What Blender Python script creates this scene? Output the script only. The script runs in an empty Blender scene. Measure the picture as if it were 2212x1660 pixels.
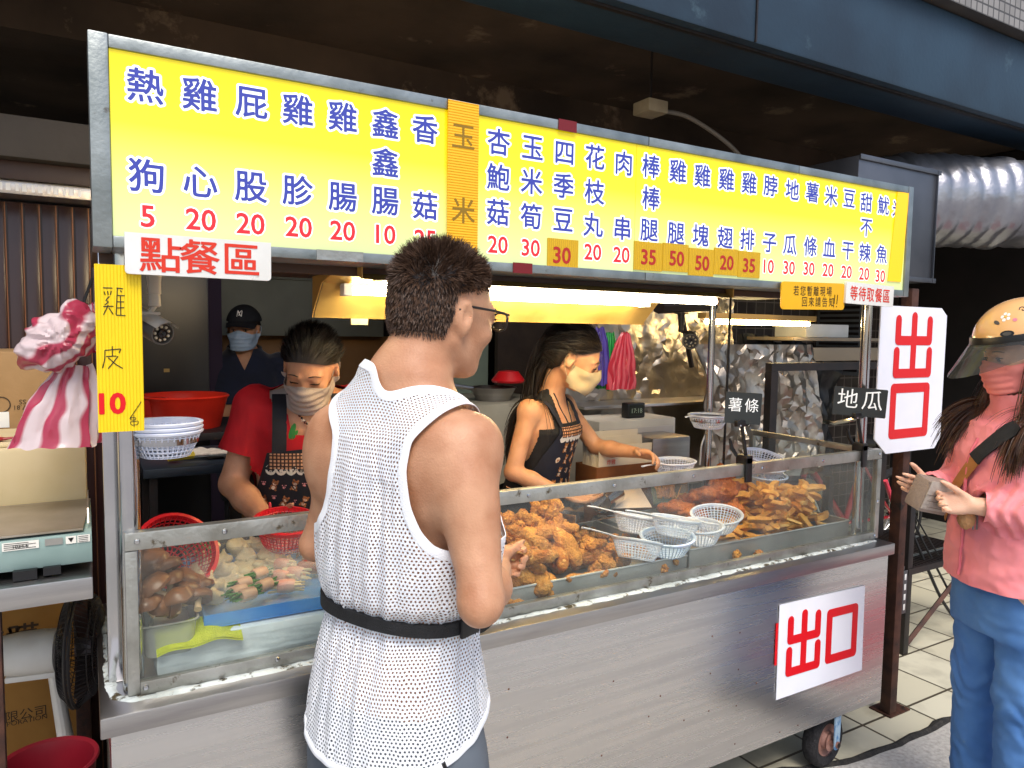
import bpy, bmesh, math, random
import numpy as np
from mathutils import Vector, Matrix, noise as mnoise
random.seed(7); RNG = np.random.default_rng(7)
SC = bpy.context.scene; COL = SC.collection
R = math.radians
# ------------------------------------------------------------------ camera
CAM = np.array([-.0056, -1.5297, 1.549]); YAW, PITCH, ROLL = R(30.3), R(-4.12), R(.84); FPX = 1575.3; PW, PH = 2212, 1660
FW = np.array([math.sin(YAW)*math.cos(PITCH), math.cos(YAW)*math.cos(PITCH), math.sin(PITCH)])
_rt = np.array([math.cos(YAW), -math.sin(YAW), 0.]); _up = np.cross(_rt, FW)
RT = math.cos(ROLL)*_rt + math.sin(ROLL)*_up; UP = -math.sin(ROLL)*_rt + math.cos(ROLL)*_up
cd = bpy.data.cameras.new('camera'); co = bpy.data.objects.new('camera', cd); COL.objects.link(co)
cd.sensor_fit = 'HORIZONTAL'; cd.sensor_width = 36; cd.lens = 36*FPX/PW; cd.clip_start = .02; cd.clip_end = 500
mw = Matrix.Identity(4)
for i in range(3): mw[i][0] = RT[i]; mw[i][1] = UP[i]; mw[i][2] = -FW[i]; mw[i][3] = CAM[i]
co.matrix_world = mw; SC.camera = co
def at(px, py, x=None, y=None, z=None):
    """point of the place seen at a photo pixel, on the plane x=, y= or z="""
    r = FW + RT*(px-PW/2)/FPX - UP*(py-PH/2)/FPX
    t = (x-CAM[0])/r[0] if x is not None else (y-CAM[1])/r[1] if y is not None else (z-CAM[2])/r[2]
    return CAM + t*r
# ------------------------------------------------------------------ light
SUN_EL, SUN_AZ = 58., 195.
w = bpy.data.worlds.new('World'); SC.world = w; w.use_nodes = True
nt = w.node_tree; bg = nt.nodes['Background']; sky = nt.nodes.new('ShaderNodeTexSky'); sky.sky_type = 'NISHITA'; sky.sun_disc = False
sky.sun_elevation = R(SUN_EL); sky.sun_rotation = R(SUN_AZ); sky.air_density = 1.0; sky.dust_density = 3.0; sky.ozone_density = .6
nt.links.new(sky.outputs[0], bg.inputs[0]); bg.inputs[1].default_value = .13
sl = bpy.data.lights.new('sun', 'SUN'); sl.energy = 1.5; sl.angle = R(25); sl.color = (1, .95, .88)
so = bpy.data.objects.new('sun', sl); COL.objects.link(so)
sd = Vector((math.sin(R(SUN_AZ))*math.cos(R(SUN_EL)), math.cos(R(SUN_AZ))*math.cos(R(SUN_EL)), math.sin(R(SUN_EL))))
so.rotation_euler = sd.to_track_quat('Z', 'Y').to_euler(); so.location = (0, -6, 8)
SC.view_settings.view_transform = 'Standard'; SC.view_settings.look = 'None'; SC.view_settings.exposure = .77; SC.view_settings.gamma = 1
SC.render.engine = 'CYCLES'; SC.cycles.use_denoising = True; SC.cycles.max_bounces = 7; SC.cycles.transparent_max_bounces = 24
SC.cycles.sample_clamp_indirect = 6; SC.cycles.caustics_reflective = False; SC.cycles.caustics_refractive = False
# ------------------------------------------------------------------ materials
MATS = {}
def lin(h):
    if not isinstance(h, str): return tuple(h)
    h = h.lstrip('#'); c = [int(h[i:i+2], 16)/255 for i in (0, 2, 4)]
    return tuple(v/12.92 if v <= .04045 else ((v+.055)/1.055)**2.4 for v in c)
def M(name, col, rough=.5, metal=0., col2=None, vs=9., vdet=5., vlo=.35, vhi=.7, bump=0., bs=60., stretch=None, emit=None, es=0., coat=0., sss=0., rnd=0., trans=0., ior=1.45, spots=None, sheen=0., aniso=0., rvar=0., gen=False):
    if name in MATS: return MATS[name]
    m = bpy.data.materials.new(name); MATS[name] = m; m.use_nodes = True
    N = m.node_tree.nodes; L = m.node_tree.links; b = N['Principled BSDF']
    c1 = lin(col)
    b.inputs['Base Color'].default_value = (*c1, 1); b.inputs['Roughness'].default_value = rough; b.inputs['Metallic'].default_value = metal; b.inputs['IOR'].default_value = ior
    if coat: b.inputs['Coat Weight'].default_value = coat; b.inputs['Coat Roughness'].default_value = .15
    if sss: b.inputs['Subsurface Weight'].default_value = sss; b.inputs['Subsurface Radius'].default_value = (.012, .005, .003); b.inputs['Subsurface Scale'].default_value = 1.
    if trans: b.inputs['Transmission Weight'].default_value = trans
    if sheen: b.inputs['Sheen Weight'].default_value = sheen
    if aniso: b.inputs['Anisotropic'].default_value = aniso
    if emit is not None: b.inputs['Emission Color'].default_value = (*lin(emit), 1); b.inputs['Emission Strength'].default_value = es
    tc = N.new('ShaderNodeTexCoord'); co_ = tc.outputs['Generated' if gen else 'Object']
    if stretch:
        mp = N.new('ShaderNodeMapping'); mp.inputs['Scale'].default_value = stretch; L.new(co_, mp.inputs[0]); co_ = mp.outputs[0]
    colsock = None
    if col2 is not None:
        n = N.new('ShaderNodeTexNoise'); n.inputs['Scale'].default_value = vs; n.inputs['Detail'].default_value = vdet; L.new(co_, n.inputs['Vector'])
        r = N.new('ShaderNodeMapRange'); r.inputs[1].default_value = vlo; r.inputs[2].default_value = vhi; L.new(n.outputs[0], r.inputs[0])
        x = N.new('ShaderNodeMix'); x.data_type = 'RGBA'; x.inputs[6].default_value = (*c1, 1); x.inputs[7].default_value = (*lin(col2), 1)
        L.new(r.outputs[0], x.inputs[0]); colsock = x.outputs[2]
        if rvar:
            q = N.new('ShaderNodeMath'); q.operation = 'MULTIPLY_ADD'; q.inputs[1].default_value = rvar; q.inputs[2].default_value = rough; L.new(r.outputs[0], q.inputs[0]); L.new(q.outputs[0], b.inputs['Roughness'])
    if spots:   # (colour, scale, threshold)
        n = N.new('ShaderNodeTexNoise'); n.inputs['Scale'].default_value = spots[1]; n.inputs['Detail'].default_value = 7; n.inputs['Roughness'].default_value = .65; L.new(tc.outputs['Object'], n.inputs['Vector'])
        r = N.new('ShaderNodeMapRange'); r.inputs[1].default_value = spots[2]; r.inputs[2].default_value = spots[2]+.07; L.new(n.outputs[0], r.inputs[0])
        x = N.new('ShaderNodeMix'); x.data_type = 'RGBA'; x.inputs[6].default_value = (*c1, 1); x.inputs[7].default_value = (*lin(spots[0]), 1)
        if colsock is not None: L.new(colsock, x.inputs[6])
        L.new(r.outputs[0], x.inputs[0]); colsock = x.outputs[2]
        if metal:
            q = N.new('ShaderNodeMath'); q.operation = 'MULTIPLY_ADD'; q.inputs[1].default_value = -metal*.85; q.inputs[2].default_value = metal; L.new(r.outputs[0], q.inputs[0]); L.new(q.outputs[0], b.inputs['Metallic'])
    if rnd:
        oi = N.new('ShaderNodeObjectInfo'); hs = N.new('ShaderNodeHueSaturation')
        q = N.new('ShaderNodeMapRange'); q.inputs[3].default_value = 1-rnd; q.inputs[4].default_value = 1+rnd; L.new(oi.outputs['Random'], q.inputs[0]); L.new(q.outputs[0], hs.inputs['Value'])
        hs.inputs['Color'].default_value = (*c1, 1)
        if colsock is not None: L.new(colsock, hs.inputs['Color'])
        colsock = hs.outputs[0]
    if colsock is not None: L.new(colsock, b.inputs['Base Color'])
    if bump:
        n = N.new('ShaderNodeTexNoise'); n.inputs['Scale'].default_value = bs; n.inputs['Detail'].default_value = 4; L.new(co_, n.inputs['Vector'])
        u = N.new('ShaderNodeBump'); u.inputs['Strength'].default_value = bump; u.inputs['Distance'].default_value = .01; L.new(n.outputs[0], u.inputs['Height']); L.new(u.outputs[0], b.inputs['Normal'])
    return m
def sheetmat(name, tint, opacity, rough=.05, fres=1.45, smudge=0., sm_scale=6., milky=None):
    """thin clear sheet: see-through with a fresnel reflection and faint dirt"""
    if name in MATS: return MATS[name]
    m = bpy.data.materials.new(name); MATS[name] = m; m.use_nodes = True; N = m.node_tree.nodes; L = m.node_tree.links; N.clear()
    out = N.new('ShaderNodeOutputMaterial'); tr = N.new('ShaderNodeBsdfTransparent'); tr.inputs[0].default_value = (*lin(tint), 1)
    gl = N.new('ShaderNodeBsdfGlossy'); gl.inputs['Roughness'].default_value = rough; lw_ = N.new('ShaderNodeLayerWeight'); lw_.inputs[0].default_value = .5; pw_ = N.new('ShaderNodeMath'); pw_.operation = 'POWER'; pw_.inputs[1].default_value = 5.; L.new(lw_.outputs['Facing'], pw_.inputs[0]); fr = N.new('ShaderNodeMath'); fr.operation = 'MULTIPLY_ADD'; fr.inputs[1].default_value = .5; fr.inputs[2].default_value = .02*fres; L.new(pw_.outputs[0], fr.inputs[0])
    df = N.new('ShaderNodeBsdfDiffuse'); df.inputs[0].default_value = (*lin(milky or tint), 1)
    n = N.new('ShaderNodeTexNoise'); n.inputs['Scale'].default_value = sm_scale; n.inputs['Detail'].default_value = 6; tc = N.new('ShaderNodeTexCoord'); L.new(tc.outputs['Object'], n.inputs['Vector'])
    mr = N.new('ShaderNodeMapRange'); mr.inputs[1].default_value = .4; mr.inputs[2].default_value = .75; mr.inputs[3].default_value = opacity; mr.inputs[4].default_value = opacity+smudge; L.new(n.outputs[0], mr.inputs[0])
    m1 = N.new('ShaderNodeMixShader'); m2 = N.new('ShaderNodeMixShader')
    L.new(mr.outputs[0], m1.inputs[0]); L.new(tr.outputs[0], m1.inputs[1]); L.new(df.outputs[0], m1.inputs[2])
    L.new(fr.outputs[0], m2.inputs[0]); L.new(m1.outputs[0], m2.inputs[1]); L.new(gl.outputs[0], m2.inputs[2]); L.new(m2.outputs[0], out.inputs[0])
    return m
# ------------------------------------------------------------------ objects
ORG = {}
def tag(o, label=None, cat=None, group=None, kind=None):
    if label: o['label'] = label
    if cat: o['category'] = cat
    if group: o['group'] = group
    if kind: o['kind'] = kind
    return o
def thing(name, label, cat, loc=(0, 0, 0), rz=0., group=None):
    o = bpy.data.objects.new(name, None); o.empty_display_size = .05; COL.objects.link(o); o.location = loc; o.rotation_euler = (0, 0, rz)
    ORG[o.name] = np.array(loc, float) if rz == 0 else np.zeros(3)
    return tag(o, label, cat, group)
def link_mesh(name, V, F, mats, midx=None, parent=None, smooth=True, local=False, uv=None, loc=None):
    V = np.asarray(V, float).reshape(-1, 3)
    me = bpy.data.meshes.new(name)
    if parent is not None: org = np.zeros(3) if local else ORG[parent.name]
    else: org = np.array(loc, float) if loc is not None else (np.array([V[:, 0].mean(), V[:, 1].mean(), V[:, 2].min()]) if len(V) else np.zeros(3))
    if local and parent is None: org = np.zeros(3)
    me.from_pydata((V-org).tolist(), [], [list(map(int, f)) for f in F])
    for m in (mats if isinstance(mats, (list, tuple)) else [mats]): me.materials.append(m)
    if midx is not None and len(midx) == len(me.polygons): me.polygons.foreach_set('material_index', np.asarray(midx, np.int32))
    if smooth is not False:
        me.polygons.foreach_set('use_smooth', np.ones(len(me.polygons), bool))
    if uv is not None:
        ul = me.uv_layers.new(name='UVMap'); li = np.empty(len(me.loops), np.int32); me.loops.foreach_get('vertex_index', li)
        ul.data.foreach_set('uv', np.asarray(uv, np.float32)[li].ravel())
    me.update()
    if smooth is True or (smooth is not False and smooth): me.set_sharp_from_angle(angle=R(smooth if smooth is not True else 40))
    o = bpy.data.objects.new(name, me); COL.objects.link(o)
    if parent is not None: o.parent = parent; ORG[o.name] = ORG[parent.name]
    else: o.location = org; ORG[o.name] = org
    return o
def copy_tree(o, parent=None):
    c = o.copy(); COL.objects.link(c)
    if parent is not None: c.parent = parent
    for ch in [x for x in o.children]: copy_tree(ch, c)
    return c
class MB:
    def __init__(s): s.V = []; s.F = []; s.I = []; s.n = 0; s.m = 0
    def add(s, V, F, m=None):
        V = np.asarray(V, float).reshape(-1, 3); s.V.append(V); s.F += [tuple(int(i)+s.n for i in f) for f in F]; s.I += [s.m if m is None else m]*len(F); s.n += len(V); return s
    def box(s, lo, hi, bev=0., m=None, rot=None, c=None):
        lo = np.array(lo, float); hi = np.array(hi, float); ce = (lo+hi)/2; h = (hi-lo)/2
        if bev <= 0:
            V = np.array([[x, y, z] for z in (-1, 1) for y in (-1, 1) for x in (-1, 1)])*h
            F = [(0, 2, 3, 1), (4, 5, 7, 6), (0, 1, 5, 4), (2, 6, 7, 3), (0, 4, 6, 2), (1, 3, 7, 5)]
        else:
            b = min(bev, .49*min(h)*2); V = []
            bm = bmesh.new(); bmesh.ops.create_cube(bm, size=1.0)
            for v in bm.verts: v.co = Vector((v.co.x*2*h[0], v.co.y*2*h[1], v.co.z*2*h[2]))
            bmesh.ops.bevel(bm, geom=list(bm.edges), offset=b, segments=2, profile=.6, affect='EDGES')
            bm.verts.ensure_lookup_table(); V = np.array([v.co[:] for v in bm.verts]); F = [tuple(v.index for v in f.verts) for f in bm.faces]; bm.free()
        if rot is not None: V = V @ np.array(rot).T
        return s.add(V+ce, F, m)
    def tube(s, P, r, n=10, m=None, caps=True, flat=1.0, updir=None):
        P = np.asarray(P, float); k = len(P); r = np.broadcast_to(np.asarray(r, float), (k,))
        T = np.gradient(P, axis=0); T /= np.linalg.norm(T, axis=1)[:, None]+1e-12
        u = np.array([0, 0, 1.]) if updir is None else np.asarray(updir, float)
        if abs(T[0]@u) > .9 and updir is None: u = np.array([1., 0, 0])
        V = []; a = np.linspace(0, 2*np.pi, n, endpoint=False); pu = None
        for i in range(k):
            if pu is None: U = u-T[i]*(u@T[i])
            else: U = pu-T[i]*(pu@T[i])
            U /= np.linalg.norm(U)+1e-12; pu = U; B = np.cross(T[i], U)
            V.append(P[i]+r[i]*(np.cos(a)[:, None]*U*flat+np.sin(a)[:, None]*B))
        V = np.concatenate(V); F = [(i*n+j, i*n+(j+1) % n, (i+1)*n+(j+1) % n, (i+1)*n+j) for i in range(k-1) for j in range(n)]
        if caps: F += [tuple(range(n-1, -1, -1)), tuple((k-1)*n+j for j in range(n))]
        return s.add(V, F, m)
    def loop(s, P, r, n=8, m=None, flat=1.0):
        P = np.asarray(P, float); k = len(P); T = np.roll(P, -1, 0)-np.roll(P, 1, 0); T /= np.linalg.norm(T, axis=1)[:, None]+1e-12
        c = P.mean(0); a = np.linspace(0, 2*np.pi, n, endpoint=False); V = []
        for i in range(k):
            U = P[i]-c; U -= T[i]*(U@T[i]); U /= np.linalg.norm(U)+1e-12; B = np.cross(T[i], U)
            V.append(P[i]+r*(np.cos(a)[:, None]*U*flat+np.sin(a)[:, None]*B))
        F = [(i*n+j, i*n+(j+1) % n, ((i+1) % k)*n+(j+1) % n, ((i+1) % k)*n+j) for i in range(k) for j in range(n)]
        return s.add(np.concatenate(V), F, m)
    def lathe(s, prof, c=(0, 0, 0), n=24, m=None, axis=None, sx=1., sy=1., cap=False):
        """prof: (radius, height) pairs; axis: 3x3 whose columns are x, y, spin axis"""
        a = np.linspace(0, 2*np.pi, n, endpoint=False); V = np.array([[r*math.cos(t)*sx, r*math.sin(t)*sy, h] for r, h in prof for t in a])
        if axis is not None: V = V @ np.asarray(axis).T
        k = len(prof); F = [(i*n+j, i*n+(j+1) % n, (i+1)*n+(j+1) % n, (i+1)*n+j) for i in range(k-1) for j in range(n)]
        if cap: F += [tuple(range(n-1, -1, -1)), tuple((k-1)*n+j for j in range(n))]
        return s.add(V+np.asarray(c, float), F, m)
    def sphere(s, c, r, n=12, m=None, rot=None):
        r = np.broadcast_to(np.asarray(r, float), (3,)); th = np.linspace(0, np.pi, n//2+1); ph = np.linspace(0, 2*np.pi, n, endpoint=False)
        V = np.array([[math.sin(t)*math.cos(p), math.sin(t)*math.sin(p), math.cos(t)] for t in th for p in ph])*r
        if rot is not None: V = V @ np.asarray(rot).T
        k = n//2+1; F = [((i+1)*n+j, (i+1)*n+(j+1) % n, i*n+(j+1) % n, i*n+j) for i in range(k-1) for j in range(n)]
        return s.add(V+np.asarray(c, float), F, m)
    def prism(s, poly, o, ex, ey, en, th, m=None):
        """flat polygon (2D) set in the plane o+ex,ey and thickened along en"""
        poly = np.asarray(poly, float); o, ex, ey, en = (np.asarray(q, float) for q in (o, ex, ey, en)); k = len(poly)
        A = o+poly[:, :1]*ex+poly[:, 1:]*ey; V = np.concatenate([A+en*th, A])
        F = [tuple(range(k)), tuple(range(2*k-1, k-1, -1))]+[(k+i, k+(i+1) % k, (i+1) % k, i) for i in range(k)]
        return s.add(V, F, m)
    def grid(s, P, m=None, close=False):
        """P: array (a, b, 3)"""
        a, b = P.shape[:2]; F = [(i*b+j, i*b+(j+1) % b, (i+1)*b+(j+1) % b, (i+1)*b+j) for i in range(a-1) for j in range(b if close else b-1)]
        return s.add(P.reshape(-1, 3), F, m)
    def build_sides(s, name, mats, parent=None, smooth=True, local=False, axis=0, split=None):
        """one object for each side of a pair that was modelled together"""
        n0 = 0; groups = {}; Vs = []
        F = np.array([0]); fi = 0; owner = []
        for V in s.V: owner += [len(Vs)]*len(V); Vs.append(V)
        key = [0 if (split(V.mean(0)) if split else V[:, axis].mean() < 0) else 1 for V in Vs]
        off = np.cumsum([0]+[len(V) for V in Vs]); out = []
        for g in (0, 1):
            m = MB(); mp = {}
            for k, V in enumerate(Vs):
                if key[k] == g: mp[k] = m.n; m.V.append(V); m.n += len(V)
            for f, i in zip(s.F, s.I):
                k = owner[f[0]]
                if k in mp: m.F.append(tuple(v-off[k]+mp[k] for v in f)); m.I.append(i)
            if m.V: out.append(m.build(name, mats, parent, smooth, local))
        return out[-1]
    def build(s, name, mats, parent=None, smooth=True, local=False, loc=None):
        V = np.concatenate(s.V) if s.V else np.zeros((0, 3))
        return link_mesh(name, V, s.F, mats, s.I, parent, smooth, local, loc=loc)
def rrect(x0, y0, x1, y1, r, n=4, corners=(1, 1, 1, 1)):
    P = []
    for (cx, cy, a0, f) in ((x1-r, y1-r, 0, corners[0]), (x0+r, y1-r, 90, corners[1]), (x0+r, y0+r, 180, corners[2]), (x1-r, y0+r, 270, corners[3])):
        if not f: P.append((x1 if a0 in (0, 270) else x0, y1 if a0 in (0, 90) else y0)); continue
        for i in range(n+1): t = R(a0+90*i/n); P.append((cx+r*math.cos(t), cy+r*math.sin(t)))
    return P
def fbm(V, scale=1., octs=4, seed=0.):
    o = np.empty(len(V))
    for i, v in enumerate(V): o[i] = mnoise.fractal(Vector((v[0]*scale+seed, v[1]*scale+seed*1.7, v[2]*scale-seed)), 1.0, 2.0, octs)
    return o
# ------------------------------------------------------------------ lettering
_TX = {}
def glyphs(s, off=0.):
    k = (s, off)
    if k not in _TX:
        cu = bpy.data.curves.new('lettering', 'FONT'); cu.body = s; cu.offset = off; cu.resolution_u = 3
        o = bpy.data.objects.new('lettering', cu); COL.objects.link(o); bpy.context.view_layer.update()
        me = bpy.data.meshes.new_from_object(o.evaluated_get(bpy.context.evaluated_depsgraph_get()))
        _TX[k] = (np.array([v.co[:] for v in me.vertices]).reshape(-1, 3), [tuple(p.vertices) for p in me.polygons])
        bpy.data.objects.remove(o); bpy.data.curves.remove(cu); bpy.data.meshes.remove(me)
    return _TX[k]
def text(mb, s, c, ex, ey, en, size, off=.0, lift=.001, m=None, wide=1., skew=0., ref=0.):
    """text centred on c; ex, ey, en: unit axes; size: em height"""
    V, F = glyphs(s, off); c, ex, ey, en = (np.asarray(q, float) for q in (c, ex, ey, en))
    V0 = glyphs(s, ref)[0]; b = (V0.min(0)+V0.max(0))/2
    cjk = ord(s[0]) > 0x2000
    x = (V[:, 0]-b[0])*size*wide; yy = (V[:, 1]-(.38 if cjk else b[1]))*size
    P = c+(x+skew*yy)[:, None]*ex+yy[:, None]*ey+en*lift
    return mb.add(P, F, m)
X3, Y3, Z3 = np.eye(3); NF = -Y3
# ================================================================== smooth implicit bodies
def rotm(rx=0., ry=0., rz=0.):
    return np.array(Matrix.Rotation(R(rz), 3, 'Z') @ Matrix.Rotation(R(ry), 3, 'Y') @ Matrix.Rotation(R(rx), 3, 'X'))
class Field:
    def __init__(s): s.P = []
    def copy(s): f = Field(); f.P = list(s.P); return f
    def cone(s, a, b, ra, rb, k=.02, op=1):
        a = np.asarray(a, float); b = np.asarray(b, float); m = max(ra, rb); s.P.append(('c', np.minimum(a, b)-m, np.maximum(a, b)+m, k, op, (a, b, ra, rb))); return s
    def chain(s, pts, rs, k=.02):
        for i in range(len(pts)-1): s.cone(pts[i], pts[i+1], rs[i], rs[i+1], k)
        return s
    def ell(s, c, r, rot=None, k=.02, op=1):
        c = np.asarray(c, float); r = np.broadcast_to(np.asarray(r, float), (3,)); m = max(r); s.P.append(('e', c-m, c+m, k, op, (c, r, rot))); return s
    def loft(s, rows, k=.02, o=(0, 0, 0), rot=None, p=2.3):
        """rows: (z, cx, cy, rx, ry)"""
        rows = np.array(rows, float); o = np.asarray(o, float)
        lo = np.array([(rows[:, 1]-rows[:, 3]).min(), (rows[:, 2]-rows[:, 4]).min(), rows[0, 0]]); hi = np.array([(rows[:, 1]+rows[:, 3]).max(), (rows[:, 2]+rows[:, 4]).max(), rows[-1, 0]])
        if rot is not None:
            cs = np.array([[x, y, z] for x in (lo[0], hi[0]) for y in (lo[1], hi[1]) for z in (lo[2], hi[2])]) @ rot.T; lo, hi = cs.min(0), cs.max(0)
        s.P.append(('l', lo+o, hi+o, k, 1, (rows, o, rot, p))); return s
    @staticmethod
    def _d(kind, a, X):
        if kind == 'c':
            A, B, ra, rb = a; ab = B-A; l2 = ab@ab+1e-12; q = X-A; t = np.clip((q@ab)/l2, 0, 1); q = q-t[..., None]*ab
            return np.sqrt((q*q).sum(-1))-(ra+(rb-ra)*t)
        if kind == 'e':
            c, r, rot = a; q = X-c
            if rot is not None: q = q @ rot
            k0 = np.sqrt(((q/r)**2).sum(-1)); k1 = np.sqrt(((q/(r*r))**2).sum(-1))+1e-9; return np.where(k0 < 1e-4, -min(r), k0*(k0-1)/k1)
        rows, o, rot, p = a; q = X-o
        if rot is not None: q = q @ rot
        z = q[..., 2]; iv = [np.interp(z, rows[:, 0], rows[:, i]) for i in (1, 2, 3, 4)]
        x = np.abs(q[..., 0]-iv[0]); y = np.abs(q[..., 1]-iv[1]); k0 = ((x/iv[2])**p+(y/iv[3])**p)**(1/p); m = np.minimum(iv[2], iv[3])
        gm = np.sqrt((x/iv[2]**2)**2+(y/iv[3]**2)**2)/np.maximum(np.sqrt((x/iv[2])**2+(y/iv[3])**2), 1e-6)
        d = (k0-1)/np.maximum(gm, 1e-6); d = np.where(k0 < .3, -m*.7, d)
        return np.maximum(d, np.maximum(rows[0, 0]-z, z-rows[-1, 0]))
    def eval(s, h, margin=.03, lo=None, hi=None):
        if lo is None:
            lo = np.min([p[1] for p in s.P if p[4] > 0], 0)-margin-2*h; hi = np.max([p[2] for p in s.P if p[4] > 0], 0)+margin+2*h
        lo = np.asarray(lo, float); hi = np.asarray(hi, float)
        n = np.ceil((hi-lo)/h).astype(int)+1; G = np.full(n, 1., np.float32); s.lo, s.h, s.n = lo, h, n
        for kind, plo, phi, k, op, a in s.P:
            e = k+margin+h; i0 = np.clip(np.floor((plo-e-lo)/h).astype(int), 0, n-1); i1 = np.clip(np.ceil((phi+e-lo)/h).astype(int)+1, 1, n)
            if (i1 <= i0).any(): continue
            ax = [lo[i]+h*np.arange(i0[i], i1[i]) for i in range(3)]; X = np.stack(np.meshgrid(*ax, indexing='ij'), -1)
            d = s._d(kind, a, X); sl_ = tuple(slice(i0[i], i1[i]) for i in range(3)); g = G[sl_]
            if op > 0:
                t = np.maximum(k-np.abs(d-g), 0)/k if k > 0 else 0; G[sl_] = np.minimum(d, g)-t*t*k*.25
            else:
                d = -d; t = np.maximum(k-np.abs(d-g), 0)/k; G[sl_] = np.maximum(d, g)+t*t*k*.25
        s.G = G; return s
    def at(s, X):
        q = (np.asarray(X)-s.lo)/s.h; i = np.clip(np.floor(q).astype(int), 0, s.n-2); f = np.clip(q-i, 0, 1); r = 0
        for c in range(8):
            o = np.array([(c >> 2) & 1, (c >> 1) & 1, c & 1]); w_ = np.prod(np.where(o, f, 1-f), -1); j = i+o; r = r+w_*s.G[j[..., 0], j[..., 1], j[..., 2]]
        return r
    def grad(s, X, e=.004):
        g = np.stack([s.at(X+np.eye(3)[i]*e)-s.at(X-np.eye(3)[i]*e) for i in range(3)], -1); return g/(np.linalg.norm(g, axis=-1, keepdims=True)+1e-9)
    def mesh(s, iso=0., smooth=2):
        D = s.G-iso; n = s.n; sg = D < 0
        c = sum(sg[(i >> 2) & 1:n[0]-1+((i >> 2) & 1), (i >> 1) & 1:n[1]-1+((i >> 1) & 1), i & 1:n[2]-1+(i & 1)].astype(np.int8) for i in range(8))
        act = np.argwhere((c > 0) & (c < 8)); idx = np.full(n-1, -1, np.int32); idx[tuple(act.T)] = np.arange(len(act))
        S = np.zeros((len(act), 3)); K = np.zeros(len(act))
        co_ = [np.array([(i >> 2) & 1, (i >> 1) & 1, i & 1]) for i in range(8)]; val = [D[tuple((act+o).T)] for o in co_]
        for i in range(8):
            for b in (1, 2, 4):
                j = i | b
                if j == i: continue
                a_, b_ = val[i], val[j]; m = (a_ < 0) != (b_ < 0); t = np.where(m, a_/np.where(m, a_-b_, 1), 0)
                S += np.where(m[:, None], co_[i]+t[:, None]*(co_[j]-co_[i]), 0); K += m
        V = s.lo+s.h*(act+S/K[:, None]); F = []
        for ax in range(3):
            sl0 = [slice(None)]*3; sl1 = [slice(None)]*3; sl0[ax] = slice(0, -1); sl1[ax] = slice(1, None)
            e = sg[tuple(sl0)] != sg[tuple(sl1)]; P = np.argwhere(e); u, v = (ax+1) % 3, (ax+2) % 3
            P = P[(P[:, u] > 0) & (P[:, v] > 0) & (P[:, u] < n[u]-1) & (P[:, v] < n[v]-1)]
            q = []
            for du, dv in ((0, 0), (-1, 0), (-1, -1), (0, -1)):
                k = P.copy(); k[:, u] += du; k[:, v] += dv; q.append(idx[tuple(k.T)])
            q = np.stack(q, 1); fl = sg[tuple(P.T)]; q[~fl] = q[~fl][:, ::-1]; F.append(q)
        F = np.concatenate(F); F = F[(F >= 0).all(1)]
        for _ in range(smooth): V = lap(V, F)
        return V, F
def lap(V, F, w_=.5):
    E_ = np.concatenate([F[:, [i, (i+1) % F.shape[1]]] for i in range(F.shape[1])]); A_ = np.zeros_like(V); n = np.zeros(len(V))
    for k in range(3): A_[:, k] = np.bincount(E_[:, 0], V[E_[:, 1], k], len(V))+np.bincount(E_[:, 1], V[E_[:, 0], k], len(V))
    n = np.bincount(E_[:, 0], minlength=len(V))+np.bincount(E_[:, 1], minlength=len(V)); return V+w_*(A_/np.maximum(n, 1)[:, None]-V)
def vnorm(V, F):
    T = F[:, :3]; n = np.cross(V[T[:, 1]]-V[T[:, 0]], V[T[:, 2]]-V[T[:, 0]]); N_ = np.zeros_like(V)
    for j in range(F.shape[1]):
        for k in range(3): N_[:, k] += np.bincount(F[:, j], n[:, k], len(V))
    return N_/(np.linalg.norm(N_, axis=1)[:, None]+1e-12)
def clip(V, F, g, attrs=None):
    """keep the part of a mesh where g < 0; returns V, triangles, attrs, open border segments (vertex pairs)"""
    if F.shape[1] == 4: F = np.concatenate([F[:, [0, 1, 2]], F[:, [0, 2, 3]]])
    ins = g < 0; k = ins[F].sum(1); keep = F[k == 3]; NV = [V]; NA = [attrs] if attrs is not None else None; cache = {}; cnt = len(V); out = []; seg = []; nv = []; na = []
    def cut(i, j):
        nonlocal cnt
        key = (min(i, j), max(i, j))
        if key not in cache:
            t = g[i]/(g[i]-g[j]); nv.append(V[i]+t*(V[j]-V[i])); cache[key] = cnt; cnt += 1
            if attrs is not None: na.append(attrs[i]+t*(attrs[j]-attrs[i]))
        return cache[key]
    for f in F[(k == 1) | (k == 2)]:
        f = [int(x) for x in f]
        if ins[f].sum() == 1:
            while not ins[f[0]]: f = f[1:]+f[:1]
            a, b = cut(f[0], f[1]), cut(f[0], f[2]); out.append((f[0], a, b)); seg.append((a, b))
        else:
            while ins[f[0]]: f = f[1:]+f[:1]
            a, b = cut(f[0], f[1]), cut(f[0], f[2]); out.append((a, f[1], f[2])); out.append((a, f[2], b)); seg.append((b, a))
    V2 = np.concatenate([V, np.array(nv).reshape(-1, 3)]); T = np.concatenate([keep, np.array(out, int).reshape(-1, 3)])
    A2 = np.concatenate([attrs, np.array(na).reshape(-1, attrs.shape[1])]) if attrs is not None else None
    used = np.unique(T); mp = np.full(len(V2), -1); mp[used] = np.arange(len(used))
    return V2[used], mp[T], (A2[used] if A2 is not None else None), [(mp[a], mp[b]) for a, b in seg if mp[a] >= 0 and mp[b] >= 0]
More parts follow.
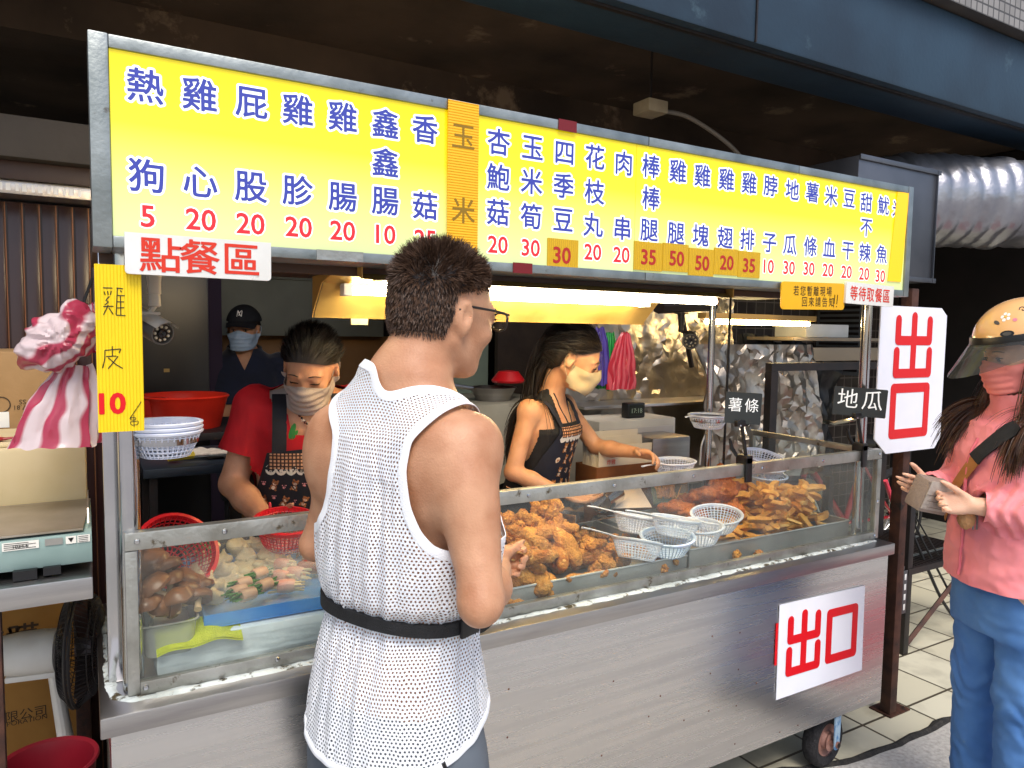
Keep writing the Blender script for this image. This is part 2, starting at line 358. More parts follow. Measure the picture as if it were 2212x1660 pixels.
def loops(seg):
    nx = {a: b for a, b in seg}; L_ = []; seen = set()
    starts = set(nx)-set(nx.values())
    for s0 in list(starts)+list(nx):
        if s0 in seen: continue
        c = [s0]; seen.add(s0)
        while c[-1] in nx and nx[c[-1]] not in seen: c.append(nx[c[-1]]); seen.add(c[-1])
        if len(c) > 6: L_.append((c, c[-1] in nx and nx[c[-1]] == c[0]))
    return L_
def smooth_line(P, it=6, closed=True):
    P = P.copy()
    for _ in range(it):
        if closed: P = .5*P+.25*(np.roll(P, 1, 0)+np.roll(P, -1, 0))
        else: P[1:-1] = .5*P[1:-1]+.25*(P[2:]+P[:-2])
    return P
def shell(V, T, th):
    """give a sheet thickness (inwards)"""
    N_ = vnorm(V, T); n = len(V); V2 = np.concatenate([V, V-N_*th]); e = {}
    for t in T:
        for i in range(3):
            a, b = int(t[i]), int(t[(i+1) % 3]); e[(a, b)] = 1
    rim = [(a, b) for a, b in e if (b, a) not in e]
    return V2, [tuple(t) for t in T]+[tuple(t[::-1]+n) for t in T]+[(b, a, a+n, b+n) for a, b in rim]
# ---- signed-distance glyphs: lettering that can be thickened evenly
_SD = {}
def sd_glyph(ch, off, res=90):
    k = (ch, off)
    if k in _SD: return _SD[k]
    V, F = glyphs(ch, 0.); P = V[:, :2]; lo = P.min(0)-off-.06; hi = P.max(0)+off+.06; h = 1./res; n = np.ceil((hi-lo)/h).astype(int)+1
    X = np.stack(np.meshgrid(lo[0]+h*np.arange(n[0]), lo[1]+h*np.arange(n[1]), indexing='ij'), -1).reshape(-1, 2)
    ins = np.zeros(len(X), bool); e = {}
    for f in F:
        f = list(f)
        for i in range(1, len(f)-1):
            a, b, c = P[f[0]], P[f[i]], P[f[i+1]]
            m = (X >= np.minimum(np.minimum(a, b), c)-1e-6).all(1) & (X <= np.maximum(np.maximum(a, b), c)+1e-6).all(1); q = X[m]
            s = [(p2[0]-p1[0])*(q[:, 1]-p1[1])-(p2[1]-p1[1])*(q[:, 0]-p1[0]) for p1, p2 in ((a, b), (b, c), (c, a))]; s = np.stack(s)
            ins[m] |= (s >= -1e-9).all(0) | (s <= 1e-9).all(0)
        for i in range(len(f)):
            a, b = f[i], f[(i+1) % len(f)]; kk = (min(a, b), max(a, b)); e[kk] = e.get(kk, 0)+1
    bd = [kk for kk, c in e.items() if c == 1]; D = np.full(len(X), 9.)
    for a, b in bd:
        A_, B_ = P[a], P[b]; m = (X >= np.minimum(A_, B_)-off-.07).all(1) & (X <= np.maximum(A_, B_)+off+.07).all(1)
        q = X[m]-A_; ab = B_-A_; t = np.clip(q@ab/(ab@ab+1e-12), 0, 1); D[m] = np.minimum(D[m], np.linalg.norm(q-t[:, None]*ab, axis=1))
    D = np.where(ins, -D, D)-off; I = np.arange(n[0]*n[1]).reshape(n); Q = np.stack([I[:-1, :-1], I[1:, :-1], I[1:, 1:], I[:-1, 1:]], -1).reshape(-1, 4)
    V2, T, _, _ = clip(np.c_[X, np.zeros(len(X))], Q, D); _SD[k] = (V2, [tuple(t) for t in T]); return _SD[k]
_text0 = text
def text(mb, s, c, ex, ey, en, size, off=.0, lift=.001, m=None, wide=1.):
    if off < .005: return _text0(mb, s, c, ex, ey, en, size, 0., lift, m, wide)
    V0, _ = glyphs(s, 0.); mid = (V0[:, 0].min()+V0[:, 0].max())/2; c, ex, ey, en = (np.asarray(q, float) for q in (c, ex, ey, en)); x = 0.
    for ch in s:
        V, F = sd_glyph(ch, off); g0 = glyphs(ch, 0.)[0]
        dx = x-mid; yc = .38 if ord(ch) > 0x2000 else (g0[:, 1].min()+g0[:, 1].max())/2
        mb.add(c+((V[:, 0]+dx)*size*wide)[:, None]*ex+((V[:, 1]-yc)*size)[:, None]*ey+en*lift, F, m); x += advance(ch)
    return mb
_AD = {}
def advance(ch):
    if ch not in _AD: a = glyphs(ch+'l', 0.)[0][:, 0].max(); b = glyphs('l', 0.)[0][:, 0].max(); _AD[ch] = a-b
    return _AD[ch]
# ================================================================== setting
steel = M('brushed_steel', '#b9b7b6', .3, 1., col2='#9d9a9b', vs=3, stretch=(1, 1, 14), bump=.06, bs=40, spots=('#8b8078', 5, .70), rvar=.12)
steel_panel = M('brushed_steel_panel', '#d3d1cf', .25, .98, col2='#c6c4c3', vs=2.2, stretch=(1, 1, 30), bump=.035, bs=1.6, rvar=.06, spots=('#6b5048', 26, .735))
chrome = M('polished_steel', '#c9c9cb', .14, 1., col2='#aeb0b2', vs=5)
alu = M('aluminium_frame', '#9aa09f', .42, .85, col2='#7d8483', vs=14, spots=('#54504a', 18, .63), bump=.1, bs=90)
alu_dirty = M('aluminium_dirty', '#b4b5b0', .4, .85, col2='#8d8c84', vs=12, spots=('#4d4434', 22, .60), bump=.15, bs=90)
black_metal = M('black_painted_metal', '#1d1c1e', .5, .3, col2='#2e2624', vs=12, spots=('#4a3228', 20, .66))
rusty = M('rusty_brown_steel', '#33211d', .65, .3, col2='#5b3a2c', vs=14, spots=('#15110f', 18, .6), bump=.2, bs=60)
black_plastic = M('black_plastic', '#141416', .4)
white_plastic = M('white_plastic', '#e6e8ee', .35, col2='#dadde6', vs=14)
dark_ceiling = M('dark_brown_plaster', '#54463a', .85, col2='#2e2620', vs=1.6, bump=.25, bs=14, spots=('#7a6a58', 2.3, .60))  # dark brown with random lighter patches
beam_blue = M('dark_blue_paint', '#22394b', .55, col2='#182a3a', vs=2.6, bump=.12, bs=40, spots=('#3c525f', 3.2, .66))
concrete = M('light_concrete', '#b9b6b0', .9, col2='#98958f', vs=60, vdet=8, bump=.5, bs=220, spots=('#b5b3ad', 150, .58))
seal = M('black_mortar', '#1e1d1c', .9, col2='#36332f', vs=30, bump=.8, bs=120)
def tilemat(name, c1, c2, grout, sx, sy, gap, rough, rz=0., off=(0, 0), bump=.3):
    if name in MATS: return MATS[name]
    m = M(name, c1, rough); N = m.node_tree.nodes; L = m.node_tree.links; b = N['Principled BSDF']
    tc = N.new('ShaderNodeTexCoord'); mp = N.new('ShaderNodeMapping'); mp.inputs['Rotation'].default_value = (0, 0, rz); mp.inputs['Location'].default_value = (off[0], off[1], 0)
    br = N.new('ShaderNodeTexBrick'); br.offset = 0; br.inputs['Scale'].default_value = 1; br.inputs['Brick Width'].default_value = sx; br.inputs['Row Height'].default_value = sy
    br.inputs['Mortar Size'].default_value = gap; br.inputs['Mortar Smooth'].default_value = .2; br.inputs['Color1'].default_value = (*lin(c1), 1); br.inputs['Color2'].default_value = (*lin(c2), 1); br.inputs['Mortar'].default_value = (*lin(grout), 1)
    n = N.new('ShaderNodeTexNoise'); n.inputs['Scale'].default_value = 5; n.inputs['Detail'].default_value = 8; L.new(tc.outputs['Object'], n.inputs['Vector'])
    r = N.new('ShaderNodeMapRange'); r.inputs[1].default_value = .5; r.inputs[2].default_value = .72; r.inputs[4].default_value = .45; L.new(n.outputs[0], r.inputs[0])
    x = N.new('ShaderNodeMix'); x.data_type = 'RGBA'; x.inputs[7].default_value = (*lin('#5a554b'), 1); L.new(r.outputs[0], x.inputs[0]); L.new(br.outputs[0], x.inputs[6])
    L.new(tc.outputs['Object'], mp.inputs[0]); L.new(mp.outputs[0], br.inputs[0]); L.new(x.outputs[2], b.inputs['Base Color'])
    u = N.new('ShaderNodeBump'); u.invert = True; u.inputs['Strength'].default_value = bump; u.inputs['Distance'].default_value = .004; L.new(br.outputs['Fac'], u.inputs['Height']); L.new(u.outputs[0], b.inputs['Normal'])
    return m
floor_tile = tilemat('cream_floor_tile', '#cdc9b4', '#c2bda6', '#4a4337', .3, .3, .006, .35, rz=R(0), off=(.06, .12))
wall_tile = tilemat('pale_mosaic_tile', '#8d8a86', '#7d7a76', '#45423f', .05, .05, .005, .5)
dark_tile = tilemat('dark_wall_tile', '#3c3430', '#332b28', '#7a7068', .1, .1, .004, .5)
def struct(o): return tag(o, kind='structure')
def sheet(name, x0, y0, x1, y1, z, mat):
    return struct(link_mesh(name, [(x0, y0, z), (x1, y0, z), (x1, y1, z), (x0, y1, z)], [(0, 1, 2, 3)], mat, smooth=False, loc=(0, 0, z)))
asphalt = M('street_concrete', '#aaa6a3', .9, col2='#938f8d', vs=40, bump=.4, bs=150)
sheet('ground', -60, -60, 60, 60, -.03, asphalt)
# tiled arcade floor: its street edge runs as an uneven line in front of the cart
sheet('floor', -6, -.02, 9, 6, 0, floor_tile)
# concrete apron from the street edge up to the tiles, with the torn black joint between
E0 = [at(*p, z=.004) for p in ((1560, 1700), (1700, 1664), (1790, 1655), (1850, 1640), (1960, 1598), (2040, 1560), (2100, 1530), (2212, 1490))]
E0 = [np.array([-6, E0[0][1]-.3, .004])]+[np.array([-1, E0[0][1]-.12, .004])]+E0+[np.array([9, E0[-1][1]+.25, .004])]
def resamp(P, n):
    P = np.asarray(P, float); d = np.r_[0, np.cumsum(np.linalg.norm(np.diff(P, axis=0), axis=1))]; t = np.linspace(0, d[-1], n)
    return np.stack([np.interp(t, d, P[:, i]) for i in range(P.shape[1])], 1)
e = resamp(E0, 260); wob = fbm(e, 9, 4)*.018
A = e.copy(); A[:, 1] += wob-.006; B = A.copy(); B[:, 1] = -4.5
struct(MB().grid(np.stack([B, A], 0)).build('pavement', concrete, smooth=False, loc=(0, 0, .004)))
wid = .02+.022*np.abs(fbm(e+3, 5, 3)); C1 = A.copy(); C1[:, 1] += -.008; C2 = A.copy(); C2[:, 1] += wid; Cm = (C1+C2)/2; C1[:, 2] = C2[:, 2] = .001+.004; Cm[:, 2] = .014+.006*fbm(e, 14, 3)
struct(MB().grid(np.stack([C1, Cm, C2], 0)).build('pavement_joint', seal, loc=(0, 0, .006)))
# pink tactile paving at the street edge
pinkpave = M('pink_paving', '#b0505a', .8, col2='#8f3f48', vs=20, bump=.3, bs=80)
tp = MB(); q = at(2180, 1635, z=.01); tp.box((q[0]-.12, q[1]-.62, .004), (q[0]+2.2, q[1]+.02, .012), .002)
for i in range(22):
    for j in range(6): tp.lathe([(.016, 0), (.014, .004), (.008, .005), (0.0, .005)], (q[0]-.09+i*.1, q[1]-.58+j*.105, .012), 8)
struct(tp.build('pavement_tactile', pinkpave, loc=(q[0], q[1], .0)))
# ceiling over the arcade, beam at its street edge, tiled facade above the beam
cb = MB(); cb.box((-6, .86, 3.0), (9, 6, 3.2)); struct(cb.build('ceiling', dark_ceiling, smooth=False))
cr_ = MB(); cr_.box((-6, 2.3, 2.80), (9, 2.55, 2.999)); struct(cr_.build('ceiling_beam', dark_ceiling, smooth=False))
bb = MB(); bb.box((-6, .56, 2.70), (9, .855, 3.12), .012)
for x in (2.3,): bb.box((x, .553, 2.703), (x+.008, .565, 3.118), m=1)
bb.box((-6, .60, 2.690), (9, .62, 2.703), m=1)
beam = struct(bb.build('beam', [beam_blue, black_metal], smooth=30))
fa = MB(); fa.box((-6, .50, 3.125), (9, .9, 6.5)); facade = fa.build('tiled_facade', wall_tile, smooth=False); tag(facade, 'pale mosaic tiled wall above the blue beam', 'wall')
# the tile pattern needs x/z coordinates on this upright wall
for nme in ('pale_mosaic_tile', 'dark_wall_tile'):
    mm = MATS[nme]; mp = [n for n in mm.node_tree.nodes if n.type == 'MAPPING'][0]; mp.inputs['Rotation'].default_value = (R(90), 0, 0)
bw = MB(); bw.box((-6, 5.2, 0), (9, 5.4, 3.0)); tag(bw.build('back_wall', M('dark_brown_wall', '#2b2320', .8, col2='#1b1614', vs=2), smooth=False), 'dark brown wall at the very back behind the man in the cap', 'wall')
# ================================================================== menu sign (light box)
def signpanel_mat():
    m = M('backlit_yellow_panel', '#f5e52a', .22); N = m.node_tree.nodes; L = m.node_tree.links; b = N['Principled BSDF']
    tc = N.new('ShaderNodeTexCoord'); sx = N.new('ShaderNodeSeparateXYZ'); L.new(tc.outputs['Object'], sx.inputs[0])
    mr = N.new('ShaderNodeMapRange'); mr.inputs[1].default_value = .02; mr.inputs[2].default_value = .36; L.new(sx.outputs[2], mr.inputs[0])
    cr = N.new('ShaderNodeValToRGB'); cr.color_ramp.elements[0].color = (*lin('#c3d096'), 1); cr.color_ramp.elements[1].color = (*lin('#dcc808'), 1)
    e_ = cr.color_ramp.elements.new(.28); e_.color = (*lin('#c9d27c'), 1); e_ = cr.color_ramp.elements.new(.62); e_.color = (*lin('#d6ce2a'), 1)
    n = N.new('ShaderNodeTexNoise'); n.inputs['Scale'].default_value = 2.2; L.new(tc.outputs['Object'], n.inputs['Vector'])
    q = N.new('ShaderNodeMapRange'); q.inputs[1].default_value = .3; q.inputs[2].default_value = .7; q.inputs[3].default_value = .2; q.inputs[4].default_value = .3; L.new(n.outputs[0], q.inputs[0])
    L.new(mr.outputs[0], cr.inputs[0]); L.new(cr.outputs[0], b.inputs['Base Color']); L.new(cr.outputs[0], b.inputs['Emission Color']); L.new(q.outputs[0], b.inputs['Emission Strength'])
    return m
panel_y = signpanel_mat()
vin_blue = M('blue_vinyl', '#343d92', .35, emit='#3a48b4', es=.16); vin_white = M('white_vinyl', '#eef2e6', .35, emit='#f2f6e4', es=.42); vin_red = M('red_vinyl', '#d5232e', .35, emit='#e02a34', es=.22)
def ribbed(name, col, pitch, es=0., axis=0, col2=None):
    m = M(name, col, .38, col2=col2 or col, vs=6, emit=col, es=es); N = m.node_tree.nodes; L = m.node_tree.links
    tc = N.new('ShaderNodeTexCoord'); wv = N.new('ShaderNodeTexWave'); wv.bands_direction = 'XYZ'[axis]; wv.inputs['Scale'].default_value = 1/pitch/ (20/ (2*math.pi)) * 1.0; wv.inputs['Distortion'].default_value = .2
    L.new(tc.outputs['Object'], wv.inputs[0]); u = N.new('ShaderNodeBump'); u.inputs['Strength'].default_value = .6; u.inputs['Distance'].default_value = .002
    L.new(wv.outputs['Fac'], u.inputs['Height']); L.new(u.outputs[0], N['Principled BSDF'].inputs['Normal']); return m
corr_y = ribbed('yellow_corrugated_board', '#f2cd12', .0055)
corr_o = ribbed('amber_corrugated_board', '#d89c0c', .006, es=.22, axis=2)
sticker_m = ribbed('mustard_sticker', '#c39a10', .006, es=.10)
tape_red = M('red_tape', '#6d0f16', .35); amber = M('amber_plate', '#f0b20a', .35, emit='#f5b20a', es=.35)
ZT, ZB = 2.071, 1.691
sign = thing('menu_sign', 'long backlit yellow menu sign with blue characters and red prices over the food cart', 'sign', (1.25, .06, ZB))
fr = MB()
fr.box((.009, 0, ZB), (.041, .13, ZT), .003); fr.box((2.472, 0, ZB-.0), (2.500, .13, ZT), .003)
for x0, x1 in ((.0415, .711), (.712, 1.30), (1.301, 1.90), (1.901, 2.4715)):
    fr.box((x0, .001, ZT-.024), (x1-.001, .129, ZT-.001), .002); fr.box((x0, .001, ZB+.001), (x1-.001, .129, ZB+.022), .002)
fr.box((.042, .10, ZB+.022), (2.471, .125, ZT-.024))
fr.build('frame', alu, sign, smooth=30)
pn = MB()
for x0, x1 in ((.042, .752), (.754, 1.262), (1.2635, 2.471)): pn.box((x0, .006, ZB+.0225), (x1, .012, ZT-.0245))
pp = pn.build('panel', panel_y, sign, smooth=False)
bt = MB(); bt.tube([(.15, .20, 1.99), (1.25, .20, 1.99)], .013, 10); bt.build('tube', M('backlight_tube', '#ffffff', .3, emit='#ffe0b0', es=55.), sign)
cols = [([(314, 186, '熱'), (316, 380, '狗')], ('5', 319, 468)), ([(431, 205, '雞'), (433, 393, '心')], ('20', 434, 475)), ([(543, 221, '屁'), (542, 403, '股')], ('20', 541, 484)),
 ([(643, 238, '雞'), (643, 412, '胗')], ('20', 645, 491)), ([(740, 253, '雞'), (740, 425, '腸')], ('20', 740, 499)), ([(832, 268, '鑫'), (832, 352, '鑫'), (832, 434, '腸')], ('10', 833, 507)),
 ([(918, 280, '香'), (918, 445, '菇')], ('25', 918, 517)), ([(1077, 307, '杏'), (1076, 383, '鮑'), (1075, 459, '菇')], ('20', 1075, 529)), ([(1150, 319, '玉'), (1148, 393, '米'), (1147, 468, '筍')], ('30', 1146, 536)),
 ([(1219, 330, '四'), (1217, 402, '季'), (1216, 475, '豆')], None), ([(1285, 340, '花'), (1284, 415, '枝'), (1281, 486, '丸')], ('20', 1280, 545)), ([(1347, 353, '肉'), (1344, 494, '串')], ('20', 1342, 551)),
 ([(1406, 360, '棒'), (1406, 429, '棒'), (1402, 497, '腿')], None), ([(1464, 370, '雞'), (1460, 504, '腿')], None), ([(1517, 380, '雞'), (1513, 509, '塊')], None), ([(1569, 388, '雞'), (1566, 514, '翅')], None), ([(1618, 396, '雞'), (1614, 518, '排')], None),
 ([(1664, 402, '脖'), (1662, 524, '子')], ('10', 1660, 576)), ([(1711, 411, '地'), (1706, 529, '瓜')], ('30', 1704, 579)), ([(1754, 416, '薯'), (1750, 533, '條')], ('30', 1747, 581)),
 ([(1795, 424, '米'), (1791, 537, '血')], ('20', 1788, 584)), ([(1834, 429, '豆'), (1831, 541, '干')], ('20', 1828, 588)), ([(1871, 438, '甜'), (1871, 491, '不'), (1868, 546, '辣')], ('20', 1866, 592)), ([(1908, 444, '魷'), (1904, 550, '魚')], ('30', 1901, 597)),
 ([(1939, 452, '米')], None)]
lw, lb, lr = MB(), MB(), MB()
for chars, price in cols:
    for px, py, ch in chars:
        c = at(px, py, y=.006); c[1] = .006
        text(lw, ch, c, X3, Z3, NF, .064, .085, .0006); text(lb, ch, c, X3, Z3, NF, .064, .016, .0014)
    if price:
        c = at(price[1], price[2], y=.006); c[1] = .006; text(lr, price[0], c, X3, Z3, NF, .056, .018, .0014, wide=1.0); text(lw, price[0], c, X3, Z3, NF, .056, .07, .0006)
lw.build('lettering_outline', vin_white, sign, smooth=False); lb.build('lettering', vin_blue, sign, smooth=False); lr.build('price_lettering', vin_red, sign, smooth=False)
# amber strip taped over one column, its characters showing through faintly
a0 = at(968, 214, y=-.002); a1 = at(1040, 570, y=-.002)
st = MB(); st.box((a0[0], -.004, ZB+.001), (a1[0]-.012, -.0005, ZT-.004)); dk = M('shadowed_ink', '#8a6a10', .6)
for px, py, ch in ((1001, 295, '玉'), (1001, 455, '米'), (1001, 560, '筍')):
    c = at(px, py, y=-.004); text(st, ch, c, X3, Z3, NF, .062, .01, .0005, m=1)
sp = st.build('cover_strip', [corr_o, dk], sign, smooth=False); sp['label'] = 'amber corrugated strip taped over a menu column'
vin_dred = M('dark_red_ink', '#a3201c', .4, emit='#a3201c', es=.08)
for i, (px, py, n, x0, x1) in enumerate(((1215, 552, '30', 1184, 1250), (1402, 556, '35', 1371, 1432), (1463, 559, '50', 1433, 1488), (1518, 569, '50', 1489, 1543), (1571, 568, '20', 1544, 1595), (1619, 574, '35', 1596, 1643))):
    c = at(px, py, y=0); xa = at(x0, py, y=0)[0]; xb = at(x1, py, y=0)[0]; cz = at((x0+x1)/2, py-2, y=0)[2]
    s_ = MB(); s_.box((xa, .002, cz-.038), (xb, .0052, cz+.038)); text(s_, n, (c[0], .002, c[2]), X3, Z3, NF, .056, .022, .0006, m=1)
    s_.build('price_sticker', [sticker_m, vin_dred], sign, smooth=False)
for px, py, z0, z1 in ((1226, 270, ZT-.026, ZT+.001), (1129, 576, ZB-.001, ZB+.024)):
    x = at(px, py, y=0)[0]; b_ = MB(); b_.box((x-.027, -.0015, z0), (x+.027, .0005, z1)); b_.build('tape', tape_red, sign, smooth=False)
a0 = at(1936, 420, y=0)[0]; a1 = at(1965, 420, y=0)[0]; b_ = MB(); b_.prism([(a0+.012, ZT-.026), (a1, ZT-.022), (a1-.02, ZB+.05), (a0-.018, ZB+.05)], (0, .004, 0), X3, Z3, NF, .002); b_.build('amber_strip', amber, sign, smooth=False)
pt = MB(); x = at(735, 550, y=0)[0]; pt.box((x-.05, -.002, ZB+.0015), (x+.05, .0005, ZB+.0225)); pt.build('aluminium_patch', alu_dirty, sign, smooth=False)
# ------------------------------------------------------------------ small signs
def board(name, label, x0, z0, x1, z1, y, th, mat, r=.006, corners=(1, 1, 1, 1), tilt=0.):
    t = thing(name, label, 'sign', ((x0+x1)/2, y, z0)); c = np.array([(x0+x1)/2, y, (z0+z1)/2]); ex = X3*math.cos(tilt)+Z3*math.sin(tilt); ez = -X3*math.sin(tilt)+Z3*math.cos(tilt)
    w_, h_ = (x1-x0)/2, (z1-z0)/2; b_ = MB(); b_.prism(rrect(-w_, -h_, w_, h_, r, 4, corners), c, ex, ez, NF, th); b_.build('board', mat, t, smooth=30)
    return t, c+NF*th, ex, ez
white_board = M('white_sign_board', '#dfe0dd', .35, col2='#cfcfc8', vs=7, spots=('#a09a8c', 16, .67)); white_clean = M('white_sign_plastic', '#e8eaf2', .3, col2='#dfe2ec', vs=5)
ink_red = M('red_paint', '#d03018', .45); ink_black = M('black_ink', '#15120c', .6); ink_red2 = M('bright_red_vinyl', '#d40c18', .35)
p0 = at(268, 500, y=-.02); p1 = at(585, 606, y=-.02)
t, c, ex, ez = board('order_sign', 'white sign with red characters hanging under the left end of the menu sign', p0[0], 1.643, p1[0], 1.718, -.012, .012, white_board, .007, (0, 0, 1, 1), tilt=R(-.3))
l = MB()
for px, ch in ((347, '點'), (432, '餐'), (523, '區')): text(l, ch, (at(px, 556, y=-.025)[0], c[1], 1.681), ex, ez, NF, .068, .013, .0008, wide=1.08)
l.build('lettering', ink_red, t, smooth=False)
p0 = at(203, 570, y=-.006); p1 = at(312, 930, y=-.006)
t, c, ex, ez = board('yellow_price_sign', 'tall yellow corrugated sign hanging on the left steel pole', p0[0], p1[2], p1[0], p0[2], -.004, .004, corr_y, .001)
l = MB(); y_ = c[1]
def strokes(mb, segs, c, ex, ez, s, r, m=None, y_lift=.0008):
    for sg in segs:
        P = np.array([np.asarray(c)+ex*(a-.5)*s[0]+ez*(.5-b)*s[1] for a, b in sg]); P = resamp(P, max(3, 2*len(sg))); P[:, 1] -= y_lift; mb.tube(P, r, 5, m, flat=.4, updir=NF)
JI = [[(.05, .03), (.45, .03)], [(.1, .16), (.14, .28)], [(.24, .14), (.27, .27)], [(.4, .13), (.36, .27)], [(.32, .32), (.14, .47), (.3, .5), (.12, .62)], [(.05, .68), (.48, .66)], [(.26, .62), (.05, .97)], [(.28, .72), (.46, .95)],
      [(.62, .02), (.9, .04)], [(.66, .02), (.58, .95)], [(.78, .1), (.84, .16)], [(.62, .28), (.97, .28)], [(.6, .5), (.93, .5)], [(.6, .72), (.93, .7)], [(.78, .3), (.78, .97)], [(.58, .97), (.98, .98)]]
PI_ = [[(.15, .18), (.9, .12)], [(.9, .12), (.82, .3)], [(.15, .18), (.14, .55), (.02, .95)], [(.5, 0), (.5, .42)], [(.2, .45), (.78, .42), (.5, .75), (.28, .98)], [(.3, .5), (.62, .78), (.98, .98)]]
CH = [[(.1, .2), (.6, .2), (.6, .4), (.1, .4), (.1, .2)], [(.05, .55), (.9, .5), (.85, .8), (.1, .85), (.05, .55)], [(.42, 0), (.42, 1)]]
strokes(l, JI, (at(246, 652, y=y_)[0], y_, at(246, 652, y=y_)[2]), X3, Z3, (.038, .052), .0009)
q_ = at(243, 773, y=y_); strokes(l, PI_, (q_[0], y_, q_[2]), X3, Z3, (.034, .042), .0009)
q_ = at(291, 910, y=y_); strokes(l, CH, (q_[0], y_, q_[2]), X3, Z3, (.016, .022), .0006)
qa, qb = at(305, 868, y=y_), at(280, 905, y=y_); l.tube([qa-Y3*.001, qb-Y3*.001], .0006, 5)
l.build('handwriting', ink_black, t, smooth=False)
q_ = at(243, 872, y=y_); l = MB(); text(l, '10', (q_[0], y_, q_[2]), X3, Z3, NF, .052, .035, .0008); l.build('price_lettering', ink_red2, t, smooth=False)
p0 = at(1689, 610, y=-.01); p1 = at(1823, 672, y=-.01)
t, c, ex, ez = board('notice_card', 'yellow card with black handwriting under the right end of the menu sign', p0[0], p1[2]-.0, p1[0], p0[2]+.006, -.006, .004, M('yellow_card', '#e5ae0e', .45, col2='#dca20c', vs=8), .012, tilt=R(1.2))
l = MB()
for i, ch in enumerate('若您暫離現場'): text(l, ch, c+ex*(-.085+i*.0315)+ez*.0155, ex, ez, NF, .033, -.002, .0008, wide=.82)
for i, ch in enumerate('回來請告知'): text(l, ch, c+ex*(-.045+i*.0325)-ez*.018, ex, ez, NF, .033, -.002, .0008, wide=.85)
for k in (.098, .112): l.tube([c+ex*(k+.003)+ez*.006-Y3*.001, c+ex*k-ez*.024-Y3*.001], .0014, 5, flat=.5); l.sphere(c+ex*(k-.001)-ez*.032-Y3*.001, .0018, 6)
l.build('handwriting', ink_black, t, smooth=False)
p0 = at(1826, 605, y=-.012); p1 = at(1926, 664, y=-.012)
t, c, ex, ez = board('pickup_sign', 'small white sign with five red characters at the right end of the menu sign', p0[0], p1[2]+.003, p1[0], p0[2]-.008, -.009, .008, white_board, .002, tilt=R(-1.2))
l = MB()
for i, ch in enumerate('等待取餐區'): text(l, ch, c+ex*(-.088+i*.044), ex, ez, NF, .05, .012, .0008, wide=.82)
l.build('lettering', ink_red, t, smooth=False)
# exit signs: thick round-ended strokes
def stroke_bars(mb, bars, c, ex, ez, en, s, w_, m=0, lift=.0006, th=.0006):
    for (x0, y0, x1, y1) in bars:
        a = np.array([x0, y0])*s; b = np.array([x1, y1])*s; d = b-a; L_ = np.linalg.norm(d); d /= L_; nrm = np.array([-d[1], d[0]])
        poly = []
        for k in range(7): t_ = R(90+180*k/6); poly.append(a+w_*(math.cos(t_)*d+math.sin(t_)*nrm)*np.array([1, 1]))
        for k in range(7): t_ = R(-90+180*k/6); poly.append(b+w_*(math.cos(t_)*d+math.sin(t_)*nrm))
        mb.prism(poly, np.asarray(c)+np.asarray(en)*lift, ex, ez, en, th, m); lift += .00012
CHU = [(0, -1, 0, 1.08), (-.88, .20, .88, .20), (-.88, .20, -.88, .95), (.88, .20, .88, .95), (-.92, -1, .92, -1), (-.92, -1, -.92, -.20), (.92, -1, .92, -.20)]
KOU = [(-.85, -.95, .85, -.95), (-.85, .95, .85, .95), (-.85, -.95, -.85, .95), (.85, -.95, .85, .95)]
SY = .15; t = thing('exit_sign', 'tall white sign with two stacked red characters at the cart end', 'sign', (2.8, SY, 1.12))
za_, zc_ = at(1905, 660, y=SY), at(2034, 967, y=SY); zt_, zb_ = za_[2], zc_[2]+.002; x0_, x1_ = at(1896, 800, y=SY)[0]-.005, at(2032, 800, y=SY)[0]+.015; b_ = MB()
b_.prism([(x0_+.0, zt_), (x1_-.04, zt_), (x1_, zt_-.03), (x1_, zb_+.04), (x1_-.04, zb_+.0), (x0_+.075, zb_), (x0_, zb_+.06)], (0, SY, 0), X3, Z3, NF, .005); b_.build('board', white_clean, t, smooth=False)
l = MB(); q_ = at(1973, 748, y=SY-.005); stroke_bars(l, CHU, (q_[0]+.0, SY-.005, q_[2]), X3, Z3, NF, np.array([.118, .106]), .018)
q_ = at(1964, 887, y=SY-.005); stroke_bars(l, KOU, (q_[0], SY-.005, q_[2]), X3, Z3, NF, np.array([.130, .094]), .0185); l.build('lettering', ink_red2, t, smooth=False)
t = thing('exit_notice', 'white sign with two red characters on the steel cart front', 'sign', (1.85, .012, .3))
P4 = [at(*p, y=.0155) for p in ((1683, 1307), (1675, 1512), (1860, 1447), (1867, 1265))]; b_ = MB(); b_.prism([(p[0], p[2]) for p in P4], (0, .0155, 0), X3, Z3, NF, .003); b_.build('board', white_clean, t, smooth=False)
print('exit panel', np.round(P4, 3).tolist())
b2 = MB(); q_ = P4[0]; b2.box((q_[0]-.012, .0142, q_[2]-.2), (q_[0]-.0005, .0152, q_[2]-.06)); b2.build('backing_edge', ink_red2, t, smooth=False)
l = MB(); cz = (P4[0][2]+P4[1][2])/2; q1 = at(1736, 1387, y=.0125); q2 = at(1818, 1368, y=.0125); ex_ = (P4[3]-P4[0]); ex_ /= np.linalg.norm(ex_)
stroke_bars(l, CHU, (q1[0], .0125, q1[2]), ex_, Z3, NF, np.array([.078, .09]), .0145); stroke_bars(l, KOU, (q2[0], .0125, q2[2]), ex_, Z3, NF, np.array([.082, .085]), .015)
l.build('lettering', ink_red2, t, smooth=False)
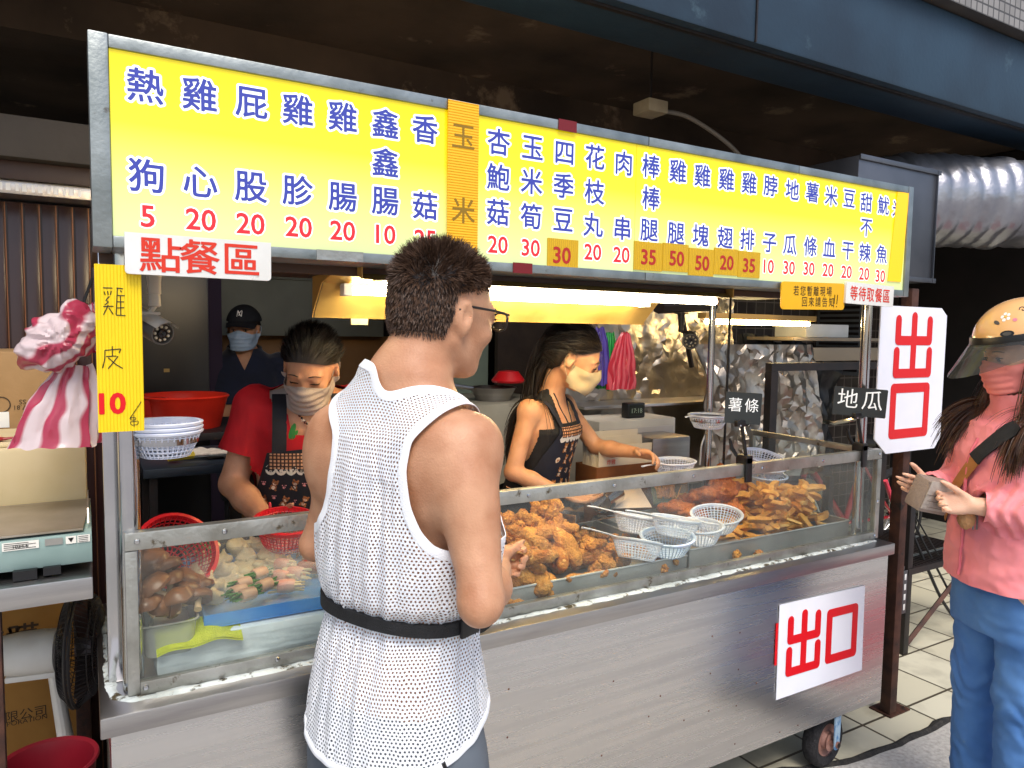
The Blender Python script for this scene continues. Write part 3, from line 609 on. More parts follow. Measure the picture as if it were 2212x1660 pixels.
# ================================================================== food cart
glass = sheetmat('clear_acrylic', '#f4f7f5', .012, .08, 1.4, smudge=.06, sm_scale=5, milky='#d8dcd8')
sealant = M('old_white_sealant', '#cdd6d6', .6, col2='#aab2ae', vs=12, spots=('#3f3620', 26, .53), bump=.5, bs=60)
cart = thing('food_cart', 'stainless steel food cart with glass display and wheels', 'food cart', (1.25, .33, 0))
b_ = MB(); b_.box((.017, .017, .216), (2.49, .64, .766), .004); b_.build('body_panel', steel_panel, cart, smooth=30)
rs = MB(); rust_m = M('rust_speck', '#5a3426', .8)
for px, py in ((165, 1220), (158, 1467), (1205, 950), (1338, 1120), (1195, 1140), (1327, 1305), (1187, 1332), (1642, 1405), (1550, 1440), (1346, 932), (1430, 1190), (880, 1360), (940, 1255), (700, 1180), (1320, 1500), (640, 1560), (1060, 1380)):
    q_ = at((1100+px*.452)/1.0687, (1040+py*.452)/1.0687, y=.0165); rs.sphere((q_[0], .0168, q_[2]), (.003, .0014, .003), 7)
rs.build('rust_specks', rust_m, cart)
b_ = MB(); b_.box((0, 0, .7665), (2.5, .66, .8075), .004); b_.build('countertop', steel, cart, smooth=30)
fr = MB()
fr.box((.05, .062, 1.106), (2.492, .088, 1.142), .003); fr.box((.05, .062, .812), (.072, .082, 1.105), .002); fr.box((2.468, .062, .812), (2.492, .082, 1.105), .002)
fr.box((.072, .062, .809), (2.468, .082, .836), .002)
fr.box((.05, .089, 1.118), (.07, .64, 1.140), .002); fr.box((2.47, .089, 1.118), (2.49, .64, 1.140), .002)
fr.box((.05, .64, .809), (.07, .66, 1.14), .002); fr.box((2.47, .64, .809), (2.49, .66, 1.14), .002)
for x in (.072, .235, .52, .98, 1.26, 1.56, 1.86, 2.16, 2.40, 2.478): fr.sphere((x, .061, 1.124), (.006, .004, .006), 8, m=1)
for x, z in ((.082, .824), (.34, .826), (2.478, .95), (2.47, .824)): fr.sphere((x, .061, z), (.006, .004, .006), 8, m=1)
fr.build('display_frame', [alu_dirty, chrome], cart, smooth=30)
b_ = MB(); b_.box((.0725, .070, .837), (2.4675, .074, 1.1055)); b_.build('front_pane', glass, cart, smooth=False)
b_ = MB(); b_.box((.058, .09, .81), (.062, .638, 1.117)); b_.build('side_pane', glass, cart, smooth=False)
b_ = MB(); b_.box((2.478, .09, .81), (2.482, .638, 1.117)); b_.build('side_pane', glass, cart, smooth=False)
# uneven bead of sealant along the foot of the frame and round the left pole
def bead(P, w0, h0, seed):
    P = resamp(P, 150); T = np.gradient(P, axis=0); T /= np.linalg.norm(T, axis=1)[:, None]; S = np.cross(T, Z3); k = fbm(P, 22, 4, seed); k2 = fbm(P, 40, 3, seed+5)
    rows = []
    for f, hh in ((-1, 0), (-.55, .75), (0, 1), (.55, .8), (1, 0)):
        rows.append(P+S*(f*(w0*(1+.6*k)))[:, None]+Z3*(hh*h0*(1+.7*k2))[:, None])
    return np.stack(rows, 0)
b_ = MB(); b_.grid(bead([(.10, .052, .8076), (2.46, .054, .8076)], .013, .004, 1)); b_.grid(bead([(.022, .55, .8076), (.022, .12, .8076), (.03, .08, .8076), (.06, .058, .8076), (.11, .05, .8076)], .010, .003, 9)); b_.build('sealant', sealant, cart)
po = MB(); po.tube([(.0625, .103, .808), (.0625, .103, 1.70)], .0195, 24); po.build('pole', chrome, cart)
po = MB(); po.box((.018, .15, .808), (.05, .182, 1.70), .004); po.build('pole', chrome, cart, smooth=30)
po = MB(); po.tube([(2.448, .12, .808), (2.448, .12, 1.70)], .018, 20); po.build('pole', chrome, cart)
q_ = at(1535, 800, y=.63); po = MB(); po.tube([(q_[0], .63, .808), (q_[0], .63, 1.70)], .014, 18); po.build('pole', chrome, cart)
po = MB(); po.tube([(.07, .63, .808), (.07, .63, 1.70)], .014, 14); po.build('pole', chrome, cart)
rf = MB(); rf.box((0.01, .131, 1.700), (2.49, .70, 1.722), .002); rf.box((.02, .132, 1.672), (2.48, .15, 1.699), .002); rf.build('roof', M('brown_laminate', '#4a3427', .5, col2='#3a281e', vs=5, stretch=(1, 8, 8)), cart, smooth=30)
tyre_m = M('worn_black_rubber', '#17161a', .85, col2='#2b2a2c', vs=40, bump=.7, bs=110); rim_m = M('rusty_pink_rim', '#a77f74', .6, .2, col2='#6d4a3e', vs=16); fork_m = M('pale_blue_fork', '#9fb9cd', .5, .1, col2='#4f7fb0', vs=38, vlo=.45, vhi=.6, stretch=(2, 2, 1))
def wheel(cx, cy, ang, par):
    ax = np.array([math.cos(ang), math.sin(ang), 0.]); side = np.array([-ax[1], ax[0], 0.]); A3 = np.stack([side, Z3, ax], 1)
    c = np.array([cx, cy, .1])
    wr = MB(); wr.lathe([(.03, .026), (.034, .034), (.03, .036), (.012, .036), (0, .037)], c, 20, axis=A3); wr.lathe([(.03, -.026), (.034, -.034), (.012, -.036), (0, -.036)], c, 20, axis=A3); wr.tube([c-ax*.05, c+ax*.062], .012, 10)
    root = MB().lathe([(.060, -.02), (.060, .02)], c, 28, axis=A3).build('wheel', rim_m, par)
    prof = [(.058, -.018), (.070, -.026), (.085, -.028), (.096, -.02), (.1, -.008), (.1, .008), (.096, .02), (.085, .028), (.070, .026), (.058, .018)]
    V = []; ty = MB(); n = 44
    for r_, h in prof:
        for j in range(n): t_ = 2*math.pi*j/n; rr = r_*(1+.018*mnoise.noise(Vector((j*.9, h*90, cx)))*(r_ > .08)); rr = min(rr, .1); V.append(c+side*rr*math.cos(t_)+Z3*rr*math.sin(t_)+ax*h)
    ty.add(V, [(i*n+j, i*n+(j+1) % n, (i+1)*n+(j+1) % n, (i+1)*n+j) for i in range(len(prof)-1) for j in range(n)]); ty.build('tyre', tyre_m, root)
    wr.lathe([(.058, .018), (.05, .012), (.034, .012), (.03, .026)], c, 24, axis=A3); wr.build('rim', rim_m, root)
    fk = MB()
    for sgn in (-1, 1):
        o = c+ax*sgn*.052; fk.prism([(-.016, -.012), (-.009, -.018), (.009, -.018), (.016, -.012), (.02, .117), (-.02, .117)], o, side, Z3, ax*sgn, .004)
        fk.tube([o+ax*sgn*.004, o+ax*sgn*.012], .009, 8, m=1)
    fk.box(c+[-.05, -.05, .1175], c+[.05, .05, .1155+.0]); fk.build('fork', [fork_m, black_metal], root, smooth=30)
for a in ((2.262, .088, R(-84)), (.25, .1, R(-52)), (2.25, .55, R(-40)), (.25, .55, R(-40))): wheel(*a, cart)
# ------------------------------------------------------------------ lamp fixture under the sign
tube_m = M('lit_tube', '#ffffff', .3, emit='#ffe2a0', es=34.); tube_w = M('lit_tube_white', '#ffffff', .3, emit='#ffedc4', es=26.)
shade_m = M('cream_reflector', '#b59a5c', .45, col2='#97793f', vs=8); shade_rim = M('cream_enamel', '#b98f4a', .4)
lamp = thing('strip_light', 'wide cream reflector lamp with two glowing tubes hanging under the menu sign', 'lamp', (1.1, .3, 1.69))
LY = .30
s0 = at(682, 566, y=LY+.16); s1 = at(1400, 690, y=LY+.16)
print('lamp', s0, s1)
sh = MB(); zz = 1.69
prof = [(LY-.20, 1.664), (LY-.13, 1.688), (LY+.02, 1.692), (LY+.13, 1.672), (LY+.22, 1.592), (LY+.225, 1.580)]
xa, xb = at(684, 640, y=LY+.2)[0], at(1400, 640, y=LY+.2)[0]
P = np.array([[(x, y, z) for y, z in prof] for x in (xa, xb)]); P2 = P.copy(); P2[:, :, 2] += .004
sh.grid(P); sh.grid(P2[:, ::-1]); sh.prism([(y, z) for y, z in prof]+[(LY+.22, 1.694), (LY-.2, 1.694)], (xa-.003, 0, 0), Y3, Z3, -X3, .003, m=1); sh.prism([(y, z) for y, z in prof]+[(LY+.22, 1.694), (LY-.2, 1.694)], (xb, 0, 0), Y3, Z3, X3, .003, m=1)
sh.build('lamp_shade', [shade_m, shade_rim], lamp, smooth=30)
a, b2 = at(748, 628, y=LY+.12), at(1392, 656, y=LY+.12)
tb = MB(); zt0 = 1.635; tb.tube([(a[0], LY+.12, a[2]), (b2[0], LY+.12, a[2])], .011, 14); tb.build('tube', tube_m, lamp)
eb = MB()
for x in (a[0], b2[0]): eb.box((x-.012, LY+.10, a[2]-.015), (x+.012, LY+.14, 1.672), .002)
eb.build_sides('tube_holder', white_plastic, lamp, 30, split=lambda c: c[0] < 1.2)
a, b2 = at(830, 612, y=LY-.08), at(1545, 652, y=LY-.08)
tb = MB(); tb.tube([(a[0], LY-.08, b2[2]), (b2[0], LY-.08, b2[2])], .011, 14); tb.build('tube', tube_w, lamp)
ba = MB(); ba.box((a[0]-.02, LY-.11, b2[2]+.0135), (b2[0]+.01, LY-.05, 1.6905), .003); ba.build('batten', M('grey_batten', '#8d8578', .5), lamp, smooth=30)
tgq = at(775, 690, y=LY+.22); tgm = MB(); tgm.box((tgq[0]-.025, LY+.212, 1.562), (tgq[0]+.025, LY+.22, 1.5795)); tgm.build('paper_tag', M('cream_paper', '#d6cda8', .7), lamp, smooth=False)
# ================================================================== people
def skinmat(name, col, col2): return M(name, col, .48, col2=col2, vs=16, vdet=6, sss=.12, bump=.14, bs=260, spots=None)
skin_tan = skinmat('tanned_skin', '#c39373', '#aa7656'); skin_fair = skinmat('fair_skin', '#cf9d7c', '#bf8965'); skin_mid = skinmat('warm_skin', '#d09b7a', '#bd8463'); skin_pale = skinmat('pale_skin', '#e0b79d', '#d3a285')
hair_dark = M('dark_brown_hair', '#2a1c15', .5, col2='#1a120e', vs=30); hair_black = M('black_brown_hair', '#171210', .52, col2='#241a15', vs=30)
def head_prims(f, c, Rm, s=1., k=.014, nose=1.):
    """c: middle of the skull at ear height; Rm columns: right, forward, up"""
    c = np.asarray(c, float); T = lambda *p: c+Rm@(np.array(p)*s)
    f.ell(T(0, -.012, .035), np.array([.076, .098, .088])*s, Rm, k); f.ell(T(0, -.03, .0), np.array([.070, .078, .082])*s, Rm, k)
    f.ell(T(0, .036, -.005), np.array([.064, .062, .085])*s, Rm, k); f.ell(T(0, .03, -.055), np.array([.056, .058, .058])*s, Rm, k)
    f.ell(T(0, .058, -.088), np.array([.030, .030, .026])*s, Rm, k*1.3)
    for sx in (-1, 1):
        f.cone(T(sx*.056, -.008, -.045), T(sx*.028, .055, -.092), .017*s, .017*s, k*1.2)
        f.ell(T(sx*.040, .066, -.026), np.array([.022, .02, .02])*s, Rm, k)
        f.ell(T(sx*.031, .094, .008), np.array([.019, .013, .012])*s, Rm, .008, op=-1)
        f.ell(T(sx*.031, .0835, .006), np.array([.0145, .0125, .0125])*s, Rm, .003)
        f.cone(T(sx*.016, .093, .022), T(sx*.046, .078, .024), .0085*s, .007*s, .010)
        R2 = Rm@rotm(0, 0, sx*-20); f.ell(T(sx*.078, -.008, .0), np.array([.010, .020, .033])*s, R2, .006); f.ell(T(sx*.085, -.004, .004), np.array([.006, .010, .018])*s, R2, .004, op=-1)
        f.ell(T(sx*.0775, -.002, -.027), np.array([.007, .010, .010])*s, R2, .006)
        f.ell(T(sx*.010, .098, -.036), np.array([.008, .010, .008])*s, Rm, .006)
    f.cone(T(0, .090, .012), T(0, .109*nose, -.030), .008*s, .0115*s, .010); f.ell(T(0, .084, -.062), np.array([.024, .010, .007])*s, Rm, .008); f.ell(T(0, .080, -.073), np.array([.020, .010, .007])*s, Rm, .008)
    return T
def hand_prims(f, wr, Rm, side=1, curl=(30, 35, 40, 45), thumb=25, s=1., spread=6., bend2=1.0, pinch=0.):
    """wr: wrist; Rm columns: towards the thumb side, along the fingers, out of the back of the hand"""
    wr = np.asarray(wr, float); T = lambda x, y, z: wr+Rm@(np.array([x, y, z])*s)
    f.ell(T(0, .048, -.002), np.array([.036, .046, .0145])*s, Rm, .010); f.cone(T(.016, .02, -.004), T(.026, .076, 0), .012*s, .011*s, .012); f.cone(T(-.014, .02, -.004), T(-.027, .07, -.002), .012*s, .010*s, .012)
    for i, (x, y, L_) in enumerate(((.027, .084, .072), (.009, .088, .080), (-.009, .085, .074), (-.026, .077, .058))):
        a = curl[i]; p = T(x, y, 0); d0 = (1.5-i)*spread; r0 = .0088*s
        ang = 0; lens = np.array([.45, .31, .24])*L_*s; rr = [r0, r0*.93, r0*.84, r0*.70]
        for j in range(3):
            ang += a*(1 if j == 0 else bend2); d = Rm@np.array([math.sin(R(d0))*math.cos(R(ang)), math.cos(R(d0))*math.cos(R(ang)), -math.sin(R(ang))]); q = p+d*lens[j]
            f.cone(p, q, rr[j], rr[j+1], .0035); p = q
    p = T(.024, .022, -.006); th = R(thumb)
    for j, L_ in enumerate((.044, .033, .026)):
        a = th*(1-.35*j); d = Rm@np.array([math.sin(a+.35), math.cos(a+.35)*math.cos(R(pinch)), -.35-math.sin(R(pinch))*(.4+.3*j)]); d /= np.linalg.norm(d); q = p+d*L_*s; f.cone(p, q, (.0135, .0105, .0095)[j]*s, (.0105, .0095, .0072)[j]*s, .006 if j == 0 else .0035); p = q
def strands(P, D, L_, w_, seg=3, grav=0., seed=0, field=None, clear=.004, droop=.0, jit=.1, taper=True, wavy=0.):
    """tapered flat hair ribbons from roots P along D"""
    rg = np.random.default_rng(seed); n = len(P); p = P.copy(); d = D/np.linalg.norm(D, axis=1)[:, None]; rows = [p.copy()]; L_ = np.broadcast_to(L_, (n,)); st = (L_/seg)[:, None]
    bias = rg.normal(0, jit, (n, 3))
    for i in range(seg):
        d = d+bias*.5+rg.normal(0, jit*.3, (n, 3)); d[:, 2] -= grav; d /= np.linalg.norm(d, axis=1)[:, None]; q = p+d*st
        if field is not None:
            for _ in range(2):
                v = field.at(q); m = v < clear
                if m.any(): q[m] += field.grad(q[m])*(clear-v[m])[:, None]
            d = q-p; d /= np.linalg.norm(d, axis=1)[:, None]+1e-9
        p = q; rows.append(p.copy())
    side = np.cross(D, rg.normal(0, 1, (n, 3))); side /= np.linalg.norm(side, axis=1)[:, None]+1e-9
    V = []; wd = np.broadcast_to(w_, (n,))[:, None]
    for i, r_ in enumerate(rows):
        t = i/seg; k = (1-t**2*.95) if taper else (1-.5*max(0, t-.8)/.2); V += [r_-side*wd*k/2, r_+side*wd*k/2]
    V = np.stack(V, 1); m = V.shape[1]; b = (np.arange(n)*m)[:, None]; F = np.concatenate([b+np.array([[2*i, 2*i+1, 2*i+3, 2*i+2]]) for i in range(seg)])
    return V.reshape(-1, 3), F
def hcoord(V, c, Rm, s=1.): return ((V-np.asarray(c))@Rm)/s
def person_root(label, x, y, az, z=0.):
    """az: the direction the person faces, clockwise from +Y"""
    t = thing('person', label, 'person', (x, y, z), -R(az)); return t
def sub_mesh(name, VF, mat, par, **k): return link_mesh(name, VF[0], VF[1], mat, parent=par, local=True, **k)
# ------------------------------------------------------------------ man in the mesh tank top
man = person_root('man seen from behind in a white mesh tank top with a black waist strap', .490, -.262, 65)
f = Field(); CX = .03
TORSO = [(.70, 0, .0, .158, .112), (.80, 0, 0, .158, .118), (.92, .002, 0, .148, .110), (1.02, .006, .005, .132, .100), (1.12, .024, .005, .155, .106), (1.24, .032, 0, .168, .112), (1.32, .034, -.006, .166, .106), (1.375, .03, -.012, .142, .090), (1.43, .032, -.012, .105, .068), (1.462, .034, -.008, .066, .058)]
f.loft(TORSO, .03)
hc = np.array([.066, .052, 1.578]); HR = rotm(-8, 4, -16)     # turned to his right, a little bowed
f.cone((.036, -.012, 1.42), hc+HR@np.array([0, -.028, -.05]), .060, .058, .035)
T = head_prims(f, hc, HR, .97)
f.cone((.12, -.03, 1.395), (.055, -.02, 1.475), .036, .038, .05); f.cone((-.06, -.03, 1.395), (.015, -.02, 1.475), .036, .038, .05)
shR, elR, wrR = np.array([CX+.160, -.022, 1.352]), np.array([.262, -.085, 1.122]), np.array([.150, .120, 1.098])
shL, elL, wrL = np.array([CX-.146, .0, 1.350]), np.array([-.205, -.01, 1.115]), np.array([-.10, .20, 1.06])
for sh_, el, wr, sg in ((shR, elR, wrR, 1), (shL, elL, wrL, -1)):
    f.ell(sh_+np.array([sg*.004, 0, .0]), (.050, .052, .060), None, .045); f.cone(sh_, el, .045, .036, .025); f.ell(sh_*.55+el*.45+np.array([0, -.012, 0]), (.038, .042, .09), None, .02)
    f.cone(el, el*.6+wr*.4, .034, .037, .015); f.ell(el+(el-wr)*.07+np.array([0, 0, -.010]), (.019, .021, .021), None, .018); f.cone(el*.6+wr*.4, wr, .037, .025, .02)
    f.ell(sh_*.5+np.array([sg*.06, -.06, .64]), (.06, .035, .08), None, .05)
fwd = wrR-elR; fwd /= np.linalg.norm(fwd); th_ = np.cross(fwd, Z3); th_ /= np.linalg.norm(th_)
RH = np.stack([Z3-fwd*(fwd@Z3), fwd, -th_], 1); RH[:, 0] /= np.linalg.norm(RH[:, 0]); RH[:, 2] = np.cross(RH[:, 0], RH[:, 1])
hand_prims(f, wrR, RH, 1, (62, 68, 72, 74), -15, .9)
fwd = wrL-elL; fwd /= np.linalg.norm(fwd); a0 = Z3-fwd*(fwd@Z3); a0 /= np.linalg.norm(a0); hand_prims(f, wrL, np.stack([a0, fwd, np.cross(a0, fwd)], 1), -1, (35, 40, 45, 48), 20)
for sx in (-1, 1):
    f.chain([(sx*.088, 0, .80), (sx*.095, .01, .46), (sx*.10, -.01, .09)], [.085, .056, .040], .03); f.ell((sx*.10, .055, .045), (.042, .11, .04), None, .03)
f.eval(.0058, .035); V, F = f.mesh(0, 2); body = sub_mesh('body', (V, F), skin_tan, man); man_f = f
# tank top: a looser shell, cut at neck, armholes and hem
g = Field(); g.loft(TORSO, .03); g.cone((.036, -.012, 1.42), hc+HR@np.array([0, -.028, -.05]), .062, .060, .035); g.cone((.12, -.03, 1.395), (.055, -.02, 1.475), .036, .038, .05); g.cone((-.06, -.03, 1.395), (.015, -.02, 1.475), .036, .038, .05)
for sh_, sg in ((shR, 1), (shL, -1)): g.ell(sh_+np.array([sg*.004, 0, .0]), (.054, .056, .062), None, .045); g.ell(sh_*.5+np.array([sg*.06, -.06, .64]), (.06, .035, .08), None, .05)
ST = [(.745, .004, 0, .172, .146), (.80, .004, 0, .172, .144), (.88, .004, 0, .164, .134), (.96, .006, 0, .152, .120), (1.03, .012, .004, .142, .108), (1.05, .013, .004, .142, .108), (1.078, .022, .0, .166, .122), (1.12, .026, -.002, .172, .126), (1.2, .034, -.004, .180, .124), (1.3, .036, -.008, .170, .110), (1.35, .03, -.012, .14, .092)]
g.loft(ST, .015); g.eval(.0058, .035, f.lo, f.lo+f.h*(f.n-1)); V, F = g.mesh(.007, 3)
zz = V[:, 2]; ax_ = np.abs(V[:, 0]-(.042)); fz = np.interp(zz, [1.15, 1.172, 1.178, 1.19, 1.215, 1.26, 1.32, 1.37, 1.41, 1.45, 1.50], [.40, .30, .160, .132, .112, .094, .085, .090, .122, .145, .16])
gneck = np.where(zz > 1.30, 1-np.sqrt(((V[:, 0]-.056)/.100)**2+((V[:, 1]-.012)/.104)**2)-np.clip((1.425-zz)*14, 0, 2), -1.)
gn = np.maximum.reduce([.786+.055*(1-np.cos(np.arctan2(V[:, 0], -V[:, 1])-.25))-zz+.004*np.sin(V[:, 0]*19), ax_-fz, gneck*.09, zz-1.6, (np.linalg.norm(V-hc, axis=1) < .17)*1.-.5])
k_ = zz < 1.13; gn = np.where(k_, np.maximum(.786+.055*(1-np.cos(np.arctan2(V[:, 0], -V[:, 1])-.25))-zz+.004*np.sin(V[:, 0]*19), np.where(ax_ > .235, .05, -.05)), gn)
# below the armpit keep only the torso, never the arms
tl = Field().loft(ST, .0); X = V; rows = np.array(ST); iv = [np.interp(zz, rows[:, 0], rows[:, i]) for i in (1, 2, 3, 4)]
rr = np.sqrt(((V[:, 0]-iv[0])/iv[2])**2+((V[:, 1]-iv[1])/iv[3])**2); gn = np.maximum(gn, np.where(zz < 1.22, (rr-1.35)*.2, -1))
N_ = vnorm(V, F); th = np.arctan2(V[:, 0]-iv[0], -(V[:, 1]-iv[1]))
fold = .0045*fbm(np.c_[th*1.0, th*0, zz*.55], 6.5, 3, 3.)*np.clip((1.42-zz)*6, .15, 1)+.004*fbm(np.c_[th, zz, zz*0], 3., 3, 8.)*(zz < 1.3)
pk = np.exp(-((zz-1.04)/.05)**2); fold += pk*.0035*np.sin(th*34+3*np.sin(th*5))*.6
V = V+N_*(fold+.001)[:, None]
bl = np.clip((zz-1.32)/.06, 0, 1); uv = np.c_[th*.165*(1-bl)+(V[:, 0]-.028)*bl, zz+np.maximum(0, V[:, 1]+.11)*bl]
uv = uv+.0035*np.c_[fbm(V, 16, 3, 2.), fbm(V, 16, 3, 9.)]
V, Tt, uv, seg = clip(V, F, gn, uv)
mt = M('white_mesh_knit', '#e8ebf0', .75, col2='#dfe3ea', vs=20, bump=.25, bs=420, sheen=.2)
def make_mesh_holes(m, pitch, thr=1.1):
    N = m.node_tree.nodes; L = m.node_tree.links; b = N['Principled BSDF']; out = N['Material Output']; uvn = N.new('ShaderNodeUVMap'); uvn.uv_map = 'UVMap'
    K = 4*math.pi/(math.sqrt(3)*pitch); acc = None
    for a in (90, 30, -30):
        d = N.new('ShaderNodeVectorMath'); d.operation = 'DOT_PRODUCT'; d.inputs[1].default_value = (K*math.cos(R(a)), K*math.sin(R(a)), 0); L.new(uvn.outputs[0], d.inputs[0])
        c = N.new('ShaderNodeMath'); c.operation = 'COSINE'; L.new(d.outputs['Value'], c.inputs[0])
        if acc is None: acc = c
        else: q = N.new('ShaderNodeMath'); q.operation = 'ADD'; L.new(acc.outputs[0], q.inputs[0]); L.new(c.outputs[0], q.inputs[1]); acc = q
    mr = N.new('ShaderNodeMapRange'); mr.inputs[1].default_value = thr; mr.inputs[2].default_value = thr+.35; L.new(acc.outputs[0], mr.inputs[0])
    tr = N.new('ShaderNodeBsdfTransparent'); mx = N.new('ShaderNodeMixShader'); L.new(mr.outputs[0], mx.inputs[0]); L.new(b.outputs[0], mx.inputs[1]); L.new(tr.outputs[0], mx.inputs[2]); L.new(mx.outputs[0], out.inputs[0])
make_mesh_holes(mt, .0074, .78)
top = link_mesh('tank_top', V, Tt, mt, parent=man, local=True, uv=uv)
bind = M('white_binding', '#eef1f6', .7, bump=.2, bs=500); b_ = MB()
def band(mb, P, N_, w_, th, cl=True, m=None):
    T_ = (np.roll(P, -1, 0)-np.roll(P, 1, 0)) if cl else np.gradient(P, axis=0); T_ /= np.linalg.norm(T_, axis=1)[:, None]+1e-12; S = np.cross(T_, N_); S /= np.linalg.norm(S, axis=1)[:, None]+1e-12
    rows = [P+S*(a*w_)+N_*(b*th) for a, b in ((-1, -.6), (-1, .6), (-.6, 1), (.6, 1), (1, .6), (1, -.6))]; Q = np.stack(rows, 1)
    if cl: Q = np.concatenate([Q, Q[:1]])
    mb.grid(Q, m); return mb
for lp, cl in loops(seg):
    P = V[lp]; P = resamp(np.r_[P, P[:1]] if cl else P, max(24, int(len(P)*.7))); P = P[:-1] if cl else P; P = smooth_line(P, 12, cl)
    if len(P) < 20: continue
    Nb = g.grad(P, .012); big = P[:, 2].mean() < .9; b_ = MB()
    band(b_, P, Nb, .0085 if not big else .006, .0014 if not big else .003, cl); b_.build('binding', bind, top, local=True)
# waist strap with buckle and pouch
b_ = MB(); a = np.linspace(0, 2*np.pi, 90, endpoint=False); rr_ = [np.interp(1.042, rows[:, 0], rows[:, i]) for i in (1, 2, 3, 4)]
ring = lambda z, o: np.stack([rr_[0]+(rr_[2]+o)*np.sign(np.sin(a))*np.abs(np.sin(a))**(2/2.3), rr_[1]-(rr_[3]+o)*np.sign(np.cos(a))*np.abs(np.cos(a))**(2/2.3), z+.004*np.sin(2*a+1)-.05*np.sin(a)*rr_[2]], 1)
Gs = np.stack([ring(1.034, .010), ring(1.034, .021), ring(1.056, .021), ring(1.056, .010)], 0); b_.grid(Gs, close=True)
strap = b_.build('waist_strap', M('black_webbing', '#121316', .75, bump=.4, bs=500, col2='#1d1f22', vs=60), man, local=True)
i0 = 22; c0 = ring(1.044, .023)[i0]; tdir = ring(1.044, .02)[i0+1]-ring(1.044, .02)[i0-1]; tdir /= np.linalg.norm(tdir); nd = np.cross(tdir, Z3)
b_ = MB(); b_.box((-.024, -.004, -.016), (.024, .004, .016), .003, rot=np.stack([tdir, nd, Z3], 1)); b_.V[-1] += c0; b_.build('buckle', black_plastic, strap, local=True, smooth=30)
pf = Field(); pf.ell((.112, .095, 1.015), (.022, .05, .048), rotm(0, 0, -30), .01); pf.eval(.006, .01); pv = pf.mesh(); sub_mesh('waist_pouch', pv, MATS['black_webbing'], man)
# grey trousers
p = Field(); p.loft([(.62, .006, 0, .172, .125), (.72, .006, 0, .174, .134), (.80, .006, 0, .170, .134), (.90, .004, 0, .152, .120)], .03)
for sx in (-1, 1): p.chain([(sx*.092, 0, .74), (sx*.10, .012, .46), (sx*.105, 0, .07)], [.098, .082, .075], .04)
p.eval(.008, .02); V, F = p.mesh(0, 2); N_ = vnorm(V, F); V = V+N_*(.006*fbm(V*np.array([1, 1, .6]), 9, 3, 5.))[:, None]; V, Tt, _, _ = clip(V, F, np.maximum(V[:, 2]-.88, .03-V[:, 2]))
tr_ = sub_mesh('trousers', (V, Tt), M('grey_trousers', '#5d656e', .75, col2='#505760', vs=9, bump=.15, bs=500), man)
b_ = MB(); zp = resamp([(.172, -.066, .815), (.184, -.048, .75), (.178, -.02, .66)], 12); b_.tube(zp, .004, 6); b_.build('pocket_zip', black_plastic, tr_, local=True)
b_ = MB()
for sx in (-1, 1): b_.sphere((sx*.105, .055, .045), (.05, .14, .045), 14)
b_.build_sides('shoe', M('dark_shoes', '#25262a', .6), man, local=True)
# hair: a cap close to the skull plus thousands of short strands
def hair_zone(H, ys, zs): return np.interp(H[:, 1], ys, zs)-H[:, 2]
f2 = Field(); head_prims(f2, hc, HR, .97); f2.eval(.005, .03)
V, F = f2.mesh(.005, 2); H = hcoord(V, hc, HR, .97); zn = hair_zone(H, [-.12, -.075, -.045, -.025, .0, .025, .05, .07, .12], [-.088, -.084, -.060, -.022, .045, .048, .055, .07, .088])+.006*np.sin(H[:, 0]*160)*(H[:, 1] < -.02)+.004*np.sin(H[:, 1]*230)
zn += np.where((np.abs(H[:, 0]) > .07) & (H[:, 2] < .045) & (H[:, 1] > -.032), .06, 0)
Vc, Tc, _, _ = clip(V, F, zn*.5+.006); V2, T2, H2, _ = clip(V, F, zn*.5, np.c_[H, zn]); cap = sub_mesh('hair', (Vc-vnorm(Vc, Tc)*.003, Tc), hair_dark, man); edge_d = -H2[:, 3]
tri = V2[T2]; ar = np.linalg.norm(np.cross(tri[:, 1]-tri[:, 0], tri[:, 2]-tri[:, 0]), axis=1); rg = np.random.default_rng(3)
def scatter(V, T, n, rg, wgt=None):
    tri = V[T]; ar = np.linalg.norm(np.cross(tri[:, 1]-tri[:, 0], tri[:, 2]-tri[:, 0]), axis=1)
    if wgt is not None: ar = ar*wgt[T].mean(1)
    i = rg.choice(len(T), n, p=ar/ar.sum()); r1 = np.sqrt(rg.random(n)); r2 = rg.random(n); b = np.stack([1-r1, r1*(1-r2), r1*r2], 1)
    return (tri[i]*b[:, :, None]).sum(1), i, b
P, ti, bc = scatter(V2, T2, 13000, rg); Nn = (vnorm(V2, T2)[T2[ti]]*bc[:, :, None]).sum(1); Hh = hcoord(P, hc, HR, .97)
upk = np.clip((Hh[:, 2]-.03)/.06, 0, 1); down = -HR[:, 2]; clump = np.stack([fbm(P*1., 38, 2, s_) for s_ in (1., 7., 13.)], 1)
D = Nn*(.38+.75*upk)[:, None]+down*(.85*(1-upk))[:, None]-HR[:, 1]*(.15*upk*np.clip(Hh[:, 1]/.08, 0, 1))[:, None]+clump*(.25+.75*upk)[:, None]
L_ = (.009+.012*upk+.004*np.clip(Hh[:, 2]/.09, 0, 1))*rg.uniform(.6, 1.15, len(P))*(1-.35*np.clip(Hh[:, 1]/.09, 0, 1))*np.clip((Hh[:, 2]+.115)/.05, .35, 1)*np.clip(((edge_d[T2[ti]]*bc).sum(1)+.004)/.03, .30, 1)
hv = strands(P-Nn*.002, D, L_, .0017, 3, .03, 5, jit=.10); sub_mesh('hair_strands', hv, M('brown_hair_strands', '#5c4434', .55, col2='#33231a', vs=120), cap, smooth=False)
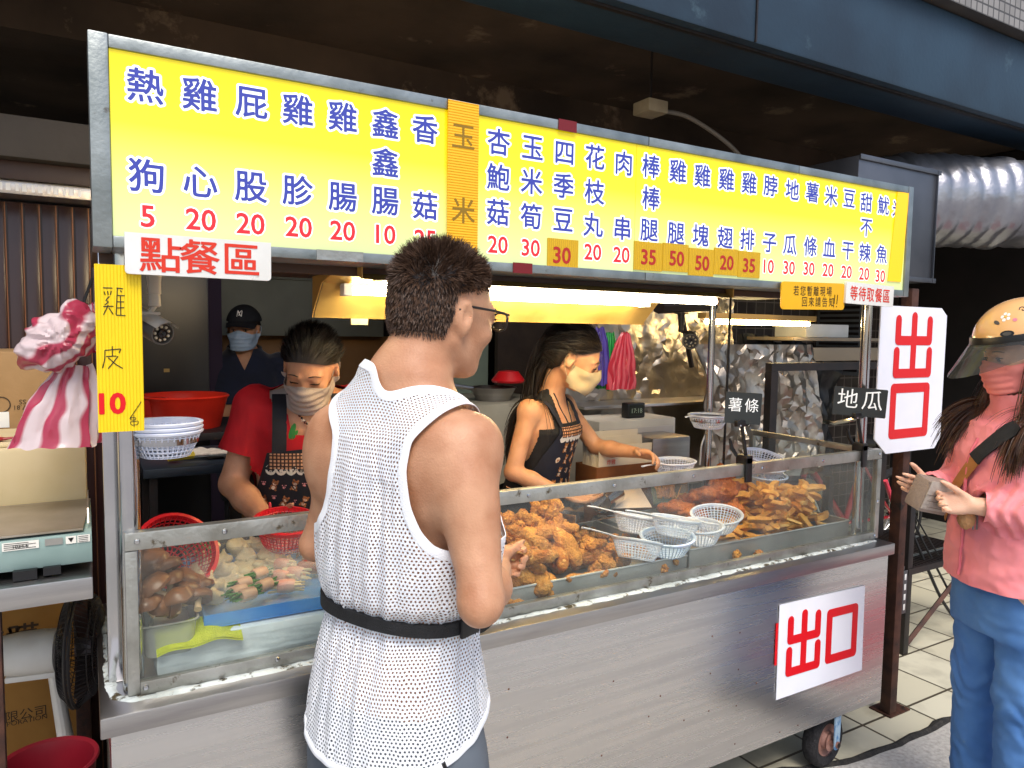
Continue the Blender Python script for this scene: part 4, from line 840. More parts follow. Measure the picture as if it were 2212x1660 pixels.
# glasses
def spectacles(T, par, mat, wid=.066, tilt=0.):
    b_ = MB()
    for sx in (-1, 1):
        b_.tube([T(sx*.079, -.022, .010), T(sx*.080, .0, .020), T(sx*.076, .06, .022), T(sx*.071, .10, .020)], .0024, 8)
        pts = [T(sx*(.010+.055*(.5+.5*math.cos(t)*1.1)), .113-.012*(.5+.5*math.cos(t)), .006+.018*math.copysign(abs(math.sin(t))**.6, math.sin(t))) for t in np.linspace(0, 2*np.pi, 24, endpoint=False)]
        b_.loop(np.array(pts), .0023, 6)
    b_.tube([T(-.012, .113, .012), T(0, .117, .014), T(.012, .113, .012)], .002, 6); g_ = b_.build('glasses', mat, par, local=True)
    for sx in (-1, 1):
        pts = [T(sx*(.010+.055*(.5+.5*math.cos(t)*1.05)), .112-.012*(.5+.5*math.cos(t)), .006+.0165*math.copysign(abs(math.sin(t))**.6, math.sin(t))) for t in np.linspace(0, 2*np.pi, 24, endpoint=False)]
        link_mesh('lens', pts, [tuple(range(24))], sheetmat('spectacle_lens', '#f2ede0', .03, .03, 1.5), parent=g_, local=True, smooth=False)
    return g_
ml = MB()
for a_, b_z in ((-.030, 1.468), (-.022, 1.476), (.02, 1.39), (.09, 1.33), (.07, 1.36)):
    p_ = np.array([a_+.03, -.2, b_z])
    for t_ in np.linspace(0, .2, 120):
        if man_f.at((p_+[0, t_, 0])[None])[0] < .0015: break
    ml.sphere(p_+[0, t_, 0], .0032 if b_z > 1.45 else .0018, 8)
ml.build('moles', M('mole_brown', '#7d4f38', .5), man, local=True)
man_face = (man_f, hc, HR)
spectacles(T, man, M('black_acetate', '#15120f', .3, col2='#2a1f14', vs=60))
def front_y(f, x, z, iso, y0=.4, y1=-.2):
    x = np.atleast_1d(x).astype(float); z = np.atleast_1d(z).astype(float); ys = np.linspace(y0, y1, 200); out = np.full(x.shape, np.nan)
    for y in ys:
        m = np.isnan(out); 
        if not m.any(): break
        v = f.at(np.stack([x, np.full_like(x, y), z], -1)); out[m & (v < iso)] = y
    return np.where(np.isnan(out), 0., out)
def decal(mb, f, poly, iso, m=0):
    """flat print laid on the front of a garment; poly in (x, z)"""
    P = np.asarray(poly, float); c = P.mean(0); Q = np.concatenate([P, c[None]]); y = front_y(f, Q[:, 0], Q[:, 1], iso); n = len(P)
    return mb.add(np.c_[Q[:, 0], y, Q[:, 1]], [(i, (i+1) % n, n) for i in range(n)], m)
def ellp(cx, cz, rx, rz, n=9, rot=0.):
    t = np.linspace(0, 2*np.pi, n, endpoint=False); x, z = rx*np.cos(t), rz*np.sin(t); a = R(rot); return np.c_[cx+x*math.cos(a)-z*math.sin(a), cz+x*math.sin(a)+z*math.cos(a)]
def seg_t(V, a, b):
    ab = b-a; t = ((V-a)@ab)/(ab@ab); d = np.linalg.norm(V-a-np.clip(t, 0, 1)[:, None]*ab, axis=1); return t, d
def arms(f, sides, ru=.040, re=.034, rw=.024, k=.025):
    for sh_, el, wr in sides:
        f.ell(sh_, ru*1.18, None, .035); f.cone(sh_, el, ru, re, k); f.cone(el, el*.62+wr*.38, re, re*.99, .012); f.cone(el*.62+wr*.38, wr, re*.99, rw, .015)
def handframe(el, wr, up=Z3, roll=0., bend=0.):
    fw_ = wr-el; fw_ = fw_/np.linalg.norm(fw_); a = np.asarray(up, float); a = a-fw_*(a@fw_); a /= np.linalg.norm(a); b = np.cross(a, fw_); M_ = np.stack([a, fw_, b], 1)   # thumb side up
    return M_ @ rotm(0, roll, 0) @ rotm(bend, 0, 0)
def legs(p, hip=.085, z0=.8, r=(.09, .06, .045), foot=True):
    for sx in (-1, 1):
        p.chain([(sx*hip, 0, z0), (sx*(hip+.005), .01, .45), (sx*(hip+.01), -.01, .08)], r, .03)
        if foot: p.ell((sx*(hip+.01), .05, .04), (.038, .105, .036), None, .03)
def face_mask(f, c, Rm, s, mat, par, name='face_mask', cord=None, low=-.108, top=.006, off=.007, pleat=1.):
    q = f.copy(); T = lambda *p: np.asarray(c)+Rm@(np.array(p)*s)
    q.ell(T(0, .086, -.045), np.array([.036, .034, .050])*s, Rm, .025); q.ell(T(0, .068, -.085), np.array([.045, .040, .030])*s, Rm, .025)
    q.eval(.004, .03, np.asarray(c)-.17, np.asarray(c)+.17); V, F = q.mesh(off, 2); H = hcoord(V, c, Rm, s)
    tp_ = top-.022*np.clip(np.abs(H[:, 0])/.06, 0, 1)**1.3; gm = np.maximum.reduce([H[:, 2]-tp_, low-H[:, 2]+.012*np.clip(np.abs(H[:, 0])/.06, 0, 1), .012+np.where(H[:, 2] < -.09, .02, 0)-H[:, 1]])
    fz = .0016*pleat*np.sin(H[:, 2]*300)*(np.abs(H[:, 0]) < .055); V = V+vnorm(V, F)*fz[:, None]
    V, T_, _, _ = clip(V, F, gm); o = sub_mesh(name, shell(V, T_, .0012), mat, par)
    b_ = MB(); ear = lambda sx: [T(sx*.066, .018, -.024), T(sx*.078, -.004, .022), T(sx*.086, -.022, .026), T(sx*.084, -.028, -.006), T(sx*.076, -.016, -.035), T(sx*.062, .016, -.075)]
    for sx in (-1, 1): b_.tube(smooth_line(resamp(ear(sx), 30), 4, False), .0014, 5)
    b_.build_sides('ear_loop', cord or mat, o, local=True, split=lambda q_: ((q_-np.asarray(c))@Rm)[0] < 0); return o
def face_lines(f, c, Rm, s, par, look=-.1, closed=True, brow=None):
    """eyelids and brows as fine raised lines on the face, eyes between the lids"""
    T = lambda *p: np.asarray(c)+Rm@(np.array(p)*s); fd = Rm[:, 1]; dk = M('dark_lashes', '#1c110c', .6)
    def on(x, z, o):
        t = np.linspace(.13, .05, 90); P = np.array([T(x, a, z) for a in t]); v = f.at(P); i = int(np.argmax(v < .001)); return P[i]+fd*o
    e = MB(); bw = MB(); ir = MB()
    for sx in (-1, 1):
        e.tube([on(sx*(.017+.028*u), .004+.0035*math.sin(u*math.pi)-(.004 if closed else -.002), .0008) for u in np.linspace(0, 1, 9)], [.0008, .0013, .0016, .0018, .0019, .0019, .0019, .0016, .0009], 5)
        bw.tube([on(sx*(.014+.036*u), .0285+.003*math.sin(u*3.1)-.005*u, .0003) for u in np.linspace(0, 1, 9)], [.0016, .0026, .003, .003, .0028, .0026, .0022, .0016, .0008], 6, flat=.6)
        if not closed:
            p0 = on(sx*.031, .002, -.0035); ir.sphere(p0, (.0062, .0062, .0062), 10)
    sd_ = lambda q_: ((q_-np.asarray(c))@Rm)[0] < 0
    e.build_sides('eyelash', dk, par, local=True, split=sd_); bw.build_sides('eyebrow', brow or dk, par, local=True, split=sd_)
    if not closed: ir.build_sides('eye', M('dark_iris', '#120b08', .15), par, local=True, split=sd_)
def scalp(f, c, Rm, s, ys, zs, off, mat, par, name='hair', extra=None, seed=2):
    q = Field(); head_prims(q, c, Rm, s); 
    if extra: extra(q)
    q.eval(.005, .04); V, F = q.mesh(off, 2); H = hcoord(V, c, Rm, s); zn = hair_zone(H, ys, zs); zn += np.where((np.abs(H[:, 0]) > .068) & (H[:, 2] < .03) & (H[:, 1] > -.03), .05, 0); V2, T2, H2, _ = clip(V, F, zn*.5, H)
    return V2, T2, H2, q
face_lines(*man_face, .97, man, closed=False)
def add_trousers(par, name, mat, rows, hip=.088, r=(.098, .074, .068)):
    p = Field(); p.loft(rows, .03)
    for sx in (-1, 1): p.chain([(sx*hip, 0, .76), (sx*(hip+.006), .012, .46), (sx*(hip+.010), -.004, .06)], r, .03)
    p.eval(.009, .02); V, F = p.mesh(0, 2); V = V+vnorm(V, F)*(.005*fbm(V, 9, 3, 5.))[:, None]; V, T_, _, _ = clip(V, F, np.maximum(V[:, 2]-rows[-1][0]+.015, .035-V[:, 2])); sub_mesh(name, (V, T_), mat, par)
    b_ = MB()
    for sx in (-1, 1): b_.sphere((sx*(hip+.01), .055, .04), (.046, .13, .04), 12)
    b_.build_sides('shoe', MATS['dark_shoes'], par, local=True)
dark_tr = M('dark_trousers', '#1e2026', .8, col2='#15171c', vs=8); HIPS = [(.62, 0, 0, .17, .125), (.74, 0, 0, .176, .134), (.86, 0, 0, .174, .136), (.97, 0, .01, .162, .128)]
# ------------------------------------------------------------------ cook in red at the left
red_lady = person_root('woman in a red T-shirt and dark printed apron writing behind the raw food display', .605, .83, 190)
f = Field(); W_ = [(.70, 0, 0, .165, .125), (.85, 0, 0, .165, .128), (1.0, 0, .01, .152, .12), (1.13, 0, .02, .158, .128), (1.24, 0, .03, .164, .122), (1.31, 0, .028, .150, .098), (1.350, 0, .022, .110, .072), (1.375, 0, .02, .06, .05)]
f.loft(W_, .03); hc = np.array([-.005, .120, 1.430]); HR = rotm(-30, -4, -17); f.cone((0, .02, 1.33), hc+HR@np.array([0, -.03, -.05]), .054, .050, .03); head_prims(f, hc, HR, .98)
A1 = (np.array([.152, .02, 1.30]), np.array([.225, .035, 1.065]), np.array([.125, .255, .985])); A2 = (np.array([-.152, .02, 1.30]), np.array([-.225, .07, 1.02]), np.array([-.06, .27, .955]))
arms(f, (A1, A2), .049, .041, .028); hand_prims(f, A1[2], handframe(A1[1], A1[2], roll=-40, bend=-10), 1, (45, 50, 52, 55), 40, .95); hand_prims(f, A2[2], handframe(A2[1], A2[2], roll=60)@np.diag([1, 1, 1]), -1, (20, 25, 28, 30), 20, .95)
legs(f); f.eval(.0058, .035); V, F = f.mesh(0, 2); sub_mesh('body', (V, F), skin_mid, red_lady)
g = f.copy(); 
for A in (A1, A2): g.cone(A[0], A[0]*.35+A[1]*.65, .058, .064, .02)
g.eval(.0065, .03, f.lo, f.hi if hasattr(f, 'hi') else f.lo+f.h*(f.n-1)); V, F = g.mesh(.009, 2); N_ = vnorm(V, F); V = V+N_*(.005*fbm(V*np.array([1, 1, .5]), 12, 3, 2.))[:, None]
gn = np.maximum(.74-V[:, 2], V[:, 2]-1.40)
for A in (A1, A2):
    t, d = seg_t(V, A[0], A[1]); t2, d2 = seg_t(V, A[1], A[2]); gn = np.maximum(gn, np.where((np.abs(V[:, 0]) > .17) | (V[:, 1] > .14), (t-.60)*.2, -1)); gn = np.maximum(gn, np.where((d2 < .075) & (t > .62), .05, -1)); 
hd = np.sqrt((V[:, 0]/.082)**2+((V[:, 1]-.035)/.17)**2); gn = np.maximum(gn, np.where(V[:, 2] > 1.18, np.minimum((1-hd)*.1, (V[:, 2]-(1.375-.82*np.maximum(V[:, 1]+.02, 0)))*.6), -1))
gn = np.maximum(gn, np.where((np.linalg.norm(V-hc, axis=1) < .155), .05, -1)); gn = np.maximum(gn, np.where((V[:, 2] < 1.05) & (np.abs(V[:, 0]) > .195), .05, -1)); gn = np.maximum(gn, np.where((V[:, 2] < 1.02) & (V[:, 1] > .165), .05, -1))
V, Tt, _, seg = clip(V, F, gn); shirt = sub_mesh('t_shirt', (V, Tt), M('red_cotton', '#c8101c', .7, col2='#a80c16', vs=10, bump=.1, bs=300), red_lady)
navy = M('black_apron_cloth', '#17181f', .7, col2='#20212a', vs=10, bump=.12, bs=250)
gt = Field(); gt.loft(W_, .03); gt.cone((0, .02, 1.33), hc+HR@np.array([0, -.03, -.05]), .054, .050, .03); gt.eval(.0065, .04); g = gt
V, F = g.mesh(.018, 2); gn = np.maximum.reduce([V[:, 2]-1.175-.01*np.cos(V[:, 0]*14), .62-V[:, 2], np.abs(V[:, 0])-np.interp(V[:, 2], [.6, .98, 1.08, 1.18], [.2, .175, .150, .125]), .035-V[:, 1]]); V, Tt, _, seg = clip(V, F, gn); apron = sub_mesh('apron', shell(V, Tt, .002), navy, red_lady)
b_ = MB()
for sx in (-1, 1):
    P = []
    for u in np.linspace(0, 1, 16):
        x = sx*(.092-.004*u); z = 1.172+.175*u; P.append((x, float(front_y(g, x, z, .017)[0]), z))
    P = np.array(P); band(b_, P, np.tile(Y3*.8+Z3*.3, (len(P), 1)), .021, .002, False)
b_.build_sides('apron_strap', navy, apron, local=True)
check = M('gingham_check', '#d9a57a', .7); N = check.node_tree.nodes; L = check.node_tree.links; tc = N.new('ShaderNodeTexCoord'); ck = N.new('ShaderNodeTexBrick'); ck.offset = 0; ck.inputs['Scale'].default_value = 1; ck.inputs['Brick Width'].default_value = .011; ck.inputs['Row Height'].default_value = .011; ck.inputs['Mortar Size'].default_value = .0022
ck.inputs['Color1'].default_value = (*lin('#dba983'), 1); ck.inputs['Color2'].default_value = (*lin('#c48c62'), 1); ck.inputs['Mortar'].default_value = (*lin('#3a2018'), 1); mp = N.new('ShaderNodeMapping'); mp.inputs['Rotation'].default_value = (R(90), 0, 0); L.new(tc.outputs['Object'], mp.inputs[0]); L.new(mp.outputs[0], ck.inputs[0]); L.new(ck.outputs[0], N['Principled BSDF'].inputs['Base Color'])
lace = M('cream_lace', '#e6dcc8', .8); pr_b = M('brown_print', '#9a5f36', .75); pr_w = M('cream_print', '#ead7bd', .75); pr_p = M('pink_print', '#d48c8c', .75); white_print = M('white_print', '#eeeae2', .75)
b_ = MB(); xs = np.linspace(-.122, .122, 26); G_ = np.stack([np.c_[xs, front_y(g, xs, np.full_like(xs, z), .0215), np.full_like(xs, z)] for z in np.linspace(1.173, 1.125, 6)], 0); b_.grid(G_)
for i in range(9): decal(b_, g, np.array([(x_, z_) for x_, z_ in ellp(-.116+i*.029, 1.122, .0155, .017, 12)]), .0200, 1)
for i in range(9): decal(b_, g, ellp(-.116+i*.029, 1.127, .0115, .013, 12), .0206, 2)
for i in range(9): decal(b_, g, ellp(-.116+i*.029, 1.118, .004, .0035, 8), .0212, 1)
b_.build('bib_band', [check, lace, navy], apron, local=True)
def animal_print(mb, f, x, z, s, iso, rot=0., mm=(0, 1)):
    a = R(rot); T2 = lambda u, v: (x+s*(u*math.cos(a)-v*math.sin(a)), z+s*(u*math.sin(a)+v*math.cos(a)))
    for (u, v, rx, rz, m, k) in ((0, -.5, .62, .6, 0, 0), (0, -.62, .36, .40, 1, 1), (0, .42, .6, .5, 0, 1), (-.42, .9, .2, .24, 0, 1), (.42, .9, .2, .24, 0, 1), (0, .22, .36, .26, 1, 2), (-.5, -.95, .24, .2, 0, 2), (.5, -.95, .24, .2, 0, 2)): c = T2(u, v); decal(mb, f, ellp(c[0], c[1], rx*s, rz*s, 10, rot), iso+k*.0005, mm[m])
    for u in (-.2, .2): c = T2(u, .5); decal(mb, f, ellp(c[0], c[1], .07*s, .08*s, 6), iso+.0016, 2)
    c = T2(0, .3); decal(mb, f, ellp(c[0], c[1], .09*s, .07*s, 6), iso+.0016, 2)
b_ = MB(); rg = np.random.default_rng(4)
for r_ in range(7):
    for c_ in range(-2, 3):
        x, z = c_*.058+(.029 if r_ % 2 else 0)-.01, .1075*10-r_*.052
        if abs(x) > .145: continue
        animal_print(b_, g, x, z, .0155, .0198, rg.uniform(-25, 25)); xx, zz_ = x+.03, z+rg.uniform(-.012, .012)
        if abs(xx) < .14:
            decal(b_, g, ellp(xx, zz_, .0048, .004, 8), .0198, 3)
            for k in range(3): decal(b_, g, ellp(xx-.005+k*.005, zz_+.0065, .0018, .002, 6), .0198, 3)
b_.build('apron_print', [pr_b, pr_w, black_plastic, pr_p], apron, local=True)
b_ = MB(); e_ = np.array([-1, 0, 0.])
x0, z0 = .054, 1.240; decal(b_, g, ellp(x0, z0, .008, .025, 10, 20), .0115, 0); decal(b_, g, ellp(x0-.006, z0-.012, .006, .018, 10, 35), .0118, 0)
for i, u in enumerate(np.linspace(0, 1, 5)): decal(b_, g, ellp(-.02-.03*u, 1.196+.014*u+.006*math.sin(u*3), .010, .006, 8, 160), .0118, 1)
for i, ch in enumerate('STYLE'):
    V_, F_ = glyphs(ch, 0.); sc = .013; X_ = .028-(V_[:, 0]*sc*.9+i*.0066); Z_ = 1.268+V_[:, 1]*sc-i*.006; b_.add(np.c_[X_, front_y(g, X_, Z_, .0115), Z_], F_, 2)
b_.build('shirt_print', [M('leaf_green_print', '#2c7a34', .7), M('banana_print', '#e7c64a', .7), white_print], shirt, local=True)
# necklace
add_trousers(red_lady, 'trousers', dark_tr, HIPS); b_ = MB(); cnt = 0
for u in np.linspace(-1, 1, 25):
    x = .062*u; z = 1.255+.092*abs(u)**1.6; y = float(front_y(g, x, z, .011)[0]); b_.sphere((x, y, z), .0036 if cnt % 3 else .0052, 8, m=cnt % 3); cnt += 1
y = float(front_y(g, 0., 1.24, .013)[0]); b_.sphere((0, y, 1.240), (.011, .005, .013), 8, m=1); b_.build('necklace', [M('garnet_bead', '#5a2018', .25), M('pearl_bead', '#d8cfc4', .2), M('dark_bead', '#1a1514', .25)], red_lady, local=True)
face_mask(f, hc, HR, .98, M('grey_mask', '#b3a49b', .8, col2='#a5968d', vs=30, bump=.15, bs=300), red_lady); face_lines(f, hc, HR, .98, red_lady)
V2, T2, H2, q = scalp(f, hc, HR, .98, [-.12, -.06, -.03, .0, .03, .06, .085, .12], [-.075, -.07, -.02, .02, .04, .052, .07, .088], .008, hair_black, red_lady); cap = sub_mesh('hair', (V2, T2), hair_black, red_lady)
P, ti, bc = scatter(V2, T2, 3800, rg); Nn = (vnorm(V2, T2)[T2[ti]]*bc[:, :, None]).sum(1); Hh = hcoord(P, hc, HR, .98); bun = np.array([0, -.115, .03]); D = (bun-Hh); D = (D/np.linalg.norm(D, axis=1)[:, None])@HR.T; D = D-Nn*(D*Nn).sum(1)[:, None]+Nn*(.08*np.clip(1-Hh[:, 1]/.05, -.4, 1))[:, None]
sub_mesh('hair_strands', strands(P, D, .055, .0016, 4, 0, 3, field=q, clear=.008, jit=.06), hair_black, cap, smooth=False)
b_ = MB(); b_.sphere(hc+HR@np.array([0, -.118, .03]), (.036, .03, .036), 14); b_.build('hair_bun', hair_black, cap, local=True)
# pen she writes with
pen = MB(); p0 = np.array([.10, .33, .97]); pw = np.array(red_lady.matrix_world.translation) if False else None
def toworld(root, P):
    a = root.rotation_euler[2]; c, s_ = math.cos(a), math.sin(a); P = np.asarray(P, float); return P @ np.array([[c, s_, 0], [-s_, c, 0], [0, 0, 1.]])+np.array(root.location)
pa, pb = toworld(red_lady, [(.118, .345, .945), (.125, .30, 1.06)]); d = pb-pa; pen.tube([pa, pa+d*.12, pa+d*.95, pb], [.001, .0042, .0042, .003], 8); tag(pen.build('pen', M('red_pen', '#c01826', .3)), 'red pen held upright by the woman in red', 'pen')
# ------------------------------------------------------------------ young woman serving
girl = person_root('young woman with long dark hair and beige mask serving fried food', 1.47, .83, 150)
f = Field(); W_ = [(.70, 0, 0, .152, .115), (.88, 0, .0, .150, .112), (1.0, 0, .02, .125, .10), (1.10, 0, .035, .132, .108), (1.18, 0, .055, .138, .112), (1.24, 0, .055, .132, .088), (1.285, 0, .06, .105, .062), (1.32, 0, .07, .052, .045)]
f.loft(W_, .03); hc = np.array([.0, .165, 1.455]); HR = rotm(-26, 4, 22); f.cone((0, .065, 1.28), hc+HR@np.array([0, -.03, -.05]), .046, .043, .03); head_prims(f, hc, HR, .95)
A1 = (np.array([.138, .055, 1.262]), np.array([.205, .03, 1.045]), np.array([.135, .19, .975])); A2 = (np.array([-.138, .065, 1.262]), np.array([-.185, .185, 1.10]), np.array([-.120, .375, 1.105]))
arms(f, (A1, A2), .036, .031, .021, .02); hand_prims(f, A1[2], handframe(A1[1], A1[2], roll=-70, bend=-10), 1, (12, 15, 18, 20), 15, .9); hand_prims(f, A2[2], handframe(A2[1], A2[2], roll=60)@np.diag([1, 1, 1]), -1, (28, 30, 34, 38), 30, .9)
legs(f, .08, .78, (.085, .055, .04)); f.eval(.0052, .035); V, F = f.mesh(0, 2); sub_mesh('body', (V, F), skin_fair, girl)
g = f.copy(); g.eval(.006, .03, f.lo, f.lo+f.h*(f.n-1)); V, F = g.mesh(.007, 2)
gn = np.maximum.reduce([.72-V[:, 2], V[:, 2]-np.where(np.abs(V[:, 0]) > .062, np.where(np.abs(V[:, 0]) < .098, 1.34, 1.21), np.where(V[:, 1] > .06, 1.215, 1.235)), np.abs(V[:, 0])-np.where(V[:, 2] > 1.2, .098, .30)])
for A in (A1, A2):
    t, d = seg_t(V, A[0], A[1]); t2, d2 = seg_t(V, A[1], A[2]); gn = np.maximum(gn, np.where((d < .055) & (t > .1) & (np.abs(V[:, 0]) > .128), .03, -1)); gn = np.maximum(gn, np.where(d2 < .055, .03, -1))
gn = np.maximum(gn, np.where(V[:, 1] > .20, .03, -1)); gn = np.maximum(gn, np.where(np.linalg.norm(V-hc, axis=1) < .13, .03, -1)); V, Tt, _, _ = clip(V, F, np.clip(gn, -.02, .02)); sub_mesh('tank_top', (V, Tt), M('black_ribbed_cotton', '#131317', .75, bump=.2, bs=300, col2='#1b1b20', vs=40), girl)
gt = Field(); gt.loft(W_, .03); gt.cone((0, .065, 1.28), hc+HR@np.array([0, -.03, -.05]), .046, .043, .03); gt.eval(.006, .04); g = gt
V, F = g.mesh(.014, 2); gn = np.maximum.reduce([V[:, 2]-1.205, .62-V[:, 2], np.abs(V[:, 0])-np.interp(V[:, 2], [.6, .9, 1.1, 1.21], [.18, .16, .125, .085]), .04-V[:, 1]])
V, Tt, _, _ = clip(V, F, np.clip(gn, -.02, .02)); ap2 = sub_mesh('apron', shell(V, Tt, .002), M('navy_apron_cloth', '#191c2a', .7, col2='#232738', vs=9), girl)
b_ = MB(); xs = np.linspace(-.082, .082, 20); G_ = np.stack([np.c_[xs, front_y(g, xs, np.full_like(xs, z), .0185), np.full_like(xs, z)] for z in np.linspace(1.204, 1.165, 5)], 0); b_.grid(G_)
for i in range(7): decal(b_, g, ellp(-.075+i*.025, 1.160, .0135, .014, 10), .0178, 1)
b_.build('bib_band', [check, white_print, MATS['navy_apron_cloth']], ap2, local=True)
b_ = MB(); tan_p = M('tan_print', '#b9793f', .75)
for r_ in range(9):
    for c_ in range(-3, 4):
        x, z = c_*.046+(.023 if r_ % 2 else 0), 1.125-r_*.046
        if abs(x) > .05+.09*(1.2-z)/.4 or abs(x) > .13: continue
        if (r_+c_) % 3 == 2: decal(b_, g, ellp(x, z, .011, .012, 9), .0158, 1); decal(b_, g, ellp(x, z, .006, .007, 7), .0164, 0)
        else: animal_print(b_, g, x, z, .0165, .0160, rg.uniform(-40, 40))
b_.build('apron_print', [tan_p, pr_w, black_plastic], ap2, local=True)
b_ = MB()
for sx in (-1, 1):
    P = np.array([(sx*x, float(front_y(g, sx*x, z, .012)[0]), z) for x, z in zip(np.linspace(.072, .094, 10), np.linspace(1.2, 1.295, 10))]); band(b_, P, np.tile(Y3*.8+Z3*.4, (10, 1)), .013, .002, False)
    P = np.array([(sx*x, float(front_y(f, sx*x, z, .003)[0]), z) for x, z in zip(np.linspace(.008, .05, 10), np.linspace(1.19, 1.325, 10))]); b_.tube(P, .0022, 6)
b_.build_sides('apron_strap', MATS['navy_apron_cloth'], ap2, local=True)
face_mask(f, hc, HR, .95, M('beige_mask', '#cdbb98', .75, col2='#c2ae88', vs=20), girl, pleat=0., low=-.114); face_lines(f, hc, HR, .95, girl)
V2, T2, H2, q = scalp(f, hc, HR, .95, [-.12, -.06, -.03, .0, .03, .06, .085, .12], [-.08, -.075, -.04, .02, .038, .058, .074, .09], .009, hair_black, girl); cap = sub_mesh('hair', (V2, T2), hair_black, girl)
P, ti, bc = scatter(V2, T2, 3600, rg); Nn = (vnorm(V2, T2)[T2[ti]]*bc[:, :, None]).sum(1); Hh = hcoord(P, hc, HR, .95); tie = np.array([0, -.11, -.01]); D = tie-Hh; D = (D/np.linalg.norm(D, axis=1)[:, None])@HR.T; D = D-Nn*(D*Nn).sum(1)[:, None]+Nn*(.05*np.clip(1-Hh[:, 1]/.05, -.6, 1))[:, None]
sub_mesh('hair_strands', strands(P, D, .07, .0017, 5, 0, 3, field=q, clear=.007, jit=.04), hair_black, cap, smooth=False)
fb = f
def long_hair(par, cap, P, D, L_, n, seed, fld, mat, w_=.003, grav=.22, seg=14, jit=.05, clear=.008):
    sub_mesh('long_hair', strands(P, D, L_, w_, seg, grav, seed, field=fld, clear=clear, jit=jit, taper=False), mat, cap, smooth=False)
P0 = hc+HR@np.array([0, -.088, .005]); P = P0+rg.normal(0, 1, (900, 3))*np.array([.020, .014, .026]); D = np.tile(np.array([.0, -1.5, -1.]), (900, 1))
long_hair(girl, cap, P, D, rg.uniform(.34, .48, 900), 900, 4, fb, hair_black, .0034, .45)

add_trousers(girl, 'trousers', dark_tr, HIPS, .082, (.088, .064, .06))
# ------------------------------------------------------------------ man in the cap at the back
cook = person_root('man in a dark cap, blue mask and navy jacket standing at the back', .745, 2.68, 190)
f = Field(); W_ = [(.70, 0, 0, .18, .13), (.95, 0, 0, .175, .13), (1.2, 0, 0, .19, .13), (1.3, 0, 0, .185, .12), (1.38, 0, 0, .14, .09), (1.43, 0, 0, .07, .06)]; f.loft(W_, .03)
hc = np.array([0, .045, 1.535]); HR = rotm(-4, 0, -14); f.cone((0, .0, 1.38), hc+HR@np.array([0, -.03, -.05]), .06, .056, .03); head_prims(f, hc, HR, 1.0)
A1 = (np.array([.185, 0, 1.335]), np.array([.235, .0, 1.06]), np.array([.09, .17, 1.02])); A2 = (np.array([-.185, 0, 1.335]), np.array([-.24, .02, 1.06]), np.array([-.08, .19, 1.0])); arms(f, (A1, A2), .048, .042, .028)
for A, sg in ((A1, 1), (A2, -1)): hand_prims(f, A[2], handframe(A[1], A[2]), sg, (40, 45, 48, 50), 25)
legs(f); f.eval(.007, .04); V, F = f.mesh(0, 2); sub_mesh('body', (V, F), skin_tan, cook)
g = f.copy()
for A in (A1, A2): g.cone(A[0], A[1], .058, .052, .02); g.cone(A[1], A[2]*.85+A[1]*.15, .052, .042, .02)
g.cone((0, .0, 1.38), (0, .012, 1.455), .078, .070, .02); g.eval(.0075, .04, f.lo, f.lo+f.h*(f.n-1)); V, F = g.mesh(.012, 2); gn = np.maximum(.72-V[:, 2], V[:, 2]-1.45-(.0-V[:, 1])*.2)
vn = np.where((np.abs(V[:, 0]) < .05) & (V[:, 1] > .03), V[:, 2]-(1.32+np.abs(V[:, 0])*2.2), -1.); gn = np.maximum(gn, np.where(V[:, 2] > 1.30, vn, -1))
for A in (A1, A2): t2, d2 = seg_t(V, A[1], A[2]); gn = np.maximum(gn, np.where(d2 < .08, (t2-.5)*.2, -1)); gn = np.maximum(gn, np.where(np.linalg.norm(V-A[2], axis=1) < .13, .02, -1))
V, Tt, _, _ = clip(V, F, np.clip(gn, -.05, .05)); V = V+vnorm(V, Tt)*(.008*fbm(V, 9, 3))[:, None]; sub_mesh('jacket', (V, Tt), M('navy_fleece', '#141b33', .9, col2='#0f1528', vs=9, sheen=.3), cook)
add_trousers(cook, 'trousers', dark_tr, [(.62, 0, 0, .18, .13), (.74, 0, 0, .188, .14), (.86, 0, 0, .186, .142)], .095); sl_ = Field(); 
for A in (A1,): sl_.cone(A[1]*.55+A[2]*.45, A[2], .05, .045, .02)
sl_.cone(A1[2], A1[2]+(A1[2]-A1[1])*.35, .045, .04, .02); sl_.eval(.007, .02); sub_mesh('work_glove', sl_.mesh(0, 2), M('beige_glove', '#8a7a5e', .95, col2='#6f6149', vs=40, bump=.4, bs=200), cook)
face_mask(f, hc, HR, 1., M('blue_mask', '#9fb3c9', .7, col2='#8ea4bd', vs=20), cook); face_lines(f, hc, HR, 1., cook, closed=False)
V2, T2, H2, q = scalp(f, hc, HR, 1., [-.12, -.06, -.03, .0, .03, .12], [-.06, -.06, -.03, .0, .03, .04], .006, hair_black, cook); sub_mesh('hair', (V2, T2), hair_black, cook)
V, F = q.mesh(.016, 2); H = hcoord(V, hc, HR); V, Tt, _, _ = clip(V, F, (.052-.0*H[:, 1])-H[:, 2]); capm = sub_mesh('cap', shell(V, Tt, .003), M('black_cap_cloth', '#14151b', .8, bump=.2, bs=300), cook)
b_ = MB(); G_ = []
for v in np.linspace(0, 1, 7): G_.append([hc+HR@np.array([.082*math.sin(a)*(1-.1*v), .035+.075*math.cos(a)*(1)+v*.075*max(0, math.cos(a))**.7, .056-.022*v-.02*(math.sin(a)**2)]) for a in np.linspace(R(-80), R(80), 17)])
G_ = np.array(G_); b_.grid(G_); b_.grid((G_-HR[:, 2]*.003)[:, ::-1]); b_.build('cap_brim', MATS['black_cap_cloth'], capm, local=True)
b_ = MB()
